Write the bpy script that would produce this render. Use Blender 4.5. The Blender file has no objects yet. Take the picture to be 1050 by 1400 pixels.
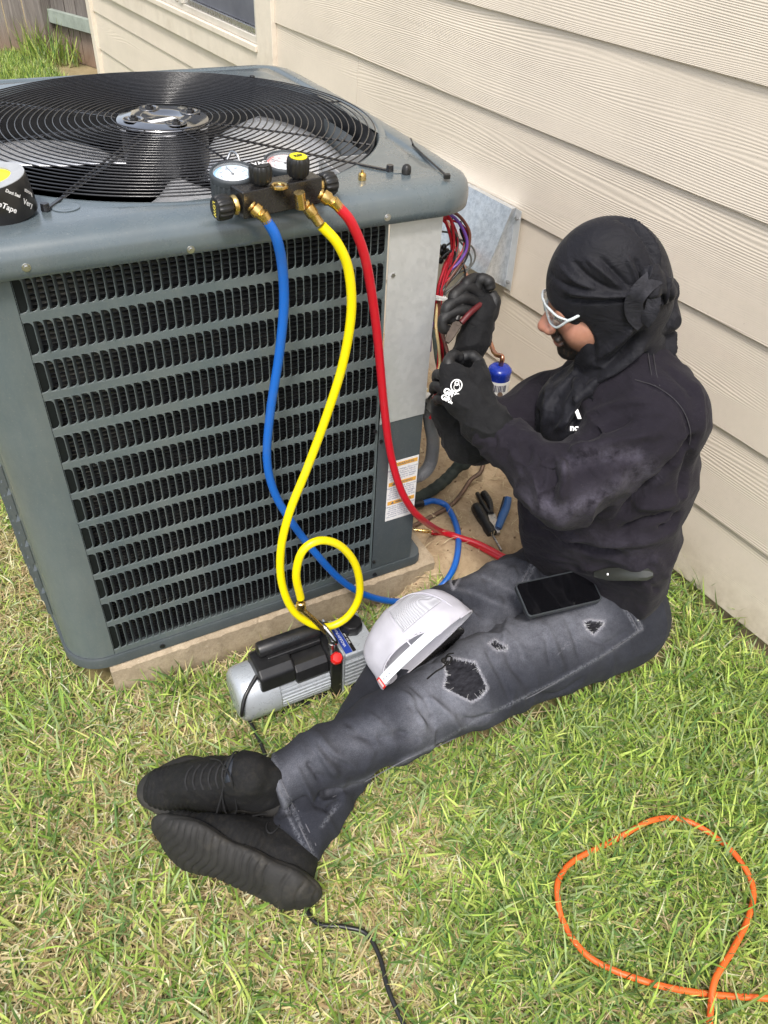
import bpy, bmesh, math, random
import numpy as np
from mathutils import Vector, Matrix
from mathutils.bvhtree import BVHTree
rnd = random.Random(7)
nrs = np.random.RandomState(11)
sc = bpy.context.scene
COL = sc.collection

# ------------------------------------------------------------------ camera
FPX, PW, PH = 1065.0, 1050.0, 1400.0
_X = np.array([2471., -734., FPX]); _N = np.array([-77., 1228., FPX])
_n = _N / np.linalg.norm(_N); _x = _X / np.linalg.norm(_X); _x = _x - _n * (_x @ _n); _x /= np.linalg.norm(_x)
RC = np.stack([_x, np.cross(-_n, _x), -_n], 1)          # image axes = RC @ world
CAM = np.array([-0.750906, -1.17, 1.46835])
cd = bpy.data.cameras.new('camera'); cam = bpy.data.objects.new('camera', cd); COL.objects.link(cam)
cd.sensor_fit = 'HORIZONTAL'; cd.sensor_width = 36.0; cd.lens = FPX / PW * 36.0
cd.clip_start = 0.02; cd.clip_end = 400
_r = RC[0]; _d = RC[1]; _f = RC[2]
M = Matrix(((_r[0], -_d[0], -_f[0], CAM[0]), (_r[1], -_d[1], -_f[1], CAM[1]), (_r[2], -_d[2], -_f[2], CAM[2]), (0, 0, 0, 1)))
cam.matrix_world = M
sc.camera = cam
# ------------------------------------------------------------------ light
SUN_EL, SUN_AZ = math.radians(58), math.radians(215)   # bright thin overcast
world = bpy.data.worlds.new('World'); sc.world = world; world.use_nodes = True
wn_ = world.node_tree; wn_.nodes.clear()
sky = wn_.nodes.new('ShaderNodeTexSky'); sky.sky_type = 'NISHITA'; sky.sun_disc = False
sky.sun_elevation = SUN_EL; sky.sun_rotation = SUN_AZ; sky.air_density = 1.0; sky.dust_density = 3.0; sky.ozone_density = 1.0
hsv = wn_.nodes.new('ShaderNodeHueSaturation'); hsv.inputs['Saturation'].default_value = 0.45
bg = wn_.nodes.new('ShaderNodeBackground'); bg.inputs['Strength'].default_value = 0.15
wo = wn_.nodes.new('ShaderNodeOutputWorld')
wn_.links.new(sky.outputs[0], hsv.inputs['Color']); wn_.links.new(hsv.outputs[0], bg.inputs['Color']); wn_.links.new(bg.outputs[0], wo.inputs['Surface'])
ld = bpy.data.lights.new('sun', 'SUN'); ld.energy = 1.5; ld.angle = math.radians(11); ld.color = (1.0, 0.95, 0.88)
sun = bpy.data.objects.new('sun', ld); COL.objects.link(sun)
_sd = Vector((math.sin(SUN_AZ) * math.cos(SUN_EL), math.cos(SUN_AZ) * math.cos(SUN_EL), math.sin(SUN_EL)))
sun.rotation_euler = _sd.to_track_quat('Z', 'Y').to_euler()
sun.location = (0, 0, 5)
sc.view_settings.view_transform = 'Standard'; sc.view_settings.look = 'None'
sc.view_settings.gamma = 1.0; sc.view_settings.use_curve_mapping = False
sc.view_settings.exposure = 0.85
sc.render.engine = 'CYCLES'
sc.cycles.use_denoising = True
sc.cycles.max_bounces = 6; sc.cycles.diffuse_bounces = 3; sc.cycles.glossy_bounces = 3
sc.cycles.transparent_max_bounces = 6; sc.cycles.transmission_bounces = 4

# ------------------------------------------------------------------ measuring helpers
def ray(px, py): return RC.T @ np.array([px - 525.0, py - 700.0, FPX])
def on(px, py, axis, val):                 # point of the plane axis = val seen at a photo position
    d = ray(px, py); return CAM + d * (val - CAM[axis]) / d[axis]
def gr(px, py, z=0.0): return on(px, py, 2, z)
def fr(px, py, y=0.0): return on(px, py, 1, y)
def far(px, py, dep): return CAM + ray(px, py) * dep / FPX
V = lambda *a: np.array(a, float)
def nrm(v): v = np.asarray(v, float); return v / (np.linalg.norm(v) + 1e-12)

# ------------------------------------------------------------------ materials
MATS = {}
class NT:
    def __init__(s, name):
        s.m = bpy.data.materials.new(name); s.m.use_nodes = True; s.t = s.m.node_tree; s.n = s.t.nodes
        s.b = s.n['Principled BSDF']; s.out = s.n['Material Output']; MATS[name] = s.m
        s.co = s.n.new('ShaderNodeTexCoord').outputs['Object']
    def set(s, **k):
        for a, v in k.items():
            i = s.b.inputs[a.replace('_', ' ')]
            if hasattr(v, 'is_linked') or isinstance(v, bpy.types.NodeSocket): s.t.links.new(v, i)
            else: i.default_value = (*v, 1) if isinstance(v, tuple) and len(v) == 3 and len(i.default_value) == 4 else v
        return s
    def lk(s, v, i):
        if isinstance(v, bpy.types.NodeSocket): s.t.links.new(v, i)
        else: i.default_value = (*v, 1) if isinstance(v, tuple) and len(v) == 3 and len(i.default_value) == 4 else v
    def map(s, scale=(1, 1, 1), rot=(0, 0, 0), vec=None):
        m = s.n.new('ShaderNodeMapping'); s.t.links.new(vec or s.co, m.inputs[0]); m.inputs['Scale'].default_value = scale; m.inputs['Rotation'].default_value = rot
        return m.outputs[0]
    def noise(s, scale, detail=4, rough=0.6, vec=None, dist=0.0):
        m = s.n.new('ShaderNodeTexNoise'); s.t.links.new(vec or s.co, m.inputs['Vector'])
        m.inputs['Scale'].default_value = scale; m.inputs['Detail'].default_value = detail; m.inputs['Roughness'].default_value = rough; m.inputs['Distortion'].default_value = dist
        return m.outputs['Fac']
    def vor(s, scale, vec=None, feat='F1', out='Distance'):
        m = s.n.new('ShaderNodeTexVoronoi'); m.feature = feat; s.t.links.new(vec or s.co, m.inputs['Vector']); m.inputs['Scale'].default_value = scale
        return m.outputs[out]
    def wave(s, scale, dist=2, detail=2, ds=1.0, vec=None, dirn='X', typ='BANDS'):
        m = s.n.new('ShaderNodeTexWave'); m.wave_type = typ
        if typ == 'BANDS': m.bands_direction = dirn
        s.t.links.new(vec or s.co, m.inputs['Vector']); m.inputs['Scale'].default_value = scale
        m.inputs['Distortion'].default_value = dist; m.inputs['Detail'].default_value = detail; m.inputs['Detail Scale'].default_value = ds
        return m.outputs['Fac']
    def ramp(s, fac, stops):
        m = s.n.new('ShaderNodeValToRGB'); s.t.links.new(fac, m.inputs[0]); e = m.color_ramp.elements
        while len(e) < len(stops): e.new(0.5)
        for el, (p, c) in zip(e, stops):
            el.position = p; el.color = (c, c, c, 1) if isinstance(c, (int, float)) else (*c, 1)
        return m.outputs[0]
    def mix(s, fac, a, b, mode='MIX'):
        m = s.n.new('ShaderNodeMix'); m.data_type = 'RGBA'; m.blend_type = mode
        s.lk(fac, m.inputs[0]); s.lk(a, m.inputs[6]); s.lk(b, m.inputs[7]); return m.outputs[2]
    def math(s, op, a, b=0.0, clamp=False):
        m = s.n.new('ShaderNodeMath'); m.operation = op; m.use_clamp = clamp; s.lk(a, m.inputs[0]); s.lk(b, m.inputs[1]); return m.outputs[0]
    def attr(s, name, out='Color'):
        m = s.n.new('ShaderNodeAttribute'); m.attribute_name = name; return m.outputs[out]
    def sep(s, v):
        m = s.n.new('ShaderNodeSeparateXYZ'); s.t.links.new(v, m.inputs[0]); return m.outputs
    def rnd(s):
        return s.n.new('ShaderNodeObjectInfo').outputs['Random']
    def bump(s, h, strength=0.3, dist=0.002, prev=None):
        m = s.n.new('ShaderNodeBump'); s.t.links.new(h, m.inputs['Height']); m.inputs['Strength'].default_value = strength; m.inputs['Distance'].default_value = dist
        if prev is not None: s.t.links.new(prev, m.inputs['Normal'])
        s.t.links.new(m.outputs[0], s.b.inputs['Normal']); return m.outputs[0]

def simple(name, col, rough=0.5, metal=0.0, var=0.12, scale=40, bump=0.0, bscale=300, spec=0.5, coat=0.0, dirt=None):
    s = NT(name)
    n = s.noise(scale, 5, 0.65)
    lo = tuple(c * (1 - var) for c in col); hi = tuple(min(1, c * (1 + var)) for c in col)
    c = s.ramp(n, [(0.3, lo), (0.7, hi)])
    if dirt:
        d = s.ramp(s.noise(scale * 0.4, 8, 0.75), [(0.5, 0.0), (0.72, dirt[1])]); c = s.mix(d, c, dirt[0])
    s.set(Base_Color=c, Metallic=metal, Coat_Weight=coat)
    s.b.inputs['Specular IOR Level'].default_value = spec
    s.set(Roughness=s.ramp(s.noise(scale * 2.3, 3), [(0.3, max(0, rough - 0.07)), (0.7, min(1, rough + 0.07))]))
    if bump: s.bump(s.noise(bscale, 3), bump, 0.001)
    return s.m

# ------------------------------------------------------------------ mesh builder
def catmull(P, n=8, closed=False):
    P = [np.asarray(p, float) for p in P]
    if len(P) < 3: return np.array(P)
    out = []
    Q = [P[-1]] + P + [P[0], P[1]] if closed else [2 * P[0] - P[1]] + P + [2 * P[-1] - P[-2]]
    m = len(P) if closed else len(P) - 1
    for i in range(m):
        a, b, c, d = Q[i], Q[i + 1], Q[i + 2], Q[i + 3]
        for k in range(n):
            t = k / n
            out.append(0.5 * ((2 * b) + (-a + c) * t + (2 * a - 5 * b + 4 * c - d) * t * t + (-a + 3 * b - 3 * c + d) * t ** 3))
    if not closed: out.append(P[-1])
    return np.array(out)
def frame(d):
    d = nrm(d); a = V(0, 0, 1) if abs(d[2]) < 0.9 else V(1, 0, 0)
    u = nrm(np.cross(d, a)); return u, np.cross(d, u), d
class MB:
    def __init__(s): s.v = []; s.f = []; s.n = 0
    def add(s, vs, fs):
        s.v.extend([tuple(map(float, p)) for p in vs]); s.f.extend([tuple(i + s.n for i in f) for f in fs]); s.n += len(vs); return s
    def box(s, lo, hi):
        (a, b, c), (d, e, f) = lo, hi
        return s.add([(a, b, c), (d, b, c), (d, e, c), (a, e, c), (a, b, f), (d, b, f), (d, e, f), (a, e, f)],
                     [(0, 3, 2, 1), (4, 5, 6, 7), (0, 1, 5, 4), (1, 2, 6, 5), (2, 3, 7, 6), (3, 0, 4, 7)])
    def obox(s, c, ux, uy, uz, hx, hy, hz):
        c = np.asarray(c); P = []
        for k in (-1, 1):
            for i, j in ((-1, -1), (1, -1), (1, 1), (-1, 1)): P.append(c + np.asarray(ux) * hx * i + np.asarray(uy) * hy * j + np.asarray(uz) * hz * k)
        return s.add(P, [(0, 3, 2, 1), (4, 5, 6, 7), (0, 1, 5, 4), (1, 2, 6, 5), (2, 3, 7, 6), (3, 0, 4, 7)])
    def rings(s, R, closed=True, cap0=True, cap1=True):
        k = len(R[0]); vs = [p for r in R for p in r]; fs = []
        for i in range(len(R) - 1):
            for j in range(k if closed else k - 1):
                a = i * k + j; b = i * k + (j + 1) % k; fs.append((a, b, b + k, a + k))
        if cap0: fs.append(tuple(range(k))[::-1])
        if cap1: fs.append(tuple((len(R) - 1) * k + j for j in range(k)))
        return s.add(vs, fs)
    def tube(s, P, r, seg=10, caps=True, closed=False, flat=None):
        P = np.asarray(P, float); n = len(P)
        rr = r if hasattr(r, '__len__') else [r] * n
        T = np.gradient(P, axis=0) if not closed else np.roll(P, -1, 0) - np.roll(P, 1, 0)
        u, w, _ = frame(T[0]); R = []
        for i in range(n):
            t = nrm(T[i]); u = nrm(u - t * (u @ t)); w = np.cross(t, u)
            fl = flat if flat else 1.0
            R.append([P[i] + (u * math.cos(2 * math.pi * k / seg) + w * fl * math.sin(2 * math.pi * k / seg)) * rr[i] for k in range(seg)])
        if closed:
            k = seg; vs = [p for q in R for p in q]; fs = []
            for i in range(n):
                for j in range(k):
                    a = i * k + j; b = i * k + (j + 1) % k; o = ((i + 1) % n) * k; fs.append((a, b, o + (j + 1) % k, o + j))
            return s.add(vs, fs)
        return s.rings(R, True, caps, caps)
    def cyl(s, a, b, r0, r1=None, seg=20, caps=True):
        a, b = np.asarray(a, float), np.asarray(b, float); r1 = r0 if r1 is None else r1; u, w, _ = frame(b - a)
        c = [(math.cos(2 * math.pi * k / seg), math.sin(2 * math.pi * k / seg)) for k in range(seg)]
        return s.rings([[a + (u * x + w * y) * r0 for x, y in c], [b + (u * x + w * y) * r1 for x, y in c]], True, caps, caps)
    def lathe(s, prof, o, ax=(0, 0, 1), seg=28, flute=0.0, nf=0, caps=True):       # prof = [(radius, height)]
        o = np.asarray(o, float); u, w, d = frame(ax); R = []
        for r, h in prof:
            R.append([o + d * h + (u * math.cos(2 * math.pi * k / seg) + w * math.sin(2 * math.pi * k / seg)) * r * (1 - (flute if nf and (k * nf * 2 // seg) % 2 else 0)) for k in range(seg)])
        return s.rings(R, True, caps, caps)
    def prism(s, poly, off, both=False):
        off = np.asarray(off, float); A = [np.asarray(p, float) for p in poly]; return s.rings([A, [p + off for p in A]])
    def sph(s, c, r, seg=14, rg=8, sc3=(1, 1, 1)):
        c = np.asarray(c, float); R = []
        for i in range(1, rg):
            t = math.pi * i / rg
            R.append([c + V(math.sin(t) * math.cos(2 * math.pi * k / seg), math.sin(t) * math.sin(2 * math.pi * k / seg), -math.cos(t)) * r * np.asarray(sc3) for k in range(seg)])
        return s.rings(R)
    def build(s, name, mat, parent=None, smooth=35, bevel=0.0, bseg=2, label=None):
        me = bpy.data.meshes.new(name); me.from_pydata(s.v, [], s.f); me.update()
        return link(name, me, mat, parent, smooth, bevel, bseg, label)
def link(name, me, mat, parent=None, smooth=35, bevel=0.0, bseg=2, label=None, fix=True):
    if fix:
        b = bmesh.new(); b.from_mesh(me); bmesh.ops.recalc_face_normals(b, faces=b.faces); b.to_mesh(me); b.free()
    if mat is not None: me.materials.append(MATS[mat] if isinstance(mat, str) else mat)
    o = bpy.data.objects.new(name, me); COL.objects.link(o)
    if smooth:
        me.shade_smooth()
        if smooth < 180: me.set_sharp_from_angle(angle=math.radians(smooth))
    if bevel:
        m = o.modifiers.new('bevel', 'BEVEL'); m.width = bevel; m.segments = bseg; m.limit_method = 'ANGLE'; m.angle_limit = math.radians(40)
        m.harden_normals = True
    if parent is not None: put(o, parent)
    if label: o['label'] = label
    return o
def put(o, parent):
    o.parent = parent
    o.matrix_parent_inverse = Matrix.Translation(-parent.location)
def thing(name, label, cat, loc=(0, 0, 0), group=None):
    o = bpy.data.objects.new(name, None); COL.objects.link(o); o.location = loc; o.empty_display_size = 0.05
    o['label'] = label; o['category'] = cat
    if group: o['group'] = group
    return o
def tag(o, label=None, cat=None, group=None, kind=None):
    if label: o['label'] = label
    if cat: o['category'] = cat
    if group: o['group'] = group
    if kind: o['kind'] = kind
    return o
def text(name, s, size, loc, ux, uy, mat, parent, ext=0.0002, align='CENTER', bold=0.0):
    cu = bpy.data.curves.new(name, 'FONT'); cu.body = s; cu.size = size; cu.align_x = align; cu.align_y = 'CENTER'; cu.extrude = ext; cu.offset = bold; cu.resolution_u = 3
    o = bpy.data.objects.new('tmp', cu); COL.objects.link(o)
    dg = bpy.context.evaluated_depsgraph_get(); me = bpy.data.meshes.new_from_object(o.evaluated_get(dg)); bpy.data.objects.remove(o)
    ux = nrm(ux); uz = nrm(np.cross(ux, uy)); uy = np.cross(uz, ux)
    me.transform(Matrix(((ux[0], uy[0], uz[0], loc[0]), (ux[1], uy[1], uz[1], loc[1]), (ux[2], uy[2], uz[2], loc[2]), (0, 0, 0, 1))))
    me.materials.clear()
    return link(name, me, mat, parent, 0, fix=False)

# ------------------------------------------------------------------ numpy noise, implicit surfaces
_PT = np.random.RandomState(5).rand(32, 32, 32)
def vnoise(P, scale, seed=0.0):
    Q = P * scale + 100.0 + seed * 7.31; i = np.floor(Q).astype(int); f = Q - i; f = f * f * (3 - 2 * f); r = 0
    for a in (0, 1):
        for b in (0, 1):
            for c in (0, 1):
                w = (f[:, 0] if a else 1 - f[:, 0]) * (f[:, 1] if b else 1 - f[:, 1]) * (f[:, 2] if c else 1 - f[:, 2])
                r = r + w * _PT[(i[:, 0] + a) % 32, (i[:, 1] + b) % 32, (i[:, 2] + c) % 32]
    return r * 2 - 1
def fbm(P, scale, octv=3, seed=0.0):
    r = 0; a = 1.0
    for k in range(octv): r = r + a * vnoise(P, scale * 2 ** k, seed + k); a *= 0.5
    return r
class SDF:
    def __init__(s): s.ops = []
    def cap(s, a, b, ra, rb=None, k=0.03, flat=None):   # tapered capsule; flat = (axis, factor) squashes across an axis
        s.ops.append(('c', V(*a), V(*b), ra, ra if rb is None else rb, k, flat)); return s
    def chain(s, P, r, k=0.02, flat=None):
        for i in range(len(P) - 1): s.cap(P[i], P[i + 1], r[i], r[i + 1], k, flat)
        return s
    def ell(s, c, rad, k=0.03, ax=None): s.ops.append(('e', V(*c), V(*rad), ax, k)); return s
    def box(s, c, h, rnd_, k=0.02, ax=None): s.ops.append(('b', V(*c), V(*h), rnd_, ax, k)); return s
    def cut(s): # the last primitive is carved out
        s.ops[-1] = ('-',) + (s.ops[-1],); return s
    def plane(s, p, n, k=0.004): s.ops.append(('p', V(*p), nrm(n), k)); return s      # keeps the side the normal points away from
    def _one(s, o, P):
        if o[0] == 'c':
            _, a, b, ra, rb, k, flat = o; ab = b - a; L2 = max(ab @ ab, 1e-12); t = np.clip(((P - a) @ ab) / L2, 0, 1); D = P - a - t[:, None] * ab
            if flat is not None: ax = nrm(flat[0]); q = D @ ax; D = D + np.outer(q * (1 / flat[1] - 1), ax)
            d = np.sqrt((D * D).sum(1)) - (ra + (rb - ra) * t); return d * (min(1.0, flat[1]) if flat is not None else 1), k
        if o[0] == 'e':
            _, c, r, ax, k = o; D = P - c
            if ax is not None: D = D @ np.array(ax).T
            q = np.sqrt(((D / r) ** 2).sum(1)); g = np.sqrt(((D / r ** 2) ** 2).sum(1)) + 1e-9; return q * (q - 1) / g, k
        if o[0] == 'b':
            _, c, h, rr, ax, k = o; D = P - c
            if ax is not None: D = D @ np.array(ax).T
            q = np.abs(D) - (h - rr); return np.sqrt((np.maximum(q, 0) ** 2).sum(1)) + np.minimum(q.max(1), 0) - rr, k
        if o[0] == 'p': return (P - o[1]) @ o[2], o[3]
    def ev(s, P):
        R = np.full(len(P), 1e3)
        for o in s.ops:
            if o[0] == '-' or o[0] == 'p':
                d, k = s._one(o[1] if o[0] == '-' else o, P); d = -d if o[0] == '-' else d
                h = np.clip(0.5 - 0.5 * (R - d) / k, 0, 1) ; R = R * (1 - h) + d * h + k * h * (1 - h)
            else:
                d, k = s._one(o, P); h = np.clip(0.5 + 0.5 * (R - d) / k, 0, 1); R = R * (1 - h) + d * h - k * h * (1 - h)
        return R
def axis_steps(lo, hi, step, fine=None):
    if fine is None: return np.arange(lo, hi + step, step)
    a, b, fs = fine; out = [lo]
    while out[-1] < hi:
        x = out[-1]; d = max(a - x, x - b, 0); out.append(x + min(step, fs + d * 0.25))
    return np.array(out)
def netmesh(fn, xs, ys, zs, name):
    nx, ny, nz = len(xs), len(ys), len(zs); G = np.empty((nx, ny, nz)); Y, Z = np.meshgrid(ys, zs, indexing='ij'); yz = np.c_[Y.ravel(), Z.ravel()]
    B = max(1, 400000 // (ny * nz))
    for i in range(0, nx, B):
        xx = xs[i:i + B]; P = np.empty((len(xx), ny * nz, 3)); P[:, :, 0] = xx[:, None]; P[:, :, 1:] = yz[None]
        G[i:i + B] = fn(P.reshape(-1, 3)).reshape(len(xx), ny, nz)
    G[0] = G[-1] = 1; G[:, 0] = G[:, -1] = 1; G[:, :, 0] = G[:, :, -1] = 1
    S = G < 0; X3 = [xs, ys, zs]; acc = np.zeros((nx - 1, ny - 1, nz - 1, 3)); cnt = np.zeros((nx - 1, ny - 1, nz - 1))
    for ax in range(3):
        sl0 = [slice(None)] * 3; sl1 = [slice(None)] * 3; sl0[ax] = slice(0, -1); sl1[ax] = slice(1, None)
        a = G[tuple(sl0)]; b = G[tuple(sl1)]; cr = (a < 0) != (b < 0); I = np.argwhere(cr); t = a[cr] / (a[cr] - b[cr])
        pos = np.stack([X3[k][I[:, k]] for k in range(3)], 1); pos[:, ax] += t * (X3[ax][I[:, ax] + 1] - X3[ax][I[:, ax]])
        o1, o2 = [k for k in range(3) if k != ax]
        for p in (0, 1):
            for q in (0, 1):
                J = I.copy(); J[:, o1] -= p; J[:, o2] -= q; ok = (J[:, o1] >= 0) & (J[:, o2] >= 0) & (J[:, o1] < acc.shape[o1]) & (J[:, o2] < acc.shape[o2])
                J = J[ok]; idx = (J[:, 0], J[:, 1], J[:, 2]); np.add.at(acc, idx, pos[ok]); np.add.at(cnt, idx, 1)
    M_ = cnt > 0; ids = np.full(cnt.shape, -1); ids[M_] = np.arange(M_.sum()); vs = acc[M_] / cnt[M_][:, None]; F = []
    for ax in range(3):
        sl0 = [slice(None)] * 3; sl1 = [slice(None)] * 3; sl0[ax] = slice(0, -1); sl1[ax] = slice(1, None)
        s0 = S[tuple(sl0)]; s1 = S[tuple(sl1)]; I = np.argwhere(s0 != s1); fl = s0[s0 != s1]
        o1, o2 = [(1, 2), (2, 0), (0, 1)][ax]; ok = (I[:, o1] > 0) & (I[:, o2] > 0) & (I[:, o1] < cnt.shape[o1]) & (I[:, o2] < cnt.shape[o2]); I = I[ok]; fl = fl[ok]
        def g(p, q): J = I.copy(); J[:, o1] -= p; J[:, o2] -= q; return ids[J[:, 0], J[:, 1], J[:, 2]]
        Q = np.stack([g(1, 1), g(0, 1), g(0, 0), g(1, 0)], 1); Q[~fl] = Q[~fl][:, ::-1]; F.append(Q)
    F = np.concatenate(F); F = F[(F >= 0).all(1)]
    me = bpy.data.meshes.new(name); me.vertices.add(len(vs)); me.vertices.foreach_set('co', vs.ravel()); me.loops.add(len(F) * 4); me.loops.foreach_set('vertex_index', F.ravel().astype(np.int32))
    me.polygons.add(len(F)); me.polygons.foreach_set('loop_start', np.arange(0, len(F) * 4, 4, dtype=np.int32)); me.update(); me.validate(); return me
def vco(me): a = np.empty(len(me.vertices) * 3); me.vertices.foreach_get('co', a); return a.reshape(-1, 3)
def vno(me): a = np.empty(len(me.vertices) * 3); me.vertices.foreach_get('normal', a); return a.reshape(-1, 3)
def setco(me, C): me.vertices.foreach_set('co', C.ravel()); me.update()
def relax(me, it=2, w=0.5):
    e = np.empty(len(me.edges) * 2, np.int32); me.edges.foreach_get('vertices', e); e = e.reshape(-1, 2); C = vco(me); n = len(C)
    deg = np.bincount(e.ravel(), minlength=n)[:, None] + 1e-9
    for _ in range(it):
        A = np.stack([np.bincount(e[:, 0], C[e[:, 1], k], n) + np.bincount(e[:, 1], C[e[:, 0], k], n) for k in range(3)], 1); C = C * (1 - w) + A / deg * w
    setco(me, C)
def polydist(C, P):
    P = np.asarray(P); D = np.full(len(C), 1e9); T = np.zeros(len(C)); n = len(P) - 1
    for i in range(n):
        a, b = P[i], P[i + 1]; ab = b - a; t = np.clip((C - a) @ ab / max(ab @ ab, 1e-12), 0, 1); q = C - a - t[:, None] * ab; d = np.sqrt((q * q).sum(1)); m = d < D; D[m] = d[m]; T[m] = (i + t[m]) / n
    return D, T
def hit(me_or_bvh, pts):        # photo positions carried onto a surface
    bvh = me_or_bvh; out = []
    for px, py in pts:
        d = Vector(ray(px, py)).normalized(); h = bvh.ray_cast(Vector(CAM), d)
        if h[0] is not None: out.append(np.array(h[0]))
    return out
def bvh_of(me):
    C = vco(me); return BVHTree.FromPolygons([tuple(c) for c in C], [tuple(p.vertices) for p in me.polygons])
def folds(me, lines):           # lines: (photo polyline, width m, height m): soft ridges (+) and creases (-)
    b = bvh_of(me); C = vco(me); N = vno(me); D = np.zeros(len(C))
    for P, w, h in lines:
        Q = hit(b, P)
        if len(Q) < 2: continue
        Q = catmull(Q, 4); lo = Q.min(0) - 3 * w; hi = Q.max(0) + 3 * w; m = ((C > lo) & (C < hi)).all(1)
        if not m.any(): continue
        d, t = polydist(C[m], Q); D[m] += h * np.exp(-(d / w) ** 2) * np.clip(np.minimum(t, 1 - t) * 5 + 0.15, 0, 1)
    setco(me, C + N * D[:, None])
def wattr(me, name, val):
    a = me.attributes.new(name, 'FLOAT', 'POINT'); a.data.foreach_set('value', np.asarray(val, np.float32))
# ================================================================== MATERIALS OF THE SETTING AND THE UNIT
def mat_siding(name, tint):
    s = NT(name)
    rv = s.math('MULTIPLY', s.rnd(), 37.0)
    off = s.n.new('ShaderNodeVectorMath'); off.operation = 'ADD'; cmb = s.n.new('ShaderNodeCombineXYZ')
    s.t.links.new(rv, cmb.inputs[0]); s.t.links.new(rv, cmb.inputs[1]); s.t.links.new(rv, cmb.inputs[2]); s.t.links.new(s.co, off.inputs[0]); s.t.links.new(cmb.outputs[0], off.inputs[1])
    vec = s.map((1, 0.30, 3.6), (0, 0, 0), off.outputs[0])
    warp = s.noise(0.9, 3, 0.5, vec)
    mp = s.n.new('ShaderNodeMapping'); s.t.links.new(off.outputs[0], mp.inputs[0]); mp.inputs['Scale'].default_value = (0, 0.42, 62)
    va = s.n.new('ShaderNodeVectorMath'); va.operation = 'ADD'; sc2 = s.n.new('ShaderNodeCombineXYZ'); s.t.links.new(s.math('MULTIPLY', warp, 15.0), sc2.inputs[2]); s.t.links.new(mp.outputs[0], va.inputs[0]); s.t.links.new(sc2.outputs[0], va.inputs[1])
    g1 = s.wave(1.1, 1.6, 3, 1.2, va.outputs[0], 'Z'); g2 = s.noise(18, 3, 0.6, s.map((1, 0.12, 3.2), vec=off.outputs[0])); 
    h = s.math('ADD', s.math('MULTIPLY', g1, 0.9), s.math('MULTIPLY', g2, 0.9))
    n1 = s.noise(3, 5, 0.6); blot = s.noise(60, 4, 0.7)
    a = tuple(c * 0.93 for c in tint); b = tuple(min(1, c * 1.05) for c in tint)
    c = s.mix(s.ramp(n1, [(0.3, 0.0), (0.7, 1.0)]), a, b)
    c = s.mix(s.ramp(s.math('MULTIPLY', s.math('SUBTRACT', 1.0, g1), blot), [(0.34, 0.0), (0.62, 0.35)]), c, tuple(q * 0.80 for q in tint))
    c = s.mix(s.ramp(s.noise(150, 2, 0.8), [(0.68, 0.0), (0.78, 0.5)]), c, (0.30, 0.25, 0.19))
    z = s.sep(s.co)[2]
    low = s.math('MULTIPLY', s.ramp(z, [(0.02, 0.75), (0.2, 0.0)]), s.ramp(s.noise(14, 6, 0.75), [(0.35, 0.0), (0.65, 1.0)]))
    c = s.mix(low, c, (0.36, 0.28, 0.2))
    s.set(Base_Color=c, Roughness=0.62); s.bump(s.math('MULTIPLY', h, s.ramp(s.noise(2.6, 3, 0.5, s.map((1, .5, 2.5))), [(0.35, 0.25), (0.65, 1.0)])), 0.5, 0.0017); return s.m
mat_siding('siding_paint', (0.71, 0.625, 0.515))
simple('trim_paint', (0.73, 0.65, 0.54), 0.6, var=0.06, scale=12, bump=0.25, bscale=140, dirt=((0.45, 0.36, 0.26), 0.35))
simple('window_frame_vinyl', (0.60, 0.56, 0.49), 0.4, var=0.05, scale=20, dirt=((0.35, 0.3, 0.25), 0.5))
s = NT('insect_screen'); s.set(Base_Color=s.ramp(s.noise(6, 4), [(0.3, (0.085, 0.09, 0.11)), (0.7, (0.13, 0.135, 0.16))]), Roughness=0.75); s.bump(s.wave(420, 0, 0, dirn='Z'), 0.2, 0.0004)
s = NT('window_glass'); s.set(Base_Color=(0.04, 0.045, 0.055), Roughness=0.08)
# concrete pad
s = NT('pad_concrete'); n = s.noise(9, 8, 0.7); z = s.sep(s.co)[2]
c = s.ramp(n, [(0.25, (0.30, 0.235, 0.16)), (0.5, (0.42, 0.335, 0.235)), (0.75, (0.52, 0.43, 0.31))])
c = s.mix(s.ramp(s.noise(90, 5, 0.8), [(0.45, 0.0), (0.75, 0.6)]), c, (0.17, 0.125, 0.08))
c = s.mix(s.ramp(s.noise(400, 2, 0.6), [(0.6, 0.0), (0.72, 0.5)]), c, (0.6, 0.52, 0.42))
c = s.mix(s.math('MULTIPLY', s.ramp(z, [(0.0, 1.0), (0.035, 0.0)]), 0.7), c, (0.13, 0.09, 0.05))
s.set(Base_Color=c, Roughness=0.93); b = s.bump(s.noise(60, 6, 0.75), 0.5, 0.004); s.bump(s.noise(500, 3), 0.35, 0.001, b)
# ground
s = NT('ground_soil'); d = s.attr('dirt', 'Fac')
soil = s.ramp(s.noise(24, 8, 0.75), [(0.3, (0.115, 0.085, 0.04)), (0.5, (0.20, 0.16, 0.075)), (0.68, (0.30, 0.25, 0.12))])
soil = s.mix(s.ramp(s.noise(2.2, 4, 0.6), [(0.42, 0.0), (0.62, 0.7)]), soil, (0.08, 0.115, 0.03))
sand = s.ramp(s.noise(13, 9, 0.72), [(0.3, (0.33, 0.235, 0.14)), (0.5, (0.44, 0.33, 0.21)), (0.72, (0.54, 0.42, 0.28))])
sand = s.mix(s.ramp(s.noise(70, 4, 0.8), [(0.52, 0.0), (0.75, 0.6)]), sand, (0.17, 0.11, 0.06))
sand = s.mix(s.ramp(s.noise(6, 5, 0.7), [(0.55, 0.0), (0.7, 0.45)]), sand, (0.2, 0.14, 0.08))
s.set(Base_Color=s.mix(d, soil, sand), Roughness=0.97); s.b.inputs['Specular IOR Level'].default_value = 0.2
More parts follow.
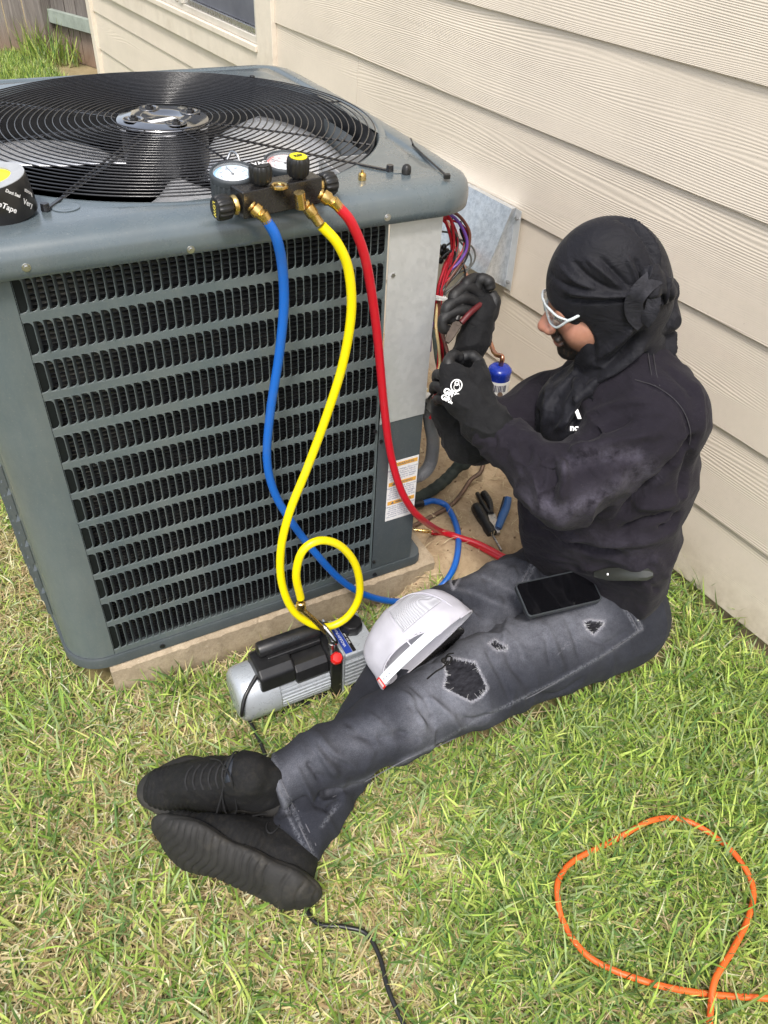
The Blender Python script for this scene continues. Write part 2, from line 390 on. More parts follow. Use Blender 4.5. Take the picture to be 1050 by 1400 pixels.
b = s.bump(s.noise(45, 8, 0.75), 0.55, 0.007); s.bump(s.noise(420, 3), 0.4, 0.0012, b)
# unit paint
def mat_paint(name, col, rough, coat=0.3, dusty=0.35):
    s = NT(name); z = s.sep(s.co)[2]
    n = s.noise(7, 6, 0.7); c = s.mix(s.ramp(n, [(0.35, 0.0), (0.7, 1.0)]), col, tuple(q * 1.16 for q in col))
    dust = s.ramp(s.noise(5, 9, 0.78, s.map((1, 1, 0.35))), [(0.42, 0.0), (0.72, dusty)])
    c = s.mix(dust, c, (0.245, 0.245, 0.215))
    c = s.mix(s.ramp(s.noise(260, 3, 0.8), [(0.60, 0.0), (0.75, 0.35)]), c, (0.3, 0.29, 0.25))
    c = s.mix(s.ramp(s.noise(1.2, 2, 0.5, s.map((60, 60, 1.2))), [(0.72, 0.0), (0.78, 0.25)]), c, (0.3, 0.31, 0.3))
    r = s.math('ADD', s.ramp(s.noise(9, 6, 0.75), [(0.3, rough - 0.06), (0.75, rough + 0.16)]), 0.0)
    s.set(Base_Color=c, Roughness=r, Coat_Weight=coat, Coat_Roughness=0.18); s.bump(s.noise(900, 2), 0.05, 0.0005); return s.m
mat_paint('unit_paint', (0.085, 0.108, 0.114), 0.42, 0.15, 0.30)
mat_paint('unit_lid_paint', (0.088, 0.112, 0.125), 0.24, 0.6, 0.20)
mat_paint('unit_dark_paint', (0.058, 0.07, 0.078), 0.38, 0.2, 0.15)
simple('black_paint', (0.012, 0.012, 0.014), 0.35, var=0.2, scale=60, dirt=((0.09, 0.085, 0.075), 0.35))
simple('wire_black', (0.016, 0.016, 0.018), 0.16, var=0.2, scale=80, spec=0.6)
simple('blank_black', (0.006, 0.008, 0.008), 0.7, var=0.2, spec=0.2)
simple('interior_dark', (0.02, 0.021, 0.023), 0.6, var=0.3, scale=30)
s = NT('coil'); w = s.wave(90, 0.3, 1, dirn='Z'); c = s.mix(w, (0.022, 0.025, 0.026), (0.10, 0.105, 0.10))
c = s.mix(s.ramp(s.noise(28, 5, 0.8), [(0.6, 0.0), (0.72, 0.35)]), c, (0.28, 0.25, 0.19))
xx_ = s.sep(s.co)[0]; c = s.mix(s.math('MULTIPLY', s.ramp(s.math('ADD', xx_, 1.0), [(0.30, 1.0), (0.44, 0.0)]), s.ramp(s.noise(34, 7, 0.85), [(0.44, 0.0), (0.60, 0.9)])), c, (0.40, 0.36, 0.28)); s.set(Base_Color=c, Roughness=0.55); s.bump(w, 0.5, 0.001)
s = NT('galvanized'); v = s.vor(110, feat='F1', out='Color'); g = s.n.new('ShaderNodeRGBToBW'); s.t.links.new(v, g.inputs[0])
c = s.mix(g.outputs[0], (0.60, 0.61, 0.61), (0.66, 0.665, 0.665)); c = s.mix(s.ramp(s.noise(16, 7, 0.75), [(0.48, 0.0), (0.7, 0.22)]), c, (0.48, 0.48, 0.46))
s.set(Base_Color=c, Metallic=0.45, Roughness=s.ramp(g.outputs[0], [(0.2, 0.36), (0.8, 0.5)])); s.bump(s.noise(80, 3), 0.08, 0.001)
simple('aluminium', (0.62, 0.63, 0.65), 0.28, 0.9, 0.06, 30, dirt=((0.3, 0.29, 0.27), 0.3))
simple('blade_metal', (0.80, 0.81, 0.83), 0.22, 0.55, 0.05, 20, dirt=((0.25, 0.24, 0.22), 0.4))
simple('steel', (0.52, 0.52, 0.52), 0.3, 1.0, 0.1, 60)
simple('chrome_black', (0.42, 0.42, 0.43), 0.10, 1.0, 0.15, 18)
simple('white_plastic', (0.78, 0.78, 0.76), 0.4, var=0.03)
simple('label_white', (0.78, 0.77, 0.76), 0.45, var=0.05, scale=30)
simple('label_orange', (0.76, 0.40, 0.07), 0.5, var=0.05)
simple('ink', (0.12, 0.12, 0.16), 0.6, var=0.1)
simple('ink_grey', (0.33, 0.34, 0.42), 0.6, var=0.1)

s = NT('galvanized_sky_tint'); c = s.mix(s.ramp(s.noise(55, 6, 0.8), [(0.42, 0.0), (0.62, 1.0)]), (0.72, 0.76, 0.80), (0.50, 0.54, 0.58)); s.set(Base_Color=c, Metallic=0.8, Roughness=s.ramp(s.noise(30, 4), [(0.3, 0.30), (0.7, 0.5)]))  # mottled zinc, with the blue of reflected sky tinted into its base colour
# ================================================================== THE HOUSE WALL
WA = math.radians(-4.795)
WD = V(math.sin(WA), math.cos(WA), 0); WN = V(-WD[1], WD[0], 0); WOFF = -0.6455          # along / outward / distance (world = WN*off + WD*s)
WOFF = abs(WOFF) * (1 if (V(0.67, -0.26, 0) @ WN) > 0 else -1)
def W(s_, z, n=0.0): return WN * (WOFF + n) + WD * s_ + V(0, 0, z)
def onwall(px, py, n=0.0):
    d = ray(px, py); t = ((WOFF + n) - CAM @ WN) / (d @ WN); P = CAM + d * t; return P @ WD, P[2]
wall = thing('house_wall', 'cream painted lap siding house wall with window, along the right of the picture', 'wall', tuple(W(0.5, 0)))
def board(s0, s1, z0, h, mat='siding_paint', t=0.009):
    m = MB(); q = [(0, z0), (-t, z0 + h + 0.02), (-2 * t, z0 + h + 0.02), (-t * 0.95, z0)]
    # a slightly eased lower edge
    q = [(0, z0 + 0.0015), (-t, z0 + h + 0.02), (-2 * t, z0 + h + 0.02), (-t * 0.95, z0), (-0.0012, z0)]
    m.prism([W(s0, z, n) for n, z in q], WD * (s1 - s0)); return m.build('siding_board', mat, wall, smooth=0)
TR0, TR1 = onwall(376, 45)[0], onwall(355, 45)[0]        # the vertical trim beside the window
zs = [0.034, 0.252, 0.472, 0.697, 0.922, 1.147, 1.372, 1.597, 1.822, 2.047, 2.272]
jn = onwall(487, 95)[0]
for i, z in enumerate(zs):
    h = (zs[i + 1] - z) if i < len(zs) - 1 else 0.225
    cuts = [-3.2] + ([jn] if i == 3 else [[-1.1], [-2.4], [-1.6], [], [-2.0]][i % 5]) + [TR0]
    for a, b in zip(cuts[:-1], cuts[1:]): board(a + 0.001, b - 0.001, z, h)
EN = onwall(122, 10)[0]
zl = [0.0 + 0.02, 0.205, 0.398, 0.597]
for i, z in enumerate(zl):
    h = [0.185, 0.193, 0.199, 0.115][i]; board(TR1 + 0.001, EN - 0.07, z, h)
m = MB(); m.prism([W(TR0, 0.0, 0.014), W(TR1, 0.0, 0.014), W(TR1, 0.0, -0.02), W(TR0, 0.0, -0.02)], (0, 0, 2.5)); m.build('vertical_trim', 'trim_paint', wall, 0, 0.002)
m = MB(); m.prism([W(EN - 0.07, 0.0, 0.018), W(EN, 0.0, 0.018), W(EN, 0.0, -0.05), W(EN - 0.07, 0.0, -0.05)], (0, 0, 2.5)); m.build('corner_trim', 'trim_paint', wall, 0, 0.002)
# the far section above the lower boards: wide trim, then the window
ZW = 0.80
m = MB(); m.prism([W(TR1 + .001, 0.712, 0.012), W(TR1 + .001, 0.712, -0.02), W(TR1 + .001, ZW, -0.02), W(TR1 + .001, ZW, 0.012)], WD * (EN - 0.072 - TR1)); m.build('window_trim', 'trim_paint', wall, 0, 0.002)
win = thing('window', 'window with grey insect screens and cream frame behind the fan unit, top left', 'window', tuple(W(2.9, ZW)))
WL = 4.05
def wbar(name, s0, s1, z0, z1, n0, n1, mat): m = MB(); m.prism([W(s0, z0, n0), W(s0, z0, n1), W(s0, z1, n1), W(s0, z1, n0)], WD * (s1 - s0)); return m.build(name, mat, win, 0, 0.0015)
wbar('sill', TR1 + .002, WL, ZW + .001, ZW + 0.022, -0.03, 0.022, 'trim_paint')
wbar('bottom_rail', TR1 + .03, WL - .02, ZW + 0.024, ZW + 0.05, -0.035, 0.004, 'window_frame_vinyl')
wbar('side_jamb', TR1 + .002, TR1 + .028, ZW + 0.024, 2.2, -0.035, 0.006, 'window_frame_vinyl')
wbar('side_jamb', WL - .018, WL + .01, ZW + 0.024, 2.2, -0.035, 0.006, 'window_frame_vinyl')
wbar('top_rail', TR1 + .03, WL - .02, 2.16, 2.2, -0.035, 0.004, 'window_frame_vinyl')
ml = onwall(247, 12)[0]
wbar('mullion', ml - 0.05, ml - 0.012, ZW + 0.052, 2.158, -0.03, 0.012, 'window_frame_vinyl')
wbar('mullion', ml + 0.012, ml + 0.05, ZW + 0.052, 2.158, -0.03, 0.008, 'window_frame_vinyl')
for a, b in ((TR1 + .032, ml - .052), (ml + .052, WL - .022)):
    wbar('screen_rail', a, b, ZW + 0.052, ZW + 0.075, -0.024, -0.004, 'aluminium')
    o = wbar('insect_screen', a, b, ZW + 0.077, 2.156, -0.0165, -0.0155, 'insect_screen')
    wbar('glass_pane', a, b, ZW + 0.077, 2.156, -0.03, -0.026, 'window_glass')
m = MB(); m.prism([W(TR1 + .001, 2.21, 0.012), W(TR1 + .001, 2.21, -0.02), W(TR1 + .001, 2.5, -0.02), W(TR1 + .001, 2.5, 0.012)], WD * (EN - 0.072 - TR1)); m.build('head_trim', 'trim_paint', wall, 0)
m = MB(); m.prism([W(WL + .012, ZW, 0.004), W(WL + .012, ZW, -0.02), W(WL + .012, 2.21, -0.02), W(WL + .012, 2.21, 0.004)], WD * (EN - 0.072 - WL - .012)); m.build('side_trim', 'trim_paint', wall, 0)
m = MB(); m.prism([W(-3.2, -0.15, -0.045), W(EN - 0.02, -0.15, -0.045), W(EN - 0.02, -0.15, -3.0), W(-3.2, -0.15, -3.0)], (0, 0, 2.62)); m.build('wall_core', 'trim_paint', wall, 0)
m = MB(); m.prism([W(-3.2, -0.15, -0.012), W(EN - 0.03, -0.15, -0.012), W(EN - 0.03, -0.15, -0.044), W(-3.2, -0.15, -0.044)], (0, 0, 0.19)); m.build('foundation', 'pad_concrete', wall, 0, 0.004)

# ================================================================== FENCE
s = NT('weathered_wood'); r = s.rnd(); vec = s.map((14, 14, 0.7)); g = s.noise(7, 7, 0.7, vec, 0.6)
c = s.ramp(g, [(0.25, (0.10, 0.085, 0.075)), (0.5, (0.205, 0.18, 0.165)), (0.75, (0.33, 0.29, 0.265))])
hs = s.n.new('ShaderNodeHueSaturation'); s.t.links.new(c, hs.inputs['Color']); s.t.links.new(s.ramp(r, [(0.0, 0.75), (1.0, 1.25)]), hs.inputs['Value'])
z = s.sep(s.co)[2]; c = s.mix(s.math('MULTIPLY', s.ramp(z, [(0.05, 1.0), (0.28, 0.0)]), 0.6), hs.outputs[0], (0.27, 0.155, 0.085))
s.set(Base_Color=c, Roughness=0.9); s.bump(g, 0.6, 0.004)
simple('green_wood', (0.29, 0.33, 0.29), 0.9, var=0.25, scale=9, bump=0.5, bscale=40)
CX, CY = 0.235, 6.42
def fence(p0, p1, label, rails_in):
    t = thing('wooden_fence', label, 'fence', (float(p0[0]), float(p0[1]), 0), 'weathered plank fences at the back of the lawn')
    d = p1 - p0; L = np.linalg.norm(d); d = d / L; n = V(d[1], -d[0], 0); s_ = 0.0
    if (CAM - p0) @ n < 0: n = -n
    while s_ < L - 0.05:
        w = min(0.142, L - s_); j = rnd.uniform(-0.004, 0.004); tp = 1.75 + rnd.uniform(-.01, .01); c = p0 + d * (s_ + w / 2) + n * j
        m = MB(); m.obox(c + V(0, 0, tp / 2 + 0.01), d, n, V(0, 0, 1), w / 2 - 0.003, 0.009, tp / 2); m.build('plank', 'weathered_wood', t, 0, 0.002); s_ += w + 0.002
    for z in rails_in:
        m = MB(); m.obox(p0 + d * L / 2 + n * 0.032 + V(0, 0, z), d, n, V(0, 0, 1), L / 2 - 0.06, 0.020, 0.045); m.build('rail', 'green_wood', t, 0, 0.003)
    m = MB(); m.obox(p0 + n * 0.06 + d * 0.06 + V(0, 0, 0.9), d, n, V(0, 0, 1), 0.045, 0.045, 0.95); m.build('post', 'weathered_wood', t, 0, 0.003)
    return t
fence(V(CX, CY, 0), V(CX - 3.4, CY + 0.35, 0), 'weathered grey vertical plank fence facing the camera, top left corner', [])
fence(V(CX + 0.02, CY - 0.03, 0), V(CX + 1.5, CY - 3.3 - 0.3, 0), 'weathered plank fence with a greenish rail running behind the house corner', [0.30, 0.95, 1.6])

# ================================================================== GROUND
def gheight(x, y):
    P = np.c_[x, y, np.zeros_like(x)]
    h = 0.006 * fbm(P, 9, 3) + 0.010 * vnoise(P, 2.2, 3)
    # soil heaped between the pad and the wall
    m = np.clip((x + 0.05) / 0.1, 0, 1) * np.clip((0.66 - x) / 0.22, 0, 1) * np.clip((y + 0.15) / 0.17, 0, 1) * np.clip((3.4 - y) / 0.5, 0, 1)
    h = h + m * 0.080
    w = np.exp(-((x - 0.66) / 0.08) ** 2) * np.clip((-0.1 - y) * 5, 0, 1); return h - 0.0 * w
def gdirt(x, y):
    P = np.c_[x, y, np.zeros_like(x)]; n = 0.05 * fbm(P, 14, 3) + 0.03 * vnoise(P, 60, 4)
    a = np.clip((y + 0.05 + n + 0.11 * np.clip(x / 0.12, 0, 1)) / 0.05, 0, 1) * np.clip((x + 0.14 + n) / 0.06, 0, 1) * np.clip((1.6 - y) * 3, 0, 1)
    b = np.clip(1 - np.abs(y + 0.035) / (0.05 + n * 0.6), 0, 1) * np.clip((x + 0.8) * 9, 0, 1) * np.clip((0.1 - x) * 9, 0, 1) * 0.9
    wl = (P @ WN) - WOFF; e = np.clip(1 - wl / (0.05 + n * 0.5), 0, 1) * 0.5
    return np.clip(a + b + e, 0, 1)
def ax_of(pts):
    out = []
    for (a, b, st) in pts: out += list(np.arange(a, b, st))
    return np.array(out + [pts[-1][1]])
gx = ax_of([(-80, -8, 8), (-8, -2, .5), (-2, -1.3, .05), (-1.3, .7, .0125), (.7, 2, .1), (2, 8, .75), (8, 80, 8)])
gy = ax_of([(-80, -8, 8), (-8, -2, .5), (-2, -1.25, .05), (-1.25, 1.2, .0125), (1.2, 3.6, .08), (3.6, 8, .4), (8, 80, 8)])
A, B = np.meshgrid(gx, gy, indexing='ij'); ax_, ay_ = A.ravel(), B.ravel()
gz = gheight(ax_, ay_); nyy = len(gy); me = bpy.data.meshes.new('ground')
idx = np.arange(len(gx) * nyy).reshape(len(gx), nyy); F = np.stack([idx[:-1, :-1], idx[1:, :-1], idx[1:, 1:], idx[:-1, 1:]], -1).reshape(-1, 4)
me.vertices.add(len(ax_)); me.vertices.foreach_set('co', np.c_[ax_, ay_, gz].ravel()); me.loops.add(len(F) * 4); me.loops.foreach_set('vertex_index', F.ravel().astype(np.int32))
me.polygons.add(len(F)); me.polygons.foreach_set('loop_start', np.arange(0, len(F) * 4, 4, dtype=np.int32)); me.update()
wattr(me, 'dirt', gdirt(ax_, ay_)); o = link('ground', me, 'ground_soil', smooth=180, fix=False); tag(o, kind='structure')
def gh(x, y): return float(gheight(np.array([float(x)]), np.array([float(y)]))[0])

# concrete pad under the unit
pad = MB(); PX0, PX1, PY0, PY1, PZ = -0.735, 0.07, -0.012, 0.97, 0.097
nseg = 60; top = []; bot = []
for k in range(nseg + 1):
    x = PX0 + (PX1 - PX0) * k / nseg; e = 0.004 * math.sin(k * 1.7) * math.sin(k * 0.43); top.append((x, PY0 + 0.008 + e, PZ)); bot.append((x, PY0 + e * 0.6, PZ - 0.008 - abs(e)))
R = [[(x, y, -0.06) for x, y, z in bot], bot, top, [(x, PY1, PZ) for x, y, z in top], [(x, PY1, -0.06) for x, y, z in top]]
pad.rings(R, closed=False, cap0=False, cap1=False); pad.add([r[0] for r in R], [(4, 3, 2, 1, 0)]); pad.add([r[-1] for r in R], [(0, 1, 2, 3, 4)])
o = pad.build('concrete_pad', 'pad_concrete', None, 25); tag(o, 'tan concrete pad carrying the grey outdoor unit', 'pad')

# ================================================================== THE CONDENSER UNIT
GC = V(-0.362, 0.455, 0); U = thing('condenser_unit', 'large dark grey air conditioner condenser with round fan grille on top', 'air conditioner', (-0.39, 0.46, 0.097))
ZB, ZT = 0.128, 0.985
RZ = [0.968, 0.899, 0.8322, 0.7629, 0.6926, 0.6245, 0.5572, 0.489, 0.4217, 0.354, 0.2840, 0.2161]
RH = [0.0535] * 11 + [0.072]
SX0, SP, NS = -0.7160, 0.01405, 43; SW = 0.0126
# louvred front: real openings
def slot_outline(x0, z1, h):
    w = SW; r = 0.0085; P = [(x0, z1 - h), (x0 + w - r, z1 - h)]
    for a in (-60, -30, 0): P.append((x0 + w - r + r * math.cos(math.radians(a)), z1 - h + r + r * math.sin(math.radians(a))))
    for a in (0, 30, 60): P.append((x0 + w - r + r * math.cos(math.radians(a)), z1 - r + r * math.sin(math.radians(a))))
    P += [(x0 + w - r, z1), (x0, z1)]; return P
m = MB(); XA, XB = SX0 - 0.0008, SX0 + SP * NS - 0.0008
zb = []
for z, h in zip(RZ, RH): zb.append((z + 0.0015, z - h - 0.0015))
for i, (zt, zo) in enumerate(zb):
    for k in range(NS):
        a, b = XA + k * SP, XA + (k + 1) * SP; P = slot_outline(SX0 + k * SP, RZ[i], RH[i])
        outer = [(a, zo), (b - 0.006, zo), (b - .003, zo), (b, zo), (b, zo + .008), (b, zt - .008), (b, zt), (b - .003, zt), (b - .006, zt), (a, zt)]
        vs = [(x, 0, z) for x, z in P] + [(x, 0, z) for x, z in outer]; n = 10
        m.add(vs, [(j, (j + 1) % n, n + (j + 1) % n, n + j) for j in range(n)])
lev = [ZT] + [q for pr in zb for q in pr] + [ZB]
for j in range(0, len(lev), 2):
    if lev[j] - lev[j + 1] > 1e-4:
        bulge = 0.0; m.add([(XA, 0, lev[j + 1]), (XB, 0, lev[j + 1]), (XB, 0, lev[j]), (XA, 0, lev[j])], [(0, 1, 2, 3)])
m.add([(XB, 0, ZB), (-0.1075, 0, ZB), (-0.1075, 0, ZT), (XB, 0, ZT)], [(0, 1, 2, 3)])
fp = m.build('louvred_front_panel', 'unit_paint', U, 0)
b = bmesh.new(); b.from_mesh(fp.data); bmesh.ops.remove_doubles(b, verts=b.verts, dist=1e-5); b.to_mesh(fp.data); b.free()
for p in fp.data.polygons: pass
sm = fp.modifiers.new('thickness', 'SOLIDIFY'); sm.thickness = 0.0016; sm.offset = 0
bv = fp.modifiers.new('bevel', 'BEVEL'); bv.width = 0.0005; bv.segments = 1; bv.limit_method = 'ANGLE'
# louvre blades behind the openings
def blade_mesh(h):
    m = MB(); P = []
    for s_, y in ((0.0, 0.0012), (0.0030, 0.006), (0.0052, 0.0115)): P.append((s_, y))
    vs = []
    for x, y in P: vs += [(x, y, 0.0), (x, y, -h)]
    for x, y in P: vs += [(x - 0.0009, y, 0.0), (x - 0.0009, y, -h)]
    m.add(vs, [(0, 2, 3, 1), (2, 4, 5, 3), (6, 7, 9, 8), (8, 9, 11, 10), (4, 10, 11, 5), (0, 1, 7, 6)]); return m
bm1 = {}
for h in (RH[0], RH[-1]):
    me = bpy.data.meshes.new('louvre'); q = blade_mesh(h); me.from_pydata(q.v, [], q.f); me.materials.append(MATS['unit_dark_paint']); bm1[h] = me
cnt = 0; rest = MB()
for i in range(12):
    for k in range(NS):
        x = SX0 + k * SP + 0.0001
        if k == 0: continue
        if cnt < 295 and (i < 12 and k < 26):
            o = bpy.data.objects.new('louvre', bm1[RH[i]]); COL.objects.link(o); o.location = (x, 0, RZ[i]); put(o, U); cnt += 1
        else:
            q = blade_mesh(RH[i]); rest.add([(a + x, b_, c_ + RZ[i]) for a, b_, c_ in q.v], q.f)
o = rest.build('louvre', 'unit_dark_paint', U, 0); tag(o, kind='stuff')
m = MB()
for i in range(12): m.box((SX0 - .0005, 0.002, RZ[i] - RH[i] - .002), (SX0 + SW, 0.0035, RZ[i] + .002))
tag(m.build('blank_slot', 'blank_black', U, 0), kind='stuff')
# coil behind
m = MB(); m.box((-0.735, 0.024, ZB), (-0.10, 0.03, ZT - 0.02)); m.build('coil', 'coil', U, 0)
m = MB(); z = ZB + 0.01
while z < ZT - 0.03: m.box((-0.732, 0.017, z), (-0.103, 0.0225, z + 0.0022)); z += 0.0085
tag(m.build('coil_wire', 'black_paint', U, 0), kind='stuff')
# rounded left corner post, swept round
def sweep(path, z0, z1, t, name, mat, nz=1, parent=U):
    m = MB(); P = [V(*p, 0) for p in path]; n = len(P); N = []
    for i in range(n):
        d = nrm(P[min(i + 1, n - 1)] - P[max(i - 1, 0)]); N.append(V(-d[1], d[0], 0))
    sec = []
    for i in range(n):
        a = P[i]; b_ = P[i] + N[i] * t; sec.append([a + V(0, 0, z0), a + V(0, 0, z1), b_ + V(0, 0, z1), b_ + V(0, 0, z0)])
    m.rings(sec); return m.build(name, mat, parent, 30, 0.0)
cr = 0.078; pc = [(XA - 0.001, 0.0), (-0.728, 0.0)]
for k in range(1, 10):
    a = math.radians(90 * k / 9); pc.append((-0.728 - cr * math.sin(a), cr - cr * math.cos(a)))
pc.append((-0.8065, 0.105))
sweep(pc, ZB, ZT, -0.0016, 'corner_panel', 'unit_paint')
sweep([(-0.8015, 0.109), (-0.8025, 0.118)], ZB, ZT, -0.003, 'seam_strip', 'black_paint')
lp = [(-0.808 - 0.032 * math.sin(math.pi * k / 14), 0.112 + 0.745 * k / 14) for k in range(15)]
sweep(lp, ZB, ZT, -0.0016, 'left_side_panel', 'unit_paint')
m = MB()
for zt, h in zip(RZ, RH):
    for k in range(15):
        y = 0.15 + 0.045 * k; x = -0.808 - 0.032 * math.sin(math.pi * (y - .112) / .745)
        m.add([(x - 0.001, y, zt - h), (x - .001, y, zt), (x - 0.009, y + .006, zt - .005), (x - .009, y + .006, zt - h + .005), (x - .001, y + 0.03, zt), (x - .001, y + 0.03, zt - h)],
              [(0, 1, 2, 3), (1, 4, 2), (2, 4, 5, 3), (3, 5, 0)])
tag(m.build('side_louvre', 'unit_dark_paint', U, 0), kind='stuff')
bk = [(-0.806, 0.866)] + [(-0.728 - cr * math.cos(math.radians(90 * k / 8)), 0.867 + cr * math.sin(math.radians(90 * k / 8))) for k in range(1, 9)] + [(-0.05, 0.945), (-0.01, 0.938), (0.02, 0.91), (0.026, 0.87), (0.026, 0.42)]
sweep(bk, ZB, ZT, -0.0016, 'rear_coil_guard', 'unit_dark_paint')
# electrical compartment with its cover removed
m = MB(); m.box((-0.104, 0.30, 0.40), (0.0, 0.304, ZT)); m.build('compartment_back', 'galvanized', U, 0)
m = MB(); m.box((-0.100, 0.02, 0.55), (-0.097, 0.298, ZT)); m.build('control_plate', 'galvanized', U, 0)
m = MB(); m.box((-0.09, 0.12, 0.66), (-0.04, 0.2, 0.76)); m.build('contactor', 'black_paint', U, 0, 0.002)
m = MB(); m.cyl((-0.065, 0.24, 0.8), (-0.065, 0.24, 0.93), 0.028); m.build('run_capacitor', 'aluminium', U, 40, 0.002)
q = [fr(583.2, 563.5), fr(528.6, 577.5)]; ZS = (q[0][2] + q[1][2]) / 2
m = MB(); m.box((-0.1055, -0.0035, ZS), (0.0, -0.002, 0.977)); m.box((-0.0016, -0.0019, ZS), (0.0, 0.028, 0.977)); m.build('silver_corner_panel', 'galvanized', U, 0, 0.0006)
m = MB(); m.box((-0.1055, -0.0018, ZB + .001), (-0.001, 0.0002, ZS + 0.012)); m.box((-0.0025, 0.0004, ZB + .001), (-0.001, 0.30, ZS + 0.0)); m.build('lower_service_panel', 'unit_dark_paint', U, 0, 0.0006)
sweep([(0.0, 0.302), (0.0, 0.42)], ZB, ZT, -0.0016, 'side_panel', 'unit_dark_paint')
m = MB(); m.box((-0.0022, 0.03, ZS + .012), (0.045, 0.16, ZS + .0135)); m.box((0.0435, 0.03, ZS - .035), (0.045, 0.16, ZS + .0118)); m.build('bent_flange', 'galvanized', U, 0)
# base pan
bp = [(0.012, -0.004), (-0.73, -0.004)] + [(-0.728 - (cr + .004) * math.sin(math.radians(10 * k)), cr - (cr + .004) * math.cos(math.radians(10 * k))) for k in range(1, 10)] + \
     [(-0.842, 0.49), (-0.812, 0.87)] + [(-0.728 - (cr + .004) * math.cos(math.radians(15 * k)), 0.867 + (cr + .004) * math.sin(math.radians(15 * k))) for k in range(1, 7)] + [(0.0, 0.949), (0.035, 0.92), (0.035, 0.05), (0.034, 0.02), (0.026, 0.003)]
def inset(path, d):
    P = np.array(path, float); n = len(P); out = []
    for i in range(n):
        t = nrm(np.r_[P[(i + 1) % n] - P[i - 1], 0]); out.append((P[i][0] + t[1] * -d * -1, P[i][1] + t[0] * d * -1))
    return out
m = MB(); c0 = np.array([-0.39, 0.46])
def loop(path, sc_, z): return [V(*(c0 + (np.array(p) - c0) * sc_), z) for p in path]
m.rings([loop(bp, .97, 0.0985), loop(bp, 1.0, 0.0985), loop(bp, 1.004, 0.101), loop(bp, 1.004, 0.123), loop(bp, 1.0015, 0.1265), loop(bp, .985, 0.1265)]); m.build('base_pan', 'unit_dark_paint', U, 35)
for x in (-0.62, -0.1): m = MB(); m.cyl((x, -0.0085, 0.112), (x, -0.002, 0.112), 0.006, seg=6); m.build('base_screw', 'black_paint', U, 0)
# screws on lid and seams
for px, py in ((36, 366), (261, 341.5), (530, 297.5)):
    P = fr(px, py, -0.021); m = MB(); m.cyl(P + V(0, .006, 0), P + V(0, -.0005, 0), 0.0062, seg=16); m.cyl(P + V(0, -.0004, 0), P + V(0, -.003, 0), 0.0038, seg=6); m.build('screw', 'steel', U, 30, 0.0004)
for px, py in ((537, 376), (513, 590), (521, 603), (511, 768)):
    P = fr(px, py, -0.003); m = MB(); m.cyl(P + V(0, .002, 0), P + V(0, -.0025, 0), 0.0042, seg=6); m.build('screw', 'steel' if py < 400 else 'black_paint', U, 0)
# ---- lid
def rrect(x0, x1, y0, y1, r, bow=0.0, n=12, step=0.02):
    P = []
    def line(a, b):
        k = max(2, int(np.linalg.norm(np.subtract(b, a)) / step)); return [tuple(np.add(a, np.subtract(b, a) * (i / k))) for i in range(k)]
    cs = [((x1 - r, y0 + r), -90), ((x1 - r, y1 - r), 0), ((x0 + r, y1 - r), 90), ((x0 + r, y0 + r), 180)]
    arcs = [[(c[0] + r * math.cos(math.radians(a + 90 * i / n)), c[1] + r * math.sin(math.radians(a + 90 * i / n))) for i in range(n + 1)] for c, a in cs]
    for i in range(4): P += arcs[i][:-1] + line(arcs[i][-1], arcs[(i + 1) % 4][0])
    P = np.array(P); cy = (y0 + y1) / 2
    P[:, 0] += bow * np.clip((P[:, 0] - (x0 + x1) / 2) / ((x1 - x0) / 2), -1, 1) * (1 - ((P[:, 1] - cy) / ((y1 - y0) / 2)) ** 2)
    return P
LO = rrect(-0.855, 0.073, -0.020, 0.935, 0.085, 0.016); n = len(LO)
T = np.roll(LO, -1, 0) - np.roll(LO, 1, 0); T /= np.linalg.norm(T, axis=1)[:, None]; NI = np.c_[-T[:, 1], T[:, 0]]
front = np.clip(-NI[:, 1] * -1, 0, 1)     # 1 where the edge faces the camera side
gd = 1 - np.clip((NI[:, 1] - 0.2) * 2, 0, 1)
prof = [(0.004, 0.972, 0), (0.0, 0.9745, 0), (-0.001, 0.988, 0), (0.0, 1.000, 0), (0.003, 1.0105, 0), (0.009, 1.0185, 0), (0.018, 1.0232, 0), (0.030, 1.0262, 0), (0.046, 1.0277, 0), (0.050, 1.0277, 1), (0.054, 1.0277, 3), (0.058, 1.0277, 4.5), (0.063, 1.0277, 4.5), (0.067, 1.0277, 3), (0.071, 1.0277, 0)]
m = MB(); R = []
for d, z, g in prof: R.append([V(LO[i][0] + NI[i][0] * d, LO[i][1] + NI[i][1] * d, z - g * 0.0013 * gd[i]) for i in range(n)])
def circ(r, z):
    out = []
    for i in range(n):
        a = math.atan2(R[-1][i][1] - GC[1], R[-1][i][0] - GC[0]); out_ = V(GC[0] + r * math.cos(a), GC[1] + r * math.sin(a), z); out.append(out_)
    return out
base_last = [p.copy() for p in R[-1]]
C1 = circ(0.428, 1.0272)
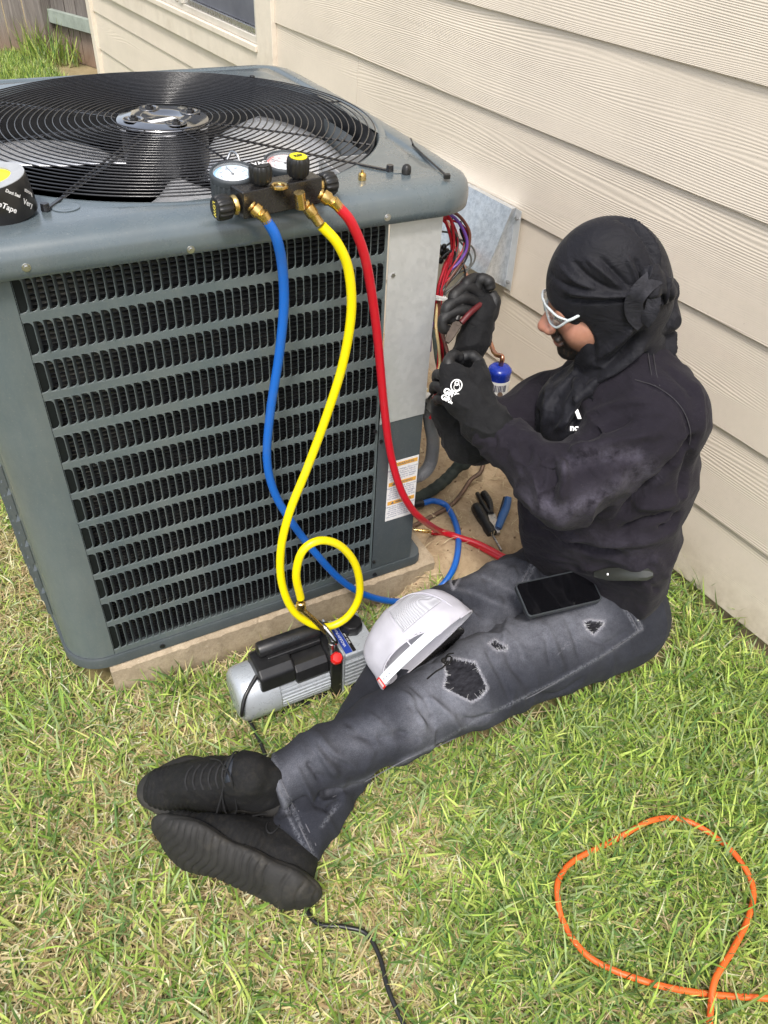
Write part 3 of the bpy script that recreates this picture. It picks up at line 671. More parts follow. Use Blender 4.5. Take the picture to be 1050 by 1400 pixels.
# never let the flat part cross the groove
for t_ in (0.35, 0.7): R.append([base_last[i] * (1 - t_) + C1[i] * t_ for i in range(n)])
R.append(C1); R.append(circ(0.4235, 1.0284)); R.append(circ(0.418, 1.0297)); R.append(circ(0.4135, 1.0267)); R.append(circ(0.411, 1.0)); R.append(circ(0.409, 0.90))
m.rings(R, True, False, False); m.build('lid', 'unit_lid_paint', U, 60)
m = MB(); m.lathe([(0.4075, 0.895), (0.4075, 1.0222), (0.4045, 1.0222), (0.40, 0.95), (0.4045, 0.895)], (GC[0], GC[1], 0), seg=96); m.build('fan_shroud', 'interior_dark', U, 60)
m = MB(); m.lathe([(0.62, 0), (0.62, 0.005)], (GC[0], GC[1], 0.13), seg=4); m.box((-0.75, 0.05, 0.128), (-0.02, 0.9, 0.132)); m = MB(); m.box((-0.78, 0.04, 0.1275), (-0.02, 0.9, 0.131)); m.build('inner_floor', 'interior_dark', U, 0)
m = MB(); m.lathe([(0.0, 0), (0.085, 0), (0.095, 0.02), (0.095, 0.3), (0.07, 0.34), (0, 0.35)], (-0.28, 0.6, 0.131), seg=32); m.build('compressor', 'black_paint', U, 40)
# dimples with screws near the grille
for px, py in ((90, 283), (540, 232)):
    P = on(px, py, 2, 1.0282); m = MB(); m.lathe([(0.020, 0.0), (0.0205, 0.0012), (0.017, 0.0016), (0.012, 0.0004), (0, 0.0004)], (P[0], P[1], 1.0274), seg=28); m.build('dimple', 'unit_lid_paint', U, 60)
# ---- fan guard
G = thing('tmp', 'x', 'x'); bpy.data.objects.remove(G)
def gz_(r): return 1.0347 + 0.010 * (1 - (r / 0.41) ** 2)
NR = 25
for k in range(NR):
    r = 0.094 + (0.408 - 0.094) * k / (NR - 1); m = MB(); N_ = 96 if r > 0.2 else 64
    m.tube([(GC[0] + r * math.cos(2 * math.pi * i / N_), GC[1] + r * math.sin(2 * math.pi * i / N_), gz_(r)) for i in range(N_)], 0.0013, 7, closed=True); m.build('guard_ring', 'wire_black', U, 60)
for k in range(8):
    a = math.radians(45 * k + 8); c, s_ = math.cos(a), math.sin(a); m = MB()
    m.tube([(GC[0] + c * r, GC[1] + s_ * r, gz_(r) - 0.0042) for r in (0.07, 0.15, 0.25, 0.33, 0.407)], 0.0019, 7); m.build('guard_spoke', 'wire_black', U, 60)
for px, py in ((62, 284), (533, 231), (345, 108), (-60, 130)):
    P = on(px, py, 2, 1.0322); d = nrm(P - V(GC[0], GC[1], P[2])); u = V(-d[1], d[0], 0); L = np.linalg.norm((P - GC)[:2]); m = MB()
    a = GC + d * 0.085; b_ = GC + d * L
    m.obox(V((a[0] + b_[0]) / 2, (a[1] + b_[1]) / 2, 1.0297), d, u, V(0, 0, 1), (L - 0.085) / 2, 0.0032, 0.0014)
    m.cyl((P[0], P[1], 1.0282), (P[0], P[1], 1.0392), 0.007, 0.006, 12); m.build('guard_strap', 'wire_black', U, 30, 0.0008)
# motor cap
m = MB(); gcz = (GC[0], GC[1], 1.0382)
m.lathe([(0.0, 0.004), (0.030, 0.004), (0.036, 0.0065), (0.045, 0.008), (0.066, 0.008), (0.074, 0.0055), (0.083, 0.005), (0.088, 0.003), (0.089, -0.002), (0.086, -0.008), (0.0, -0.009)], gcz, seg=64)
cap = m.build('motor_cap', 'chrome_black', U, 60)
for k in range(4):
    a = math.radians(90 * k + 10); x, y = GC[0] + 0.058 * math.cos(a), GC[1] + 0.058 * math.sin(a); m = MB()
    m.lathe([(0.020, 1.0457), (0.0205, 1.0472), (0.017, 1.0474), (0.012, 1.0458), (0, 1.0458)], (x, y, 0), seg=24); m.build('cap_dimple', 'chrome_black', cap, 60)
    m = MB(); m.cyl((x, y, 1.0459), (x, y, 1.0500), 0.0085, seg=6); m.cyl((x, y, 1.0500), (x, y, 1.0530), 0.0045, seg=10); m.build('cap_bolt', 'black_paint', cap, 25, 0.0005)
P = on(222, 164, 2, 1.0467); m = MB(); m.obox((P[0], P[1], 1.0469), V(.96, .28, 0), V(-.28, .96, 0), V(0, 0, 1), 0.027, 0.008, 0.0003); m.build('cap_label', 'label_white', cap, 0)
m = MB(); m.lathe([(0.0, 0), (0.078, 0), (0.082, 0.012), (0.082, 0.075), (0.07, 0.08), (0, 0.08)], (GC[0], GC[1], 0.955), seg=40); m.build('fan_motor', 'black_paint', U, 40)
m = MB(); m.cyl((GC[0], GC[1], 0.86), (GC[0], GC[1], 0.936), 0.035); m.build('fan_hub', 'steel', U, 40)
for k in range(3):
    m = MB(); a0 = math.radians(-106 + 120 * k); R = []; NRr, NA = 12, 12
    vs = []
    for i in range(NRr + 1):
        r = 0.06 + 0.325 * i / NRr; wd_ = math.radians(30 + 32 * min(1, i / 5) - 6 * (i / NRr) ** 3)
        for j in range(NA + 1):
            t_ = j / NA - 0.5; a = a0 + wd_ * t_; z = 0.935 + 0.05 * t_ * (0.7 + r) + 0.012 * math.cos(t_ * math.pi); vs.append((GC[0] + r * math.cos(a), GC[1] + r * math.sin(a), z))
    fs = []
    for i in range(NRr):
        for j in range(NA): a = i * (NA + 1) + j; fs.append((a, a + 1, a + NA + 2, a + NA + 1))
    m.add(vs, fs); o = m.build('fan_blade', 'blade_metal', U, 60); q = o.modifiers.new('thickness', 'SOLIDIFY'); q.thickness = 0.002
# ---- warning label on the lower panel
q = [fr(*p, -0.0022) for p in ((531.5, 633), (572.8, 621.5), (566.5, 701.5), (527.5, 712))]
ux = nrm(q[1] - q[0]); x0, x1 = q[0][0], q[1][0]; z0, z1 = (q[2][2] + q[3][2]) / 2, (q[0][2] + q[1][2]) / 2
m = MB(); m.box((x0, -0.0026, z0), (x1, -0.0019, z1)); lab = m.build('warning_label', 'label_white', U, 0)
Hh = z1 - z0; Wl = x1 - x0
for fz in (0.03, 0.34, 0.66):
    zc = z1 - Hh * fz
    m = MB(); m.box((x0 + .003, -0.0031, zc - Hh * 0.062), (x1 - .003, -0.0027, zc)); ob = m.build('orange_band', 'label_orange', lab, 0)
    text('band_text', '\u25B2 WARNING', Hh * 0.05, (x0 + Wl * .5, -0.0033, zc - Hh * .031), (1, 0, 0), (0, 0, 1), 'ink', lab)
    lines = ['Hazardous voltage. Disconnect', 'all electric power before', 'servicing. Failure to do so', 'can cause property damage,', 'personal injury or death.', 'Use copper conductors only.']
    text('label_text', '\n'.join(lines if fz > .1 else lines[:5]), Hh * 0.036, (x0 + Wl * .5, -0.0029, zc - Hh * (0.185)), (1, 0, 0), (0, 0, 1), 'ink_grey', lab)
# ---- galvanised cover on the wall behind
DC = thing('sheet_metal_cover', 'galvanised sheet metal cover screwed to the siding behind the unit corner', 'cover', tuple(W(0.9, 0.7)))
a1 = V(*[0, 0, 0]); P1 = onwall(707, 284); P2 = onwall(692, 392)
sA, zA = P1; sB, zB = P2
d1 = 0.22
top0, top1 = W(sA, zA + 0.02, 0.004), W(sA + 0.62, zA + 0.04, 0.004)
o0 = far(650, 372, 1.0); 
def fronted(px, py, n): s_, z_ = onwall(px, py, n); return W(s_, z_, n)
f0, f1 = fronted(700, 286, 0.06), fronted(662, 378, 0.13)
g0 = W((f0 @ WD) + 0.42, f0[2] + .0, 0.06); g1 = W((f1 @ WD) + 0.42, f1[2], 0.13)
wb = W(sB, zB, 0.004); wt = W(sA, zA, 0.004); wb2 = wb + WD * 0.47; wt2 = wt + WD * 0.47
m = MB(); m.add([wt, f0, f1, wb, wt2, g0, g1, wb2], [(0, 3, 2, 1), (1, 2, 6, 5), (0, 1, 5, 4), (4, 5, 6, 7), (3, 7, 6, 2)])
o = m.build('cover_body', 'galvanized_sky_tint', DC, 0); q = o.modifiers.new('thickness', 'SOLIDIFY'); q.thickness = 0.0012
m = MB(); m.add([wt, wb, wb - WD * .028 + WN * .002, wt - WD * .028 + WN * .002], [(0, 1, 2, 3)]); o = m.build('flange', 'galvanized', DC, 0); q = o.modifiers.new('thickness', 'SOLIDIFY'); q.thickness = 0.0012
for t_ in (0.1, 0.9):
    P = wt * (1 - t_) + wb * t_ - WD * .014 + WN * .004; m = MB(); m.cyl(P, P + WN * .005, 0.006, seg=6); m.build('cover_screw', 'steel', DC, 0, .0005)
# ================================================================== THE PERSON
def pj(C):
    c = (C - CAM) @ RC.T; return 525 + FPX * c[:, 0] / c[:, 2], 700 + FPX * c[:, 1] / c[:, 2]
def facing(me):
    C = vco(me); N = vno(me); d = C - CAM; d /= np.linalg.norm(d, axis=1)[:, None]; return (-(N * d).sum(1))
def poly_sd(px, py, poly):        # signed distance (px) to a closed outline, negative inside
    P = np.array(poly, float); D = np.full(len(px), 1e9); ins = np.zeros(len(px), bool); n = len(P)
    for i in range(n):
        a, b = P[i], P[(i + 1) % n]; ab = b - a; t = np.clip(((px - a[0]) * ab[0] + (py - a[1]) * ab[1]) / (ab @ ab), 0, 1)
        D = np.minimum(D, np.hypot(px - a[0] - t * ab[0], py - a[1] - t * ab[1]))
        c = ((a[1] > py) != (b[1] > py)) & (px < (b[0] - a[0]) * (py - a[1]) / (b[1] - a[1] + 1e-9) + a[0]); ins ^= c
    return np.where(ins, -D, D)
def line_d(px, py, L):
    D = np.full(len(px), 1e9)
    for i in range(len(L) - 1):
        a, b = np.array(L[i], float), np.array(L[i + 1], float); ab = b - a; t = np.clip(((px - a[0]) * ab[0] + (py - a[1]) * ab[1]) / (ab @ ab), 0, 1)
        D = np.minimum(D, np.hypot(px - a[0] - t * ab[0], py - a[1] - t * ab[1]))
    return D
def wrinkle(me, a, b, f1, f2, amp, mask=None, seed=0, octv=2):
    C = vco(me); N = vno(me); ax = nrm(np.subtract(b, a)); q = C @ ax; R = C - np.outer(q, ax); P = R * f2 + np.outer(q * f1, ax)
    w = 1 - np.abs(fbm(P, 1.0, octv, seed)); w = w ** 3; w = (w - w.mean()) * amp
    if mask is not None: w = w * mask(C)
    setco(me, C + N * w[:, None])

# ---- cloth and skin materials
s = NT('skin'); c = s.ramp(s.noise(40, 5, 0.6), [(0.3, (0.33, 0.155, 0.10)), (0.7, (0.45, 0.235, 0.165))])
rd = s.attr('red', 'Fac'); c = s.mix(rd, c, (0.50, 0.16, 0.12)); bd = s.attr('beard', 'Fac')
hair = s.math('MULTIPLY', bd, s.ramp(s.noise(420, 3, 0.7), [(0.22, 0.55), (0.45, 1.0)])); c = s.mix(hair, c, (0.010, 0.010, 0.009)); lp = s.attr('lip', 'Fac'); c = s.mix(lp, c, (0.42, 0.15, 0.12))
s.set(Base_Color=c, Roughness=0.48, Subsurface_Weight=0.12, Subsurface_Radius=(0.01, 0.004, 0.002)); s.bump(s.noise(600, 3), 0.25, 0.0006)
def mat_cloth(name, col, dust, dcol, weave=900, rough=0.95, lint=0.0):
    s = NT(name); n = s.noise(14, 6, 0.7); c = s.mix(s.ramp(n, [(0.3, 0.0), (0.72, 1.0)]), tuple(q * 0.82 for q in col), tuple(q * 1.25 for q in col))
    d = s.math('MULTIPLY', s.attr('dust', 'Fac'), s.ramp(s.noise(30, 7, 0.75), [(0.36, 0.0), (0.60, 1.0)])); c = s.mix(s.math('MULTIPLY', d, dust, True), c, dcol)
    if lint: c = s.mix(s.ramp(s.noise(700, 1, 0.5), [(0.74, 0.0), (0.80, lint)]), c, (0.25, 0.24, 0.24))
    s.set(Base_Color=c, Roughness=rough, Sheen_Weight=0.04, Sheen_Roughness=0.5); s.b.inputs['Specular IOR Level'].default_value = 0.2
    b = s.bump(s.noise(24, 5, 0.6, s.map((1, 1, 1.6)), 0.8), 0.6, 0.008); s.bump(s.noise(weave, 2, 0.6), 0.35, 0.0007, b); return s.m
mat_cloth('shirt_cloth', (0.0125, 0.0105, 0.0155), 0.85, (0.066, 0.060, 0.080), lint=0.25)
mat_cloth('scarf_cloth', (0.0075, 0.0075, 0.0108), 0.5, (0.034, 0.034, 0.042), 1200, 0.62)
mat_cloth('glove_knit', (0.006, 0.006, 0.007), 0.4, (0.05, 0.05, 0.05), 700, 0.8)
simple('glove_rubber', (0.0075, 0.0075, 0.0085), 0.55, var=0.3, scale=60, bump=0.6, bscale=420, dirt=((0.06, 0.055, 0.05), 0.3))
s = NT('denim'); n = s.noise(16, 7, 0.75); fine = s.noise(650, 3, 0.75)
mm = s.n.new('ShaderNodeMapping'); s.t.links.new(s.co, mm.inputs[0]); mm.inputs['Scale'].default_value = (60, 900, 900); slub = s.noise(1.0, 3, 0.6, mm.outputs[0])
c = s.mix(s.ramp(n, [(0.3, 0.0), (0.7, 1.0)]), (0.0125, 0.0135, 0.019), (0.026, 0.028, 0.037))
fd = s.math('MULTIPLY', s.attr('fade', 'Fac'), s.ramp(s.noise(38, 7, 0.78), [(0.30, 0.38), (0.66, 1.0)])); c = s.mix(fd, c, (0.14, 0.145, 0.172))
tw = s.math('MULTIPLY', s.ramp(fine, [(0.42, 0.0), (0.64, 1.0)]), s.math('ADD', s.math('MULTIPLY', fd, 0.60), 0.04)); c = s.mix(tw, c, (0.22, 0.225, 0.25))
sm_ = s.attr('seam', 'Fac'); c = s.mix(s.math('MULTIPLY', sm_, s.ramp(s.noise(240, 3, 0.7), [(0.4, 0.0), (0.55, 0.9)])), c, (0.13, 0.135, 0.155))
rp = s.math('ADD', s.attr('rip', 'Fac'), s.math('MULTIPLY', s.math('SUBTRACT', s.noise(330, 5, 0.75), 0.5), 0.42))      # below 0.35 = open
edge = s.ramp(rp, [(0.36, 0.0), (0.385, 1.0), (0.46, 0.55), (0.56, 0.0)]); c = s.mix(edge, c, (0.26, 0.26, 0.29))
under = s.ramp(rp, [(0.33, 1.0), (0.38, 0.0)]); c = s.mix(under, c, s.ramp(s.noise(60, 6, 0.7, s.map((1, 2.2, 1), (0, 0, .8))), [(0.35, (0.006, 0.006, 0.008)), (0.65, (0.030, 0.030, 0.036))]))
s.set(Base_Color=c, Roughness=0.95, Sheen_Weight=0.02); s.b.inputs['Specular IOR Level'].default_value = 0.15
b = s.bump(s.noise(40, 6, 0.65), 0.45, 0.004); s.bump(s.math('ADD', s.math('ADD', fine, slub), s.math('MULTIPLY', edge, 0.8)), 0.5, 0.0009, b)
simple('thread', (0.55, 0.55, 0.56), 0.9, var=0.2)
simple('shoe_knit', (0.0085, 0.0085, 0.009), 0.8, var=0.3, scale=200, bump=0.8, bscale=500, spec=0.3, dirt=((0.10, 0.085, 0.06), 0.16))
simple('shoe_rubber', (0.021, 0.020, 0.019), 0.68, var=0.3, scale=20, bump=0.3, bscale=300, spec=0.35, dirt=((0.11, 0.095, 0.07), 0.45))
simple('shoe_patch', (0.02, 0.025, 0.036), 0.7, var=0.1)
simple('lace', (0.010, 0.010, 0.011), 0.85, var=0.2)
simple('glasses_frame', (0.55, 0.60, 0.62), 0.25, var=0.05)
s = NT('lens'); s.set(Base_Color=(0.75, 0.8, 0.82), Roughness=0.05, Transmission_Weight=0.92, IOR=1.1, Alpha=0.65)

# ---- joints
HIPN, HIPF = V(.320, -.395, .120), V(.350, -.220, .125)
KN, AN = gr(656, 932, .135), gr(388, 1066, .140)
KF, AF = gr(580, 868, .115), gr(406, 1144, .064)
B1, B2, B3 = far(832, 728, 1.68), far(848, 625, 1.575), far(850, 545, 1.50)
SN, EN_, WN2 = far(898, 572, 1.42), far(772, 672, 1.43), far(662, 578, 1.46)
SF, EF, WF = far(752, 562, 1.63), far(656, 596, 1.60), far(640, 500, 1.57)
HC = far(822, 396, 1.37)
hf = nrm(RC.T @ V(-.95, .25, .18)); hu = nrm(V(0, 0, 1) - hf * hf[2]); hl = np.cross(hu, hf)     # face, up, left ear
HA = [hf, hl, hu]
def H(a, b_, c_): return HC + hf * a + hl * b_ + hu * c_
NK = far(850, 492, 1.455)
ROOT = V(.36, -.33, 0)
PER = thing('person', 'person sitting on the grass in black headscarf, dark shirt and ripped jeans', 'person', tuple(ROOT))

# ---- body: one continuous skin under the clothes, fine round the face
S = SDF()
S.cap(HIPN, KN, .075, .055).cap(KN, AN, .052, .034).cap(HIPF, KF, .07, .055).cap(KF, AF, .05, .034)
S.cap((HIPN + HIPF) / 2 + V(0, 0, .0), B1 + V(.03, 0, .03), .065, .07, .05).cap(B1 + V(.03, 0, .03), B2, .07, .09, .05).cap(B2, B3, .10, .09, .05)
S.cap(B3, SN, .07, .048, .04).cap(SN, EN_, .046, .034).cap(EN_, WN2, .024, .014).cap(B3, SF, .06, .036, .03).cap(SF, EF, .036, .026).cap(EF, WF, .024, .018)
S.cap(B3, NK, .07, .055, .03).cap(NK, H(-.02, 0, -.04), .053, .055, .02)
S.ell(H(-.008, 0, .008), (.090, .072, .098), .02, HA).ell(H(.035, 0, -.055), (.050, .055, .062), .03, HA)      # skull, jaw
S.ell(H(.072, 0, -.098), (.020, .022, .017), .02, HA)                       # chin
S.cap(H(.084, 0, -.002), H(.109, 0, -.036), .0075, .0115, .010)             # nose
S.ell(H(.103, .013, -.040), (.009, .008, .008), .006, HA).ell(H(.103, -.013, -.040), (.009, .008, .008), .006, HA)
S.ell(H(.099, .013, -.040), (.009, .008, .008), .006, HA).ell(H(.099, -.013, -.040), (.009, .008, .008), .006, HA)
S.ell(H(.072, 0, .013), (.013, .036, .009), .025, HA)                        # brow ridge
for sg in (1, -1):
    S.ell(H(.094, sg * .030, -.007), (.012, .016, .010), .010, HA).cut()
    S.ell(H(.0745, sg * .030, -.007), (.0130, .0150, .0105), .004, HA)        # eyeballs
    S.ell(H(.055, sg * .042, -.045), (.022, .020, .022), .02, HA)            # cheeks
S.ell(H(.090, 0, -.063), (.010, .023, .0055), .005, HA).ell(H(.088, 0, -.074), (.010, .020, .006), .005, HA)   # lips
lo = HC - .2; xs = axis_steps(-.62, .56, .011, (HC[0] - .13, HC[0] + .04, .0024)); ys = axis_steps(-.66, .02, .011, (HC[1] - .06, HC[1] + .13, .0026)); zs_ = axis_steps(.005, HC[2] + .16, .011, (HC[2] - .15, HC[2] + .06, .0024))
me = netmesh(S.ev, xs, ys, zs_, 'body'); relax(me, 2, .4)
C = vco(me); L = (C - HC) @ np.array(HA).T
nz = fbm(C, 120, 2)
red = np.exp(-(((L - V(.106, 0, -.036)) ** 2) / np.array([.018, .02, .018]) ** 2).sum(1)) + .5 * np.exp(-(((L - V(.07, .045, -.035)) ** 2) / np.array([.03, .03, .03]) ** 2).sum(1))
mus = np.exp(-(((L - V(.094, 0, -.055)) / np.array([.024, .036, .0105])) ** 2).sum(1) ** 2)
goat = np.clip(np.exp(-(((L - V(.078, 0, -.094)) / np.array([.040, .040, .024])) ** 2).sum(1) ** 2) * 1.3, 0, 1)
side = np.exp(-(((L - V(.078, .028, -.072)) / np.array([.03, .014, .030])) ** 2).sum(1)) + np.exp(-(((L - V(.078, -.028, -.072)) / np.array([.02, .0105, .026])) ** 2).sum(1))
jaw = np.exp(-(((L - V(.05, .045, -.092)) / np.array([.05, .03, .020])) ** 2).sum(1)) * .5
brow = sum(np.exp(-(((L - V(.090, sg * .027, .017)) / np.array([.02, .022, .0042])) ** 2).sum(1) ** 2) for sg in (1, -1))
beard = np.clip(mus + goat + side * .9 + jaw + brow, 0, 1)
lip = sum(np.exp(-(((L - V(.093, 0, z)) / np.array([.014, .015, .0036])) ** 2).sum(1) ** 2) for z in (-.0645, -.0735))
beard = beard * (1 - np.clip(lip, 0, 1))
N = vno(me); setco(me, C + N * (beard * (.0018 + .0012 * np.abs(nz)))[:, None])
wattr(me, 'red', np.clip(red, 0, 1) * .35); wattr(me, 'beard', beard); wattr(me, 'lip', np.clip(lip, 0, 1))
link('body', me, 'skin', PER, 180, fix=False)
simple('eye_white', (0.6, 0.56, 0.52), 0.2, var=0.03)
simple('eye_dark', (0.03, 0.018, 0.012), 0.15, var=0.1)
for sg in (1, -1):
    e = H(.0755, sg * .030, -.007); m = MB(); m.sph(e, .0128, 18, 12); ey = m.build('eye', 'eye_white', PER, 60)
    m = MB(); m.sph(e + hf * .0085 - hu * .003, .0062, 14, 8); m.build('iris', 'eye_dark', ey, 60)
    # lids: upper fold lowered, looking down at the hands
    S2 = SDF(); S2.ell(e, (.0136, .0140, .0134), .001, HA).plane(e - hu * .0045, -nrm(hu * 1.0 - hf * .25), .001)
    me = netmesh(S2.ev, np.arange(e[0] - .02, e[0] + .02, .0016), np.arange(e[1] - .02, e[1] + .02, .0016), np.arange(e[2] - .02, e[2] + .02, .0016), 'eyelid')
    for a_ in ('red', 'beard', 'lip'): wattr(me, a_, np.zeros(len(me.vertices)))
    link('eyelid', me, 'skin', PER, 180, fix=False)

# ---- shirt
S = SDF(); tax = nrm(V(-.96, .25, -.05))
S.cap(V(.345, -.31, .12), B1 + V(.0, .0, -.03), .150, .155, .05, (tax, .78)).cap(B1, B2, .158, .162, .05, (tax, .78)).cap(B2, B3, .160, .125, .05, (tax, .80))
S.cap(far(758, 690, 1.70), far(780, 740, 1.71), .080, .105, .06)
hp = [far(695, 742, 1.76), far(830, 790, 1.62), far(885, 866, 1.70)]; hn = nrm(np.cross(hp[1] - hp[0], hp[2] - hp[0])); hn = -hn if hn[2] > 0 else hn
S.plane(hp[1], hn, .006)
S.cap(B3 + V(.02, 0, .0), SN, .092, .088, .05).cap(B3, SF, .09, .075, .05)
S.cap(B3, NK + V(.01, 0, -.01), .09, .062, .04)
S.cap(SN, EN_, .083, .066, .035).cap(EN_, WN2, .064, .040, .03).cap(SF, EF, .072, .056, .03).cap(EF, far(646, 540, 1.59), .052, .045, .02)
S.cap(far(745, 655, 1.50), far(840, 640, 1.50), .03, .05, .05)
dw = nrm(WN2 - EN_)
# keep off the wall
S.plane(WN * (WOFF + .012) , -WN, .01)
xs = np.arange(-.03, .66, .0052); ys = np.arange(-.60, .12, .0052); zs_ = np.arange(.06, .86, .0052)
def shirt_fn(P):
    d = S.ev(P); q = P - WN2; h = q @ dw; r = np.linalg.norm(q - np.outer(h, dw), axis=1); near = (r < .10) & (h < .2); d = np.where(near, np.maximum(d, h - .004), d); return d
me = netmesh(shirt_fn, xs, ys, zs_, 'shirt'); relax(me, 3, .5)
wrinkle(me, SN, EN_, 18, 8, .016, lambda C: np.exp(-(polydist(C, [SN * .3 + EN_ * .7, EN_ * .8 + WN2 * .2])[0] / .12) ** 2), 1)
wrinkle(me, EN_, WN2, 30, 10, .009, lambda C: np.exp(-(polydist(C, [EN_, WN2])[0] / .085) ** 2), 2)
wrinkle(me, B1, B3, 10, 5, .016, lambda C: np.exp(-(polydist(C, [B1, V(.4, -.31, .13)])[0] / .20) ** 2) * .9 + .15, 3)
wrinkle(me, V(0, 0, 0), V(0, 1, .4), 20, 12, .004, None, 6)
folds(me, [
    # armhole and shoulder seams, sleeve creases, the folded elbow
    ([(889, 480), (893, 510), (900, 530)], .004, 0.0030), ([(868, 520), (900, 531), (930, 556), (943, 590), (938, 620)], .0035, -0.0090),
    ([(836, 716), (880, 672), (925, 630), (955, 590)], .008, -0.0330),
    ([(752, 625), (757, 655), (750, 690)], .008, -0.0210), ([(738, 612), (742, 640), (738, 668)], .006, -0.0135), ([(766, 628), (772, 652), (768, 690)], .008, 0.0150), ([(722, 606), (722, 626), (714, 648)], .005, -0.0105),
    ([(775, 618), (800, 612), (850, 602), (905, 590)], .009, 0.0150), ([(782, 632), (830, 628), (880, 622)], .008, -0.0090), ([(790, 600), (830, 585), (870, 570)], .007, -0.0135), ([(800, 570), (850, 552), (890, 548)], .006, 0.0090),
    ([(690, 596), (694, 612), (688, 632)], .005, -0.0090), ([(672, 592), (678, 606), (674, 622)], .004, -0.0075), ([(705, 598), (708, 616), (702, 640)], .004, 0.0075),
    ([(700, 730), (740, 758), (800, 775), (870, 780)], .006, 0.0120), ([(720, 715), (790, 750), (860, 760)], .012, -0.0150), ([(750, 730), (830, 740), (905, 735)], .010, 0.0150),
    ([(845, 730), (880, 715), (925, 700)], .009, -0.0195), ([(860, 690), (900, 690), (940, 675)], .009, 0.0165), ([(930, 700), (915, 720), (900, 722)], .007, -0.0180),
    ([(880, 790), (900, 810), (895, 845)], .006, -0.0150), ([(890, 760), (912, 790), (905, 830)], .008, 0.0120), ([(945, 610), (935, 650), (925, 690)], .008, -0.0150),
    ([(945, 520), (957, 560), (955, 600)], .010, 0.0105), ([(905, 500), (935, 525), (950, 545)], .008, -0.0075),
])
relax(me, 1, .35)
C = vco(me); px, py = pj(C)
dust = np.exp(-(line_d(px, py, [(740, 688), (770, 702), (800, 688), (850, 665), (890, 640)]) / 15) ** 2) * 1.1 + np.exp(-(line_d(px, py, [(770, 640), (800, 622), (870, 620)]) / 12) ** 2) * .9 \
    + .5 * np.exp(-(line_d(px, py, [(700, 650), (730, 680)]) / 14) ** 2) + .35 * np.exp(-(line_d(px, py, [(780, 740), (880, 760)]) / 22) ** 2) + .05
wattr(me, 'dust', np.clip(dust, 0, 1.2) * np.clip(facing(me) + .3, 0, 1))
SH = link('shirt', me, 'shirt_cloth', PER, 180, fix=False)
simple('stitching', (0.035, 0.033, 0.038), 0.9)
bv_ = bvh_of(me)
def surf_tube(bv, pts, r, lift=0.0005, n=6, seg=6, m=None):
    q = hit(bv, pts); m = m or MB()
    if len(q) > 1:
        q = catmull(q, n); q = q + np.array([nrm(CAM - p) for p in q]) * lift; m.tube(q, r, seg)
    return m
m = MB()
for P in ([(886, 482), (890, 508), (896, 528)], [(893, 482), (897, 508), (902, 528)], [(868, 519), (900, 530), (930, 555), (944, 590), (939, 622)]): surf_tube(bv_, P, .0009, m=m)
m.build('seam_stitching', 'stitching', SH, 60)

# ---- jeans
SA, SB = SDF(), SDF(); kn2 = KN * .55 + AN * .45
SA.cap(HIPN + V(.01, .0, .01), KN, .106, .087, .04).chain([KN, kn2, AN], [.086, .070, .055], .03)
SA.cap(HIPN + V(.02, .02, .03), HIPF + V(.02, -.02, .03), .100, .100, .05).cap(V(.335, -.31, .13), V(.33, -.30, .20), .13, .13, .04)
dn, df = nrm(AN - KN), nrm(AF - KF)
SA.ell(AN - dn * .080 + V(0, -.005, .016), (.032, .052, .050), .018).ell(AN - dn * .035 + V(.01, -.0, .004), (.026, .056, .056), .012)
SB.cap(HIPF + V(.02, 0, .01), KF, .106, .084, .04).cap(KF, AF, .079, .052, .012).ell(AF - df * .035, (.030, .054, .050), .015).ell(AF - df * .09, (.034, .060, .052), .02)
SB.cap(AF - df * .03, AF - df * .03 + V(.0, 0, -.01), .054, .056, .02)
eN = AN + dn * .012; eF = AF + df * .014
s_n = nrm(dn + V(0, .25, -.15)); s_f = nrm(df + V(-.25, -.05, -.0))
def jeans_fn(P):
    dA, dB = SA.ev(P), SB.ev(P)
    for i, (p, n_) in enumerate(((eN, s_n), (eF, s_f))):
        q = P - p; h = q @ n_; r = np.linalg.norm(q - np.outer(h, n_), axis=1); near = (r < .14) & (h < .25) & (P[:, 0] < -.2)
        if i == 0: dA = np.where(near, np.maximum(dA, h), dA)
        else: dB = np.where(near, np.maximum(dB, h), dB)
    k = np.where(P[:, 0] > .15, .04, .006); h = np.clip(.5 + .5 * (dA - dB) / k, 0, 1); d = dA * (1 - h) + dB * h - k * h * (1 - h)
    return np.maximum(d, .006 - P[:, 2])
xs = np.arange(-.66, .60, .0045); ys = np.arange(-.66, .0, .0045); zs_ = np.arange(-.01, .36, .0045)
me = netmesh(jeans_fn, xs, ys, zs_, 'jeans'); relax(me, 2, .5)
wrinkle(me, KN, AN, 16, 7, .013, lambda C: np.exp(-(polydist(C, [KN * .6 + AN * .4, AN])[0] / .09) ** 2), 4)
wrinkle(me, HIPN, KN, 13, 6, .014, lambda C: np.exp(-(polydist(C, [HIPN, KN])[0] / .12) ** 2) * .8, 5)
wrinkle(me, HIPF, KF, 17, 6, .018, lambda C: np.exp(-(polydist(C, [HIPF, KF])[0] / .11) ** 2), 8)
wrinkle(me, KF, AF, 20, 7, .016, lambda C: np.exp(-(polydist(C, [KF * .4 + AF * .6, AF])[0] / .07) ** 2), 9)
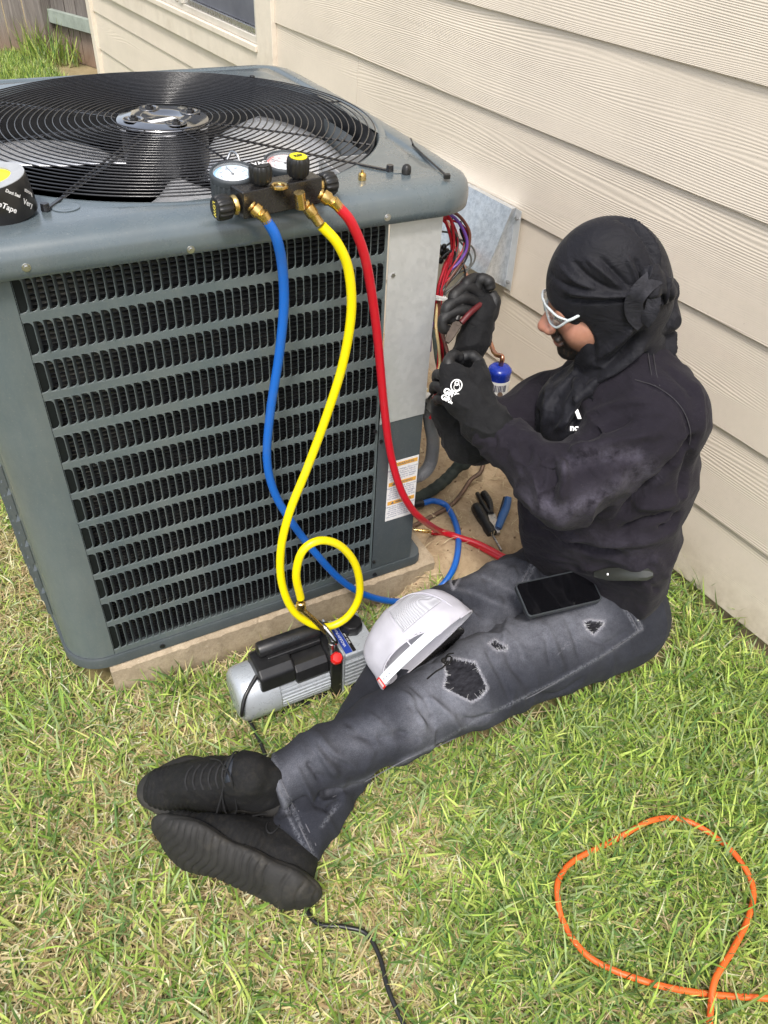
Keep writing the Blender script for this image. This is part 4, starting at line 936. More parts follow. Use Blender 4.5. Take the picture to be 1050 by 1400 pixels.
folds(me, [
    ([(384, 1112), (405, 1100), (435, 1088), (475, 1078), (530, 1055), (600, 1022)], .007, -0.0260), ([(425, 1095), (450, 1105), (470, 1090)], .006, -0.0160),
    ([(365, 1030), (372, 1065), (392, 1108)], .0035, 0.0030), ([(378, 1028), (388, 1062), (402, 1103)], .0025, -0.0020),
    ([(392, 1010), (405, 1050), (425, 1085), (438, 1088)], .006, 0.0256), ([(405, 1005), (420, 1040), (440, 1068)], .006, -0.0224), ([(425, 1000), (445, 1040), (462, 1062)], .007, 0.0128),
    ([(382, 1000), (400, 1010), (412, 1030)], .006, -0.0160), ([(440, 1085), (500, 1065), (560, 1035), (620, 1010)], .0035, 0.0035),
    ([(470, 1000), (520, 1010), (560, 1000)], .009, -0.0096), ([(560, 960), (590, 985), (600, 1015)], .010, -0.0160), ([(575, 950), (610, 975), (630, 1000)], .008, 0.0128),
    ([(665, 975), (760, 930), (830, 890), (878, 858)], .0035, 0.0040), ([(690, 880), (700, 910), (720, 935)], .008, -0.0080), ([(740, 850), (760, 890), (770, 920)], .008, 0.0080),
    ([(820, 800), (850, 830), (868, 862)], .003, -0.0040), ([(840, 800), (865, 825), (880, 855)], .003, 0.0040), ([(700, 845), (690, 870), (690, 895)], .008, 0.0096),
    ([(640, 760), (700, 790), (730, 830)], .010, -0.0128), ([(620, 790), (680, 815), (700, 850)], .010, 0.0160), ([(700, 735), (725, 770), (735, 800)], .010, 0.0144), ([(600, 815), (640, 822), (660, 840)], .009, -0.0128),
    ([(728, 765), (715, 790), (705, 815)], .003, 0.0040),
    ([(376, 1034), (386, 1066), (402, 1100), (408, 1106)], .0035, -.006), ([(408, 1112), (424, 1140), (440, 1172)], .0035, -.006),
    ([(560, 935), (585, 960), (600, 990), (604, 1020)], .006, -.012), ([(548, 945), (570, 968), (582, 1000)], .006, .010), ([(540, 1000), (575, 1012), (610, 1018)], .006, -.009),
    ([(470, 985), (500, 1005), (520, 1035)], .007, -.010), ([(500, 975), (530, 1000), (545, 1030)], .008, .008), ([(430, 1010), (450, 1035), (480, 1050)], .005, -.010),
    ([(655, 745), (680, 765), (690, 800)], .007, -.012), ([(632, 765), (660, 785), (672, 815)], .006, -.010), ([(612, 790), (640, 805), (655, 830)], .006, -.009), ([(690, 738), (712, 760), (722, 790)], .006, -.011), ([(675, 750), (700, 775), (708, 805)], .007, .010),
    ([(735, 835), (748, 870), (752, 910)], .006, -.007), ([(770, 840), (785, 870), (792, 900)], .006, -.007), ([(845, 805), (870, 835), (880, 850)], .006, .008), ([(800, 870), (830, 880), (860, 862)], .006, -.007),
    ([(660, 870), (672, 900), (690, 935), (700, 960)], .006, -.008), ([(600, 950), (640, 985), (680, 975)], .006, -.009), ([(720, 945), (760, 950), (800, 925)], .008, -.008),
])
relax(me, 1, .15)
C = vco(me); px, py = pj(C); fc = np.clip(facing(me) * 2 + .2, 0, 1)
fade = np.exp(-(line_d(px, py, [(590, 960), (620, 900), (690, 868), (760, 850), (800, 850)]) / 36) ** 2) * .9 + np.exp(-(line_d(px, py, [(650, 975), (590, 960), (575, 1000)]) / 24) ** 2) * .55 \
     + np.exp(-(line_d(px, py, [(390, 1060), (430, 1035), (520, 1000)]) / 22) ** 2) * .5 + .45 * np.exp(-(line_d(px, py, [(640, 780), (690, 790)]) / 26) ** 2) + .02 \
     + .4 * np.exp(-(line_d(px, py, [(440, 1086), (500, 1066), (560, 1036), (620, 1012)]) / 4) ** 2) + .6 * np.exp(-(line_d(px, py, [(365, 1030), (392, 1108)]) / 5) ** 2)
# whisker streaks across the thigh
st = sum(np.exp(-(line_d(px, py, q) / 3.0) ** 2) for q in ([(610, 800), (650, 812), (690, 830)], [(625, 780), (670, 792), (705, 812)], [(640, 762), (690, 776)], [(600, 820), (650, 838)], [(700, 860), (715, 900)], [(735, 845), (750, 880)]))
wattr(me, 'fade', np.clip(fade + st * .35, 0, 1) * fc)
seam = sum(np.exp(-(line_d(px, py, q) / 2.2) ** 2) for q in (
    [(366, 1030), (374, 1065), (395, 1108)], [(373, 1028), (381, 1063), (402, 1105)], [(665, 978), (760, 933), (830, 893), (878, 860)], [(820, 798), (852, 830), (872, 862)], [(826, 796), (858, 828), (878, 858)],
    [(728, 768), (714, 795), (704, 818)], [(733, 770), (719, 797), (709, 820)], [(392, 1110), (425, 1180)], [(400, 1106), (432, 1176)], [(440, 1130), (462, 1100)], [(500, 1068), (560, 1038), (660, 980)]))
wattr(me, 'seam', np.clip(seam, 0, 1) * fc)
rips = [[(606, 906), (616, 898), (634, 902), (650, 905), (657, 920), (667, 941), (658, 953), (645, 960), (625, 950), (606, 940), (610, 922)], [(668, 880), (676, 874), (694, 884), (692, 889), (678, 889)],
        [(798, 850), (806, 847), (826, 850), (824, 856), (812, 868), (802, 860)], [(868, 810), (876, 815), (874, 822), (866, 816)], [(616, 795), (622, 785), (628, 790), (620, 805)]]
sd = np.min([poly_sd(px, py, q) for q in rips], 0)
fr_ = np.min([line_d(px, py, q) for q in ([(762, 896), (772, 886), (784, 878)], [(768, 886), (778, 876)])], 0)
rp = np.clip(0.42 + sd / 9.0 * 0.35, 0, 1.2); rp = np.where(fc > .25, rp, 1.2); rp = np.minimum(rp, np.where(fc > .25, .50 + fr_ / 14, 1.2)); wattr(me, 'rip', rp)
N = vno(me); setco(me, C - N * (np.clip((0.40 - rp) / .3, 0, 1) * .006)[:, None])
JE = link('jeans', me, 'denim', PER, 180, fix=False); jb = bvh_of(me)
simple('denim_thread', (0.10, 0.10, 0.115), 0.8, var=0.3, scale=400)
m = MB()
for P_ in ([(367, 1030), (374, 1062), (386, 1088), (396, 1108)], [(374, 1028), (381, 1060), (393, 1086), (403, 1105)], [(400, 1112), (412, 1135), (424, 1160), (434, 1178)], [(408, 1108), (420, 1131), (432, 1156), (442, 1174)],
           [(455, 1090), (500, 1068), (560, 1036), (620, 1010), (665, 978), (720, 955), (760, 933), (830, 893), (878, 860)], [(820, 798), (845, 820), (862, 842), (872, 862)], [(827, 796), (852, 818), (869, 840), (879, 860)], [(728, 768), (714, 795), (704, 818)], [(734, 770), (720, 797), (710, 820)]): surf_tube(jb, P_, .0011, .0002, m=m)
m.build('seam_stitching', 'denim_thread', JE, 60)
# frayed threads round the rips
m = MB()
for q in rips[:3]:
    n = len(q); Q = np.array(q, float); cen = Q.mean(0)
    for k in range(60 if q is rips[0] else 20):
        t = rnd.random() * n; i = int(t); p = Q[i] * (1 - t + i) + Q[(i + 1) % n] * (t - i); d = (cen - p) / max(1, np.linalg.norm(cen - p)); l = rnd.uniform(1, 5.5); o_ = np.array([rnd.uniform(-4, 4), rnd.uniform(-4, 4)])
        h_ = hit(jb, [tuple(p - d * 1.5), tuple(p + d * l * .5 + o_ * .5), tuple(p + d * l + o_)])
        if len(h_) == 3:
            up = nrm(CAM - h_[0]); m.tube(catmull([h_[0], h_[1] + up * .002, h_[2] + up * rnd.uniform(.0, .004)], 2), .00024, 3)
tag(m.build('frayed_threads', 'thread', JE, 60), kind='stuff')
m = MB(); m.tube(catmull([p + nrm(CAM - p) * .004 for p in hit(jb, [(609, 903), (612, 897), (618, 900), (612, 908), (606, 905), (612, 895), (620, 893)])], 5), .0016, 6)
m.tube(catmull([p + nrm(CAM - p) * .003 for p in hit(jb, [(584, 928), (596, 918), (606, 912), (612, 904)])], 5), .0018, 6); m.sph(hit(jb, [(607, 903)])[0] + nrm(CAM - KN) * .006, .006); m.build('torn_strip', 'shoe_knit', JE, 60)
# pocket rivet and dark lining between the thighs
m = MB(); P = hit(jb, [(872, 848)]);
if P: m.sph(P[0], .0028); m.build('rivet', 'steel', JE, 60)

# ---- shoes
def shoe(heel, toe_dir, up_dir, name, flip=1, fat=1.0):
    t = nrm(toe_dir); u = nrm(up_dir - t * (up_dir @ t)); w = np.cross(u, t) * flip
    def Q(a, b_, c_): return heel + t * a + (w * b_ + u * c_) * fat
    ax = [t, w, u]; k = .02
    S = SDF(); S.cap(Q(.045, 0, .042), Q(.14, 0, .038), .036 * fat, .040 * fat, k, (u, .9)).cap(Q(.14, 0, .036), Q(.245, .004, .026), .042 * fat, .036 * fat, k, (u, .72)).cap(Q(.05, 0, .05), Q(.055, 0, .105), .037 * fat, .036 * fat, .03).cap(Q(.08, 0, .085), Q(.19, 0, .045), .030 * fat, .026 * fat, .03)
    S.cap(Q(.02, 0, .04), Q(.018, 0, .085), .022 * fat, .018 * fat, .02).plane(Q(0, 0, .014), -u, .004)
    lo = np.min([Q(a, b_, c_) for a in (-.05, .33) for b_ in (-.085, .085) for c_ in (-.03, .18)], 0); hi = np.max([Q(a, b_, c_) for a in (-.05, .33) for b_ in (-.085, .085) for c_ in (-.03, .18)], 0)
    me = netmesh(S.ev, np.arange(lo[0], hi[0], .0032), np.arange(lo[1], hi[1], .0032), np.arange(lo[2], hi[2], .0032), name); relax(me, 2, .5)
    C = vco(me); l = (C - heel) @ np.array(ax).T / np.array([1, fat, fat]); N = vno(me)
    d = np.where(l[:, 0] > .10, .0010 * np.sin(l[:, 0] * 620), 0) * (l[:, 2] < .05) + .0016 * vnoise(C, 60)
    setco(me, C + N * d[:, None]); sh = link(name, me, 'shoe_knit', PER, 180, fix=False)
    # sole: thick foam rocker with a waved tread
    So = SDF(); So.cap(Q(.032, 0, .004), Q(.11, -.002, .006), .040 * fat, .037 * fat, .02, (u, .48)).cap(Q(.11, -.002, .006), Q(.215, .002, .006), .037 * fat, .047 * fat, .02, (u, .42)).cap(Q(.215, .002, .006), Q(.268, .006, .020), .047 * fat, .030 * fat, .02, (u, .42)).cap(Q(.03, 0, .012), Q(.0, 0, .018), .038 * fat, .026 * fat, .02, (u, .55))
    me = netmesh(So.ev, np.arange(lo[0] - .02, hi[0] + .02, .0027), np.arange(lo[1] - .02, hi[1] + .02, .0027), np.arange(lo[2] - .02, hi[2] + .02, .0027), 'sole'); relax(me, 2, .5)
    C = vco(me); l = (C - heel) @ np.array(ax).T / np.array([1, fat, fat]); N = vno(me); dn_ = np.clip(-(N @ u) * 1.6 - .2, 0, 1)
    ph = l[:, 0] * 430 + 2.4 * np.sin(l[:, 1] * 75 + l[:, 0] * 14) + 1.4 * vnoise(C, 24); g = np.clip(np.sin(ph) * 1.8 - .9, 0, 1) * (l[:, 0] > .07) + np.clip(np.sin(ph * .45) * 2.2 - 1.5, 0, 1) * (l[:, 0] <= .07)
    rim = np.exp(-((l[:, 2] - .012) / .002) ** 2) * (1 - dn_) * .0014
    setco(me, C - N * (g * dn_ * .0034 + rim)[:, None]); link('sole', me, 'shoe_rubber', sh, 180, fix=False)
    # collar patch and laces
    sb = bvh_of(sh.data)
    def down(a, b_): r_ = sb.ray_cast(Vector(Q(a, b_, .25)), Vector(-u)); return np.array(r_[0]) if r_[0] is not None else Q(a, b_, .05)
    for i in range(6):
        a = .088 + .017 * i; hw = .022 - .0005 * i; m = MB(); m.tube(catmull([down(a, -hw) + u * .001, down(a + .006, -hw * .4) + u * .0025, down(a + .008, hw * .4) + u * .0025, down(a + .003, hw) + u * .001], 4), .0019, 6, flat=.6); m.build('lace', 'lace', sh, 60)
    for pts in ([(.085, 0, .006), (.07, .02, .014), (.085, .045, .008), (.105, .05, .0), (.10, .03, .008), (.085, .002, .008)], [(.085, 0, .006), (.075, -.025, .013), (.095, -.045, .006), (.11, -.035, .004), (.09, 0, .009)],
                [(.086, 0, .006), (.10, .03, .012), (.125, .058, .003)], [(.086, 0, .007), (.11, -.02, .01), (.14, -.03, .004)]):
        m = MB(); m.tube(catmull([down(a, b_) + u * c_ for a, b_, c_ in pts], 5), .0016, 6); m.build('lace_bow', 'lace', sh, 60)
    m = MB(); pq = []
    if flip == -1: return sh
    for b_ in (-.018, -.009, 0, .009, .018):
        for a in (.076, .090): pq.append(down(a, b_) + u * .0016)
    if name == 'shoe' and flip == -1: return sh
    m.add(pq, [(0, 1, 3, 2), (2, 3, 5, 4), (4, 5, 7, 6), (6, 7, 9, 8)]); o = m.build('tongue_patch', 'shoe_patch', sh, 60); q = o.modifiers.new('thickness', 'SOLIDIFY'); q.thickness = .002
    return sh
fwd = RC[2]; dwn = RC[1]; rgt = RC[0]
ta = nrm(RC.T @ V(-.93, .03, .12)); ua = nrm(RC.T @ V(.12, -.50, -.80))
hA = AN + dn * .035 - ua * .068 - ta * .040 - dwn * .012
shoe(hA + rgt * .012, ta, ua, 'shoe', 1, 1.13)
tb = nrm(RC.T @ V(-.90, -.40, .02)); ub = nrm(RC.T @ V(.30, -.40, .87))
hB = AF + df * .030 - ub * .075 - tb * .062
shoe(hB, tb, ub, 'shoe', -1, 1.08)
m = MB(); m.cyl(AN - dn * .02, hA + ua * .072 + ta * .058, .036, .030, 20); m.cyl(AF - df * .02, hB + ub * .072 + tb * .058, .036, .030, 20); 
o = m.build('sock', 'scarf_cloth', PER, 60); wattr(o.data, 'dust', [.3] * len(o.data.vertices))

# ---- headscarf: skull cap, band, knot and tails, drape over the chest
S = SDF()
S.ell(H(-.010, 0, .014), (.103, .084, .110), .03, HA).ell(H(-.045, 0, -.02), (.062, .070, .078), .04, HA).cap(H(-.035, 0, -.05), NK, .072, .068, .04).ell(H(.030, 0, -.075), (.050, .062, .050), .03, HA)
S.cap(NK, B3 + V(-.02, 0, .0), .072, .085, .04)
FC = H(.146, -.0, -.056)
S.ops.append(('-', ('e', FC, V(.096, .125, .078), [nrm(hf + hu * .25), hl, nrm(hu - hf * .25)], .010)))
xs = np.arange(HC[0] - .16, HC[0] + .24, .0032); ys = np.arange(HC[1] - .22, HC[1] + .18, .0032); zs_ = np.arange(HC[2] - .32, HC[2] + .16, .0032)
me = netmesh(S.ev, xs, ys, zs_, 'headscarf'); relax(me, 2, .5)
wrinkle(me, H(0, 0, -.12), NK, 22, 9, .009, lambda C: np.clip(((C - HC) @ -hu - .055) * 14, 0, 1), 12)
folds(me, [
    ([(744, 384), (770, 396), (800, 402), (840, 404), (872, 402)], .0045, 0.0112), ([(742, 392), (770, 408), (800, 412), (845, 410), (872, 408)], .004, -0.0097),
    ([(752, 372), (778, 392), (805, 398)], .004, -0.0067), ([(764, 362), (790, 386), (820, 396)], .004, 0.0053), ([(782, 355), (806, 380), (838, 398)], .0045, -0.0067),
    ([(800, 352), (826, 374), (852, 396)], .0045, 0.0060), ([(820, 352), (842, 374), (862, 395)], .004, -0.0067), ([(868, 352), (876, 372), (880, 392)], .004, -0.0060), ([(856, 350), (866, 372), (874, 392)], .004, 0.0060),
    ([(845, 300), (868, 312), (886, 335), (896, 362)], .004, -0.0090), ([(852, 298), (876, 312), (894, 335), (903, 362)], .004, 0.0075),
    ([(790, 438), (810, 470), (812, 500)], .006, -0.0090), ([(870, 440), (840, 470), (800, 498), (770, 520)], .006, 0.0135), ([(880, 452), (850, 482), (810, 510), (775, 535)], .006, -0.0150), ([(885, 468), (860, 490), (825, 515), (790, 540)], .006, 0.0135),
    ([(890, 480), (868, 500), (835, 525)], .006, -0.0120), ([(775, 470), (790, 500), (780, 530)], .006, 0.0090),
])
wattr(me, 'dust', np.full(len(me.vertices), .25)); HS = link('headscarf', me, 'scarf_cloth', PER, 180, fix=False)
hb = bvh_of(me)
def onhb(px, py, l=.006, dep=1.36):
    q = hit(hb, [(px, py)]); return (q[0] if q else far(px, py, dep)) + nrm(CAM - HC) * l
def blob(name, ops, step, mat, parent, dustv=.25, wr=None, fold=None):
    S = SDF()
    for o_ in ops: getattr(S, o_[0])(*o_[1:])
    P = []
    for o_ in S.ops:
        if o_[0] == 'c': P += [o_[1] - o_[3] * 1.3, o_[1] + o_[3] * 1.3, o_[2] - o_[4] * 1.3, o_[2] + o_[4] * 1.3]
        elif o_[0] == 'e': r_ = max(o_[2]) * 1.1; P += [o_[1] - r_, o_[1] + r_]
        elif o_[0] == 'b': r_ = np.linalg.norm(o_[2]); P += [o_[1] - r_, o_[1] + r_]
    lo = np.min(P, 0) - step * 2; hi = np.max(P, 0) + step * 2
    me = netmesh(S.ev, *[np.arange(lo[k], hi[k] + step, step) for k in range(3)], name); relax(me, 2, .45)
    if wr: wrinkle(me, *wr)
    if fold: folds(me, fold)
    if dustv is not None: wattr(me, 'dust', np.full(len(me.vertices), dustv))
    return link(name, me, mat, parent, 180, fix=False)
kn = onhb(893, 396, .012)
blob('scarf_knot', [('cap', onhb(890, 376, .008), onhb(908, 400, .0, 1.365), .016, .022, .015), ('cap', far(908, 396, 1.37), far(912, 436, 1.385), .022, .022, .015), ('cap', far(912, 436, 1.385), far(892, 455, 1.39), .022, .016, .015), ('cap', far(898, 400, 1.35), far(896, 448, 1.37), .016, .016, .015), ('ell', kn, (.018, .016, .018), .01)], .0028, 'scarf_cloth', HS, .3,
     (V(0, 0, 0), V(.2, .1, 1), 12, 40, .006, None, 21), [([(898, 385), (905, 410), (903, 440)], .004, -.008), ([(912, 385), (918, 410), (915, 440)], .004, -.007)])
def strap(name, pts, w, t, mat, parent, up=None, lift=.0):
    m = MB(); P = catmull(pts, 6); T = np.gradient(P, axis=0); R = []
    for i, p in enumerate(P):
        n_ = nrm(CAM - p) if up is None else nrm(up); tt = nrm(T[i]); b_ = nrm(np.cross(tt, n_)); n2 = np.cross(b_, tt); ww = w[0] + (w[1] - w[0]) * i / (len(P) - 1) if hasattr(w, '__len__') else w
        R.append([p - b_ * ww - n2 * t, p + b_ * ww - n2 * t, p + b_ * ww + n2 * t, p - b_ * ww + n2 * t])
    m.rings(R); o = m.build(name, mat, parent, 30, .0008)
    if 'scarf' in mat: wattr(o.data, 'dust', [1.6] * len(o.data.vertices))
    return o
strap('scarf_tail', [onhb(897, 378, .022, 1.34), onhb(884, 388, .024), onhb(873, 400, .022), onhb(866, 414, .016), onhb(868, 430, .012), onhb(880, 443, .012)], .0150, .0013, 'scarf_cloth', HS)
strap('scarf_tail', [onhb(878, 441, .014), onhb(889, 426, .026), onhb(893, 406, .026)], (.013, .011), .0013, 'scarf_cloth', HS)
if 0: strap('scarf_tail', [far(894, 384, 1.335), far(880, 394, 1.318), far(870, 408, 1.312), far(864, 424, 1.315), far(872, 438, 1.325)], .0125, .0012, 'scarf_cloth', HS)
strap('scarf_tail', [far(885, 345, 1.375), far(893, 350, 1.365), far(894, 356, 1.365)], .004, .002, 'scarf_cloth', HS)
# drape
bib = blob('chest_drape', [('cap', far(840, 500, 1.46), far(768, 560, 1.50), .066, .050, .03, (nrm(V(-.9, .3, -.1)), .7)), ('cap', far(768, 560, 1.50), far(744, 604, 1.54), .048, .026, .03, (nrm(V(-.9, .3, -.1)), .6)), ('cap', far(905, 478, 1.42), far(850, 492, 1.43), .022, .034, .02), ('cap', far(912, 462, 1.415), far(905, 482, 1.42), .014, .016, .012),
                           ('cap', far(850, 480, 1.43), far(800, 545, 1.45), .030, .030, .02), ('cap', far(800, 545, 1.45), far(764, 602, 1.50), .030, .016, .02)], .0036, 'scarf_cloth', HS, .3,
           (V(0, 0, 0), V(.3, .1, 1), 8, 26, .010, None, 31),
           [([(900, 470), (868, 500), (830, 530), (800, 555), (775, 600)], .006, -.012), ([(905, 485), (872, 512), (838, 540), (806, 566), (782, 610)], .006, .010), ([(890, 462), (855, 490), (815, 522), (785, 550)], .006, .010),
            ([(770, 500), (765, 540), (750, 590)], .006, -.010), ([(752, 520), (748, 560), (742, 600)], .006, .010), ([(785, 510), (790, 545), (775, 575), (757, 590)], .006, .010), ([(735, 530), (735, 560), (738, 590)], .005, -.010), ([(800, 520), (795, 560), (772, 595)], .006, -.009)])
bb = bvh_of(bib.data)
q = hit(bb, [(790, 566)]) or [far(790, 566, 1.42)]
m = MB(); d_ = nrm(CAM - q[0]); m.obox(q[0] + d_ * .020, rgt * .95 + dwn * .0, nrm(rgt * .35 + dwn * .93), d_, .0038, .0095, .0008); m.build('white_tag', 'label_white', bib, 0)
q = hit(bb, [(788, 585)]) or [far(788, 585, 1.42)]
text('tag_text', 'nor', .0165, tuple(q[0] + nrm(CAM - q[0]) * .014), rgt, -dwn, 'label_white', bib, .0003, bold=.0006)

# ---- gloves
def gl(px, py, d): return far(px, py, d)
def hand(name, palm, fingers, thumb, wrist, fr_r=.0108):
    ops = list(wrist) + list(palm)
    g = blob(name, ops, .0026, 'glove_knit', PER, .3, (V(0, 0, 0), V(0, 0, 1), 30, 26, .004, None, 41))
    return g
def finger(P, r, parent, name='glove_finger', mat='glove_rubber'):
    Q = catmull(P, 6); n = len(Q); rr = [r * (1.0 - .12 * i / n + .05 * math.cos(i * 1.05)) for i in range(n)]; rr[-1] = r * .55; rr[-2] = r * .84
    m = MB(); m.tube(Q, rr, 12); return m.build(name, mat, parent, 60)
# near (left) hand: back of the hand with the printed mark, fingers closing on the wire bundle
S_w = [('cap', WN2 - dw * .02, gl(645, 555, 1.452), .036, .034, .02), ('cap', WN2 + dw * .0, WN2 - dw * .012, .046, .046, .008)]
gN = hand('glove', [('box', gl(640, 535, 1.455), (.036, .044, .020), .018, .02, [nrm(rgt * .97 + fwd * .25), nrm(dwn - rgt * .15), nrm(np.cross(rgt * .97 + fwd * .25, dwn - rgt * .15))]),
                    ('cap', gl(618, 545, 1.45), gl(612, 505, 1.455), .020, .015, .015), ('cap', gl(665, 545, 1.465), gl(655, 500, 1.465), .018, .013, .015)], None, None, S_w)
for P, r in (([gl(656, 512, 1.465), gl(655, 496, 1.468), gl(646, 487, 1.475), gl(634, 488, 1.480), gl(626, 496, 1.482)], .0115),      # index, bent over the top
             ([gl(617, 512, 1.452), gl(613, 496, 1.455), gl(620, 486, 1.465), gl(632, 490, 1.478)], .0118),                         # thumb meeting it
             ([gl(618, 528, 1.455), gl(606, 515, 1.470), gl(598, 512, 1.495), gl(596, 520, 1.515)], .0108),
             ([gl(616, 540, 1.455), gl(602, 530, 1.470), gl(594, 528, 1.495), gl(592, 536, 1.515)], .0104),
             ([gl(618, 552, 1.458), gl(604, 546, 1.475), gl(598, 546, 1.495), gl(598, 552, 1.51)], .0098)): finger(P, r, gN)
# printed mark on the back of the hand
gb = bvh_of(gN.data); q = hit(gb, [(620, 535)]) or [gl(620, 535, 1.43)]; qn = nrm(CAM - q[0]); mk = q[0] + qn * .0022
au = nrm(rgt * .45 - dwn * .9); av = nrm(np.cross(qn, au)); 
m = MB()
for r0, r1, n_, cx, cy in ((.0100, .0120, 26, .012, .0), (.003, .0048, 14, .016, .001), (.0055, .0065, 18, .010, -.002)):
    A_ = [mk + au * (cx + r1 * math.cos(2 * math.pi * i / n_)) + av * (cy + r1 * .9 * math.sin(2 * math.pi * i / n_)) for i in range(n_)]; B_ = [mk + au * (cx + r0 * math.cos(2 * math.pi * i / n_)) + av * (cy + r0 * .9 * math.sin(2 * math.pi * i / n_)) for i in range(n_)]
    m.add(A_ + B_, [(i, (i + 1) % n_, n_ + (i + 1) % n_, n_ + i) for i in range(n_)])
m.build('glove_print', 'label_white', gN, 0)
text('glove_print', 'GRIP', .0150, tuple(mk - au * .006 + av * .001), -av if (av @ rgt) < 0 else av, au, 'label_white', gN, .0002, bold=.0008)
text('glove_print', 'GRIP', .0130, tuple(mk - au * .018 + av * .002), -av if (av @ rgt) < 0 else av, au, 'label_white', gN, .0002, bold=.0006)
# far (right) hand raised behind the wires, gripping the pliers
S_w = [('cap', gl(640, 600, 1.585), gl(612, 560, 1.56), .046, .036, .02), ('cap', gl(640, 600, 1.585), gl(668, 590, 1.61), .050, .044, .02), ('cap', gl(625, 560, 1.56), gl(632, 500, 1.55), .036, .031, .02), ('cap', gl(632, 500, 1.55), gl(645, 470, 1.53), .030, .030, .02)]
gF = hand('glove', [('cap', gl(648, 465, 1.525), gl(657, 425, 1.52), .029, .030, .02), ('cap', gl(655, 440, 1.52), gl(664, 412, 1.52), .024, .020, .02)], None, None, S_w)
for i, (P, r) in enumerate((([gl(662, 398, 1.515), gl(652, 382, 1.50), gl(638, 388, 1.485), gl(632, 402, 1.485), gl(640, 412, 1.495)], .0128),
             ([gl(660, 408, 1.512), gl(640, 392, 1.488), gl(622, 404, 1.475), gl(622, 418, 1.48), gl(634, 422, 1.495)], .0128),
             ([gl(658, 418, 1.510), gl(634, 408, 1.482), gl(612, 420, 1.470), gl(612, 434, 1.478), gl(626, 438, 1.492)], .0125),
             ([gl(655, 430, 1.510), gl(632, 424, 1.482), gl(608, 434, 1.470), gl(606, 448, 1.478), gl(616, 452, 1.49)], .0112))): finger(P, r, gF)
finger([gl(660, 450, 1.525), gl(672, 430, 1.515), gl(676, 412, 1.510), gl(670, 400, 1.510)], .0135, gF)
finger([gl(650, 395, 1.50), gl(658, 382, 1.49), gl(668, 386, 1.492), gl(671, 397, 1.498)], .0125, gF)

# ---- safety glasses
H_full = H
def H(a, b_, c_): return H_full(.100 + (a - .109) * .60, b_ * .88, .006 + (c_ - .006) * .74)
GL = tag(thing('safety_glasses', 'clear safety glasses with pale frame worn by the person', 'safety glasses', tuple(H(.1, 0, 0))))
m = MB(); m.tube(catmull([H(.084, -.062, .000), H(.100, -.042, .012), H(.109, -.015, .012), H(.108, 0, .010), H(.109, .015, .012), H(.102, .040, .012), H(.088, .058, .002), H(.066, .071, -.006)], 5), .0022, 8); m.build('brow_bar', 'glasses_frame', GL, 60)
m = MB(); m.tube(catmull([H(.108, .008, .004), H(.108, .015, -.018), H(.106, .030, -.030), H(.096, .050, -.031), H(.082, .063, -.020), H(.068, .070, -.010), H(.060, .073, -.006)], 5), .0024, 8); m.build('lens_rim', 'glasses_frame', GL, 60)
m = MB(); m.tube(catmull([H(.108, -.008, .004), H(.108, -.015, -.018), H(.106, -.030, -.030), H(.096, -.050, -.031), H(.082, -.063, -.020), H(.066, -.071, -.008)], 5), .0024, 8); m.build('lens_rim', 'glasses_frame', GL, 60)
for sg in (1, -1):
    g = [[H(.108, sg * .010, .008), H(.105, sg * .03, .011), H(.095, sg * .050, .006), H(.072, sg * .068, -.004)], [H(.109, sg * .014, -.008), H(.107, sg * .03, -.010), H(.096, sg * .051, -.012), H(.076, sg * .066, -.012)], [H(.108, sg * .017, -.018), H(.105, sg * .03, -.029), H(.095, sg * .050, -.030), H(.080, sg * .063, -.020)]]
    m = MB(); m.rings(g, False, False, False); o = m.build('glasses_lens', 'lens', GL, 60); q = o.modifiers.new('thickness', 'SOLIDIFY'); q.thickness = .0012
m = MB(); m.tube(catmull([H(.066, .071, -.008), H(.052, .074, -.005), H(.03, .072, -.002)], 4), .0028, 8); m.build('temple_arm', 'glasses_frame', GL, 60)
m = MB(); m.tube(catmull([H(.066, -.071, -.008), H(.045, -.076, -.004), H(.02, -.074, -.002)], 4), .0028, 8); m.build('temple_arm', 'glasses_frame', GL, 60)

H = H_full
# ================================================================== THINGS ON THE UNIT
LT = 1.0277
simple('anodised_black', (0.012, 0.011, 0.011), 0.28, 0.0, var=0.2, scale=60, spec=0.6, dirt=((0.05, 0.045, 0.04), 0.1))
simple('knob_black', (0.012, 0.012, 0.012), 0.42, var=0.2, scale=90, dirt=((0.09, 0.08, 0.07), 0.2))
simple('rubber_grey', (0.035, 0.042, 0.048), 0.6, var=0.2, scale=70, dirt=((0.12, 0.12, 0.12), 0.25))
simple('brass', (0.72, 0.50, 0.19), 0.27, 1.0, 0.12, 90)
simple('yellow_plastic', (0.80, 0.68, 0.01), 0.4, var=0.05)
simple('red_plastic', (0.62, 0.012, 0.01), 0.35, var=0.05)
simple('dial_blue', (0.55, 0.72, 0.85), 0.4, var=0.03); simple('dial_white', (0.80, 0.82, 0.84), 0.4, var=0.02); simple('dial_pink', (0.78, 0.56, 0.54), 0.4, var=0.03)
simple('dial_blue_deep', (0.16, 0.42, 0.70), 0.4, var=0.03); simple('dial_red', (0.70, 0.10, 0.08), 0.4, var=0.03); simple('print_yellow', (0.7, 0.6, 0.1), 0.5)
s = NT('gauge_glass'); s.set(Base_Color=(0.9, 0.93, 0.95), Roughness=0.04, Alpha=0.10)
def lab_obj(name, label, cat, loc): return thing(name, label, cat, tuple(map(float, loc)))
A0, A1 = gr(334, 301, LT + .001), gr(441, 278, LT + .001)
MU = nrm((A1 - A0) * V(1, 1, 0)); MVv = V(-MU[1], MU[0], 0); ML = np.linalg.norm(A1 - A0)
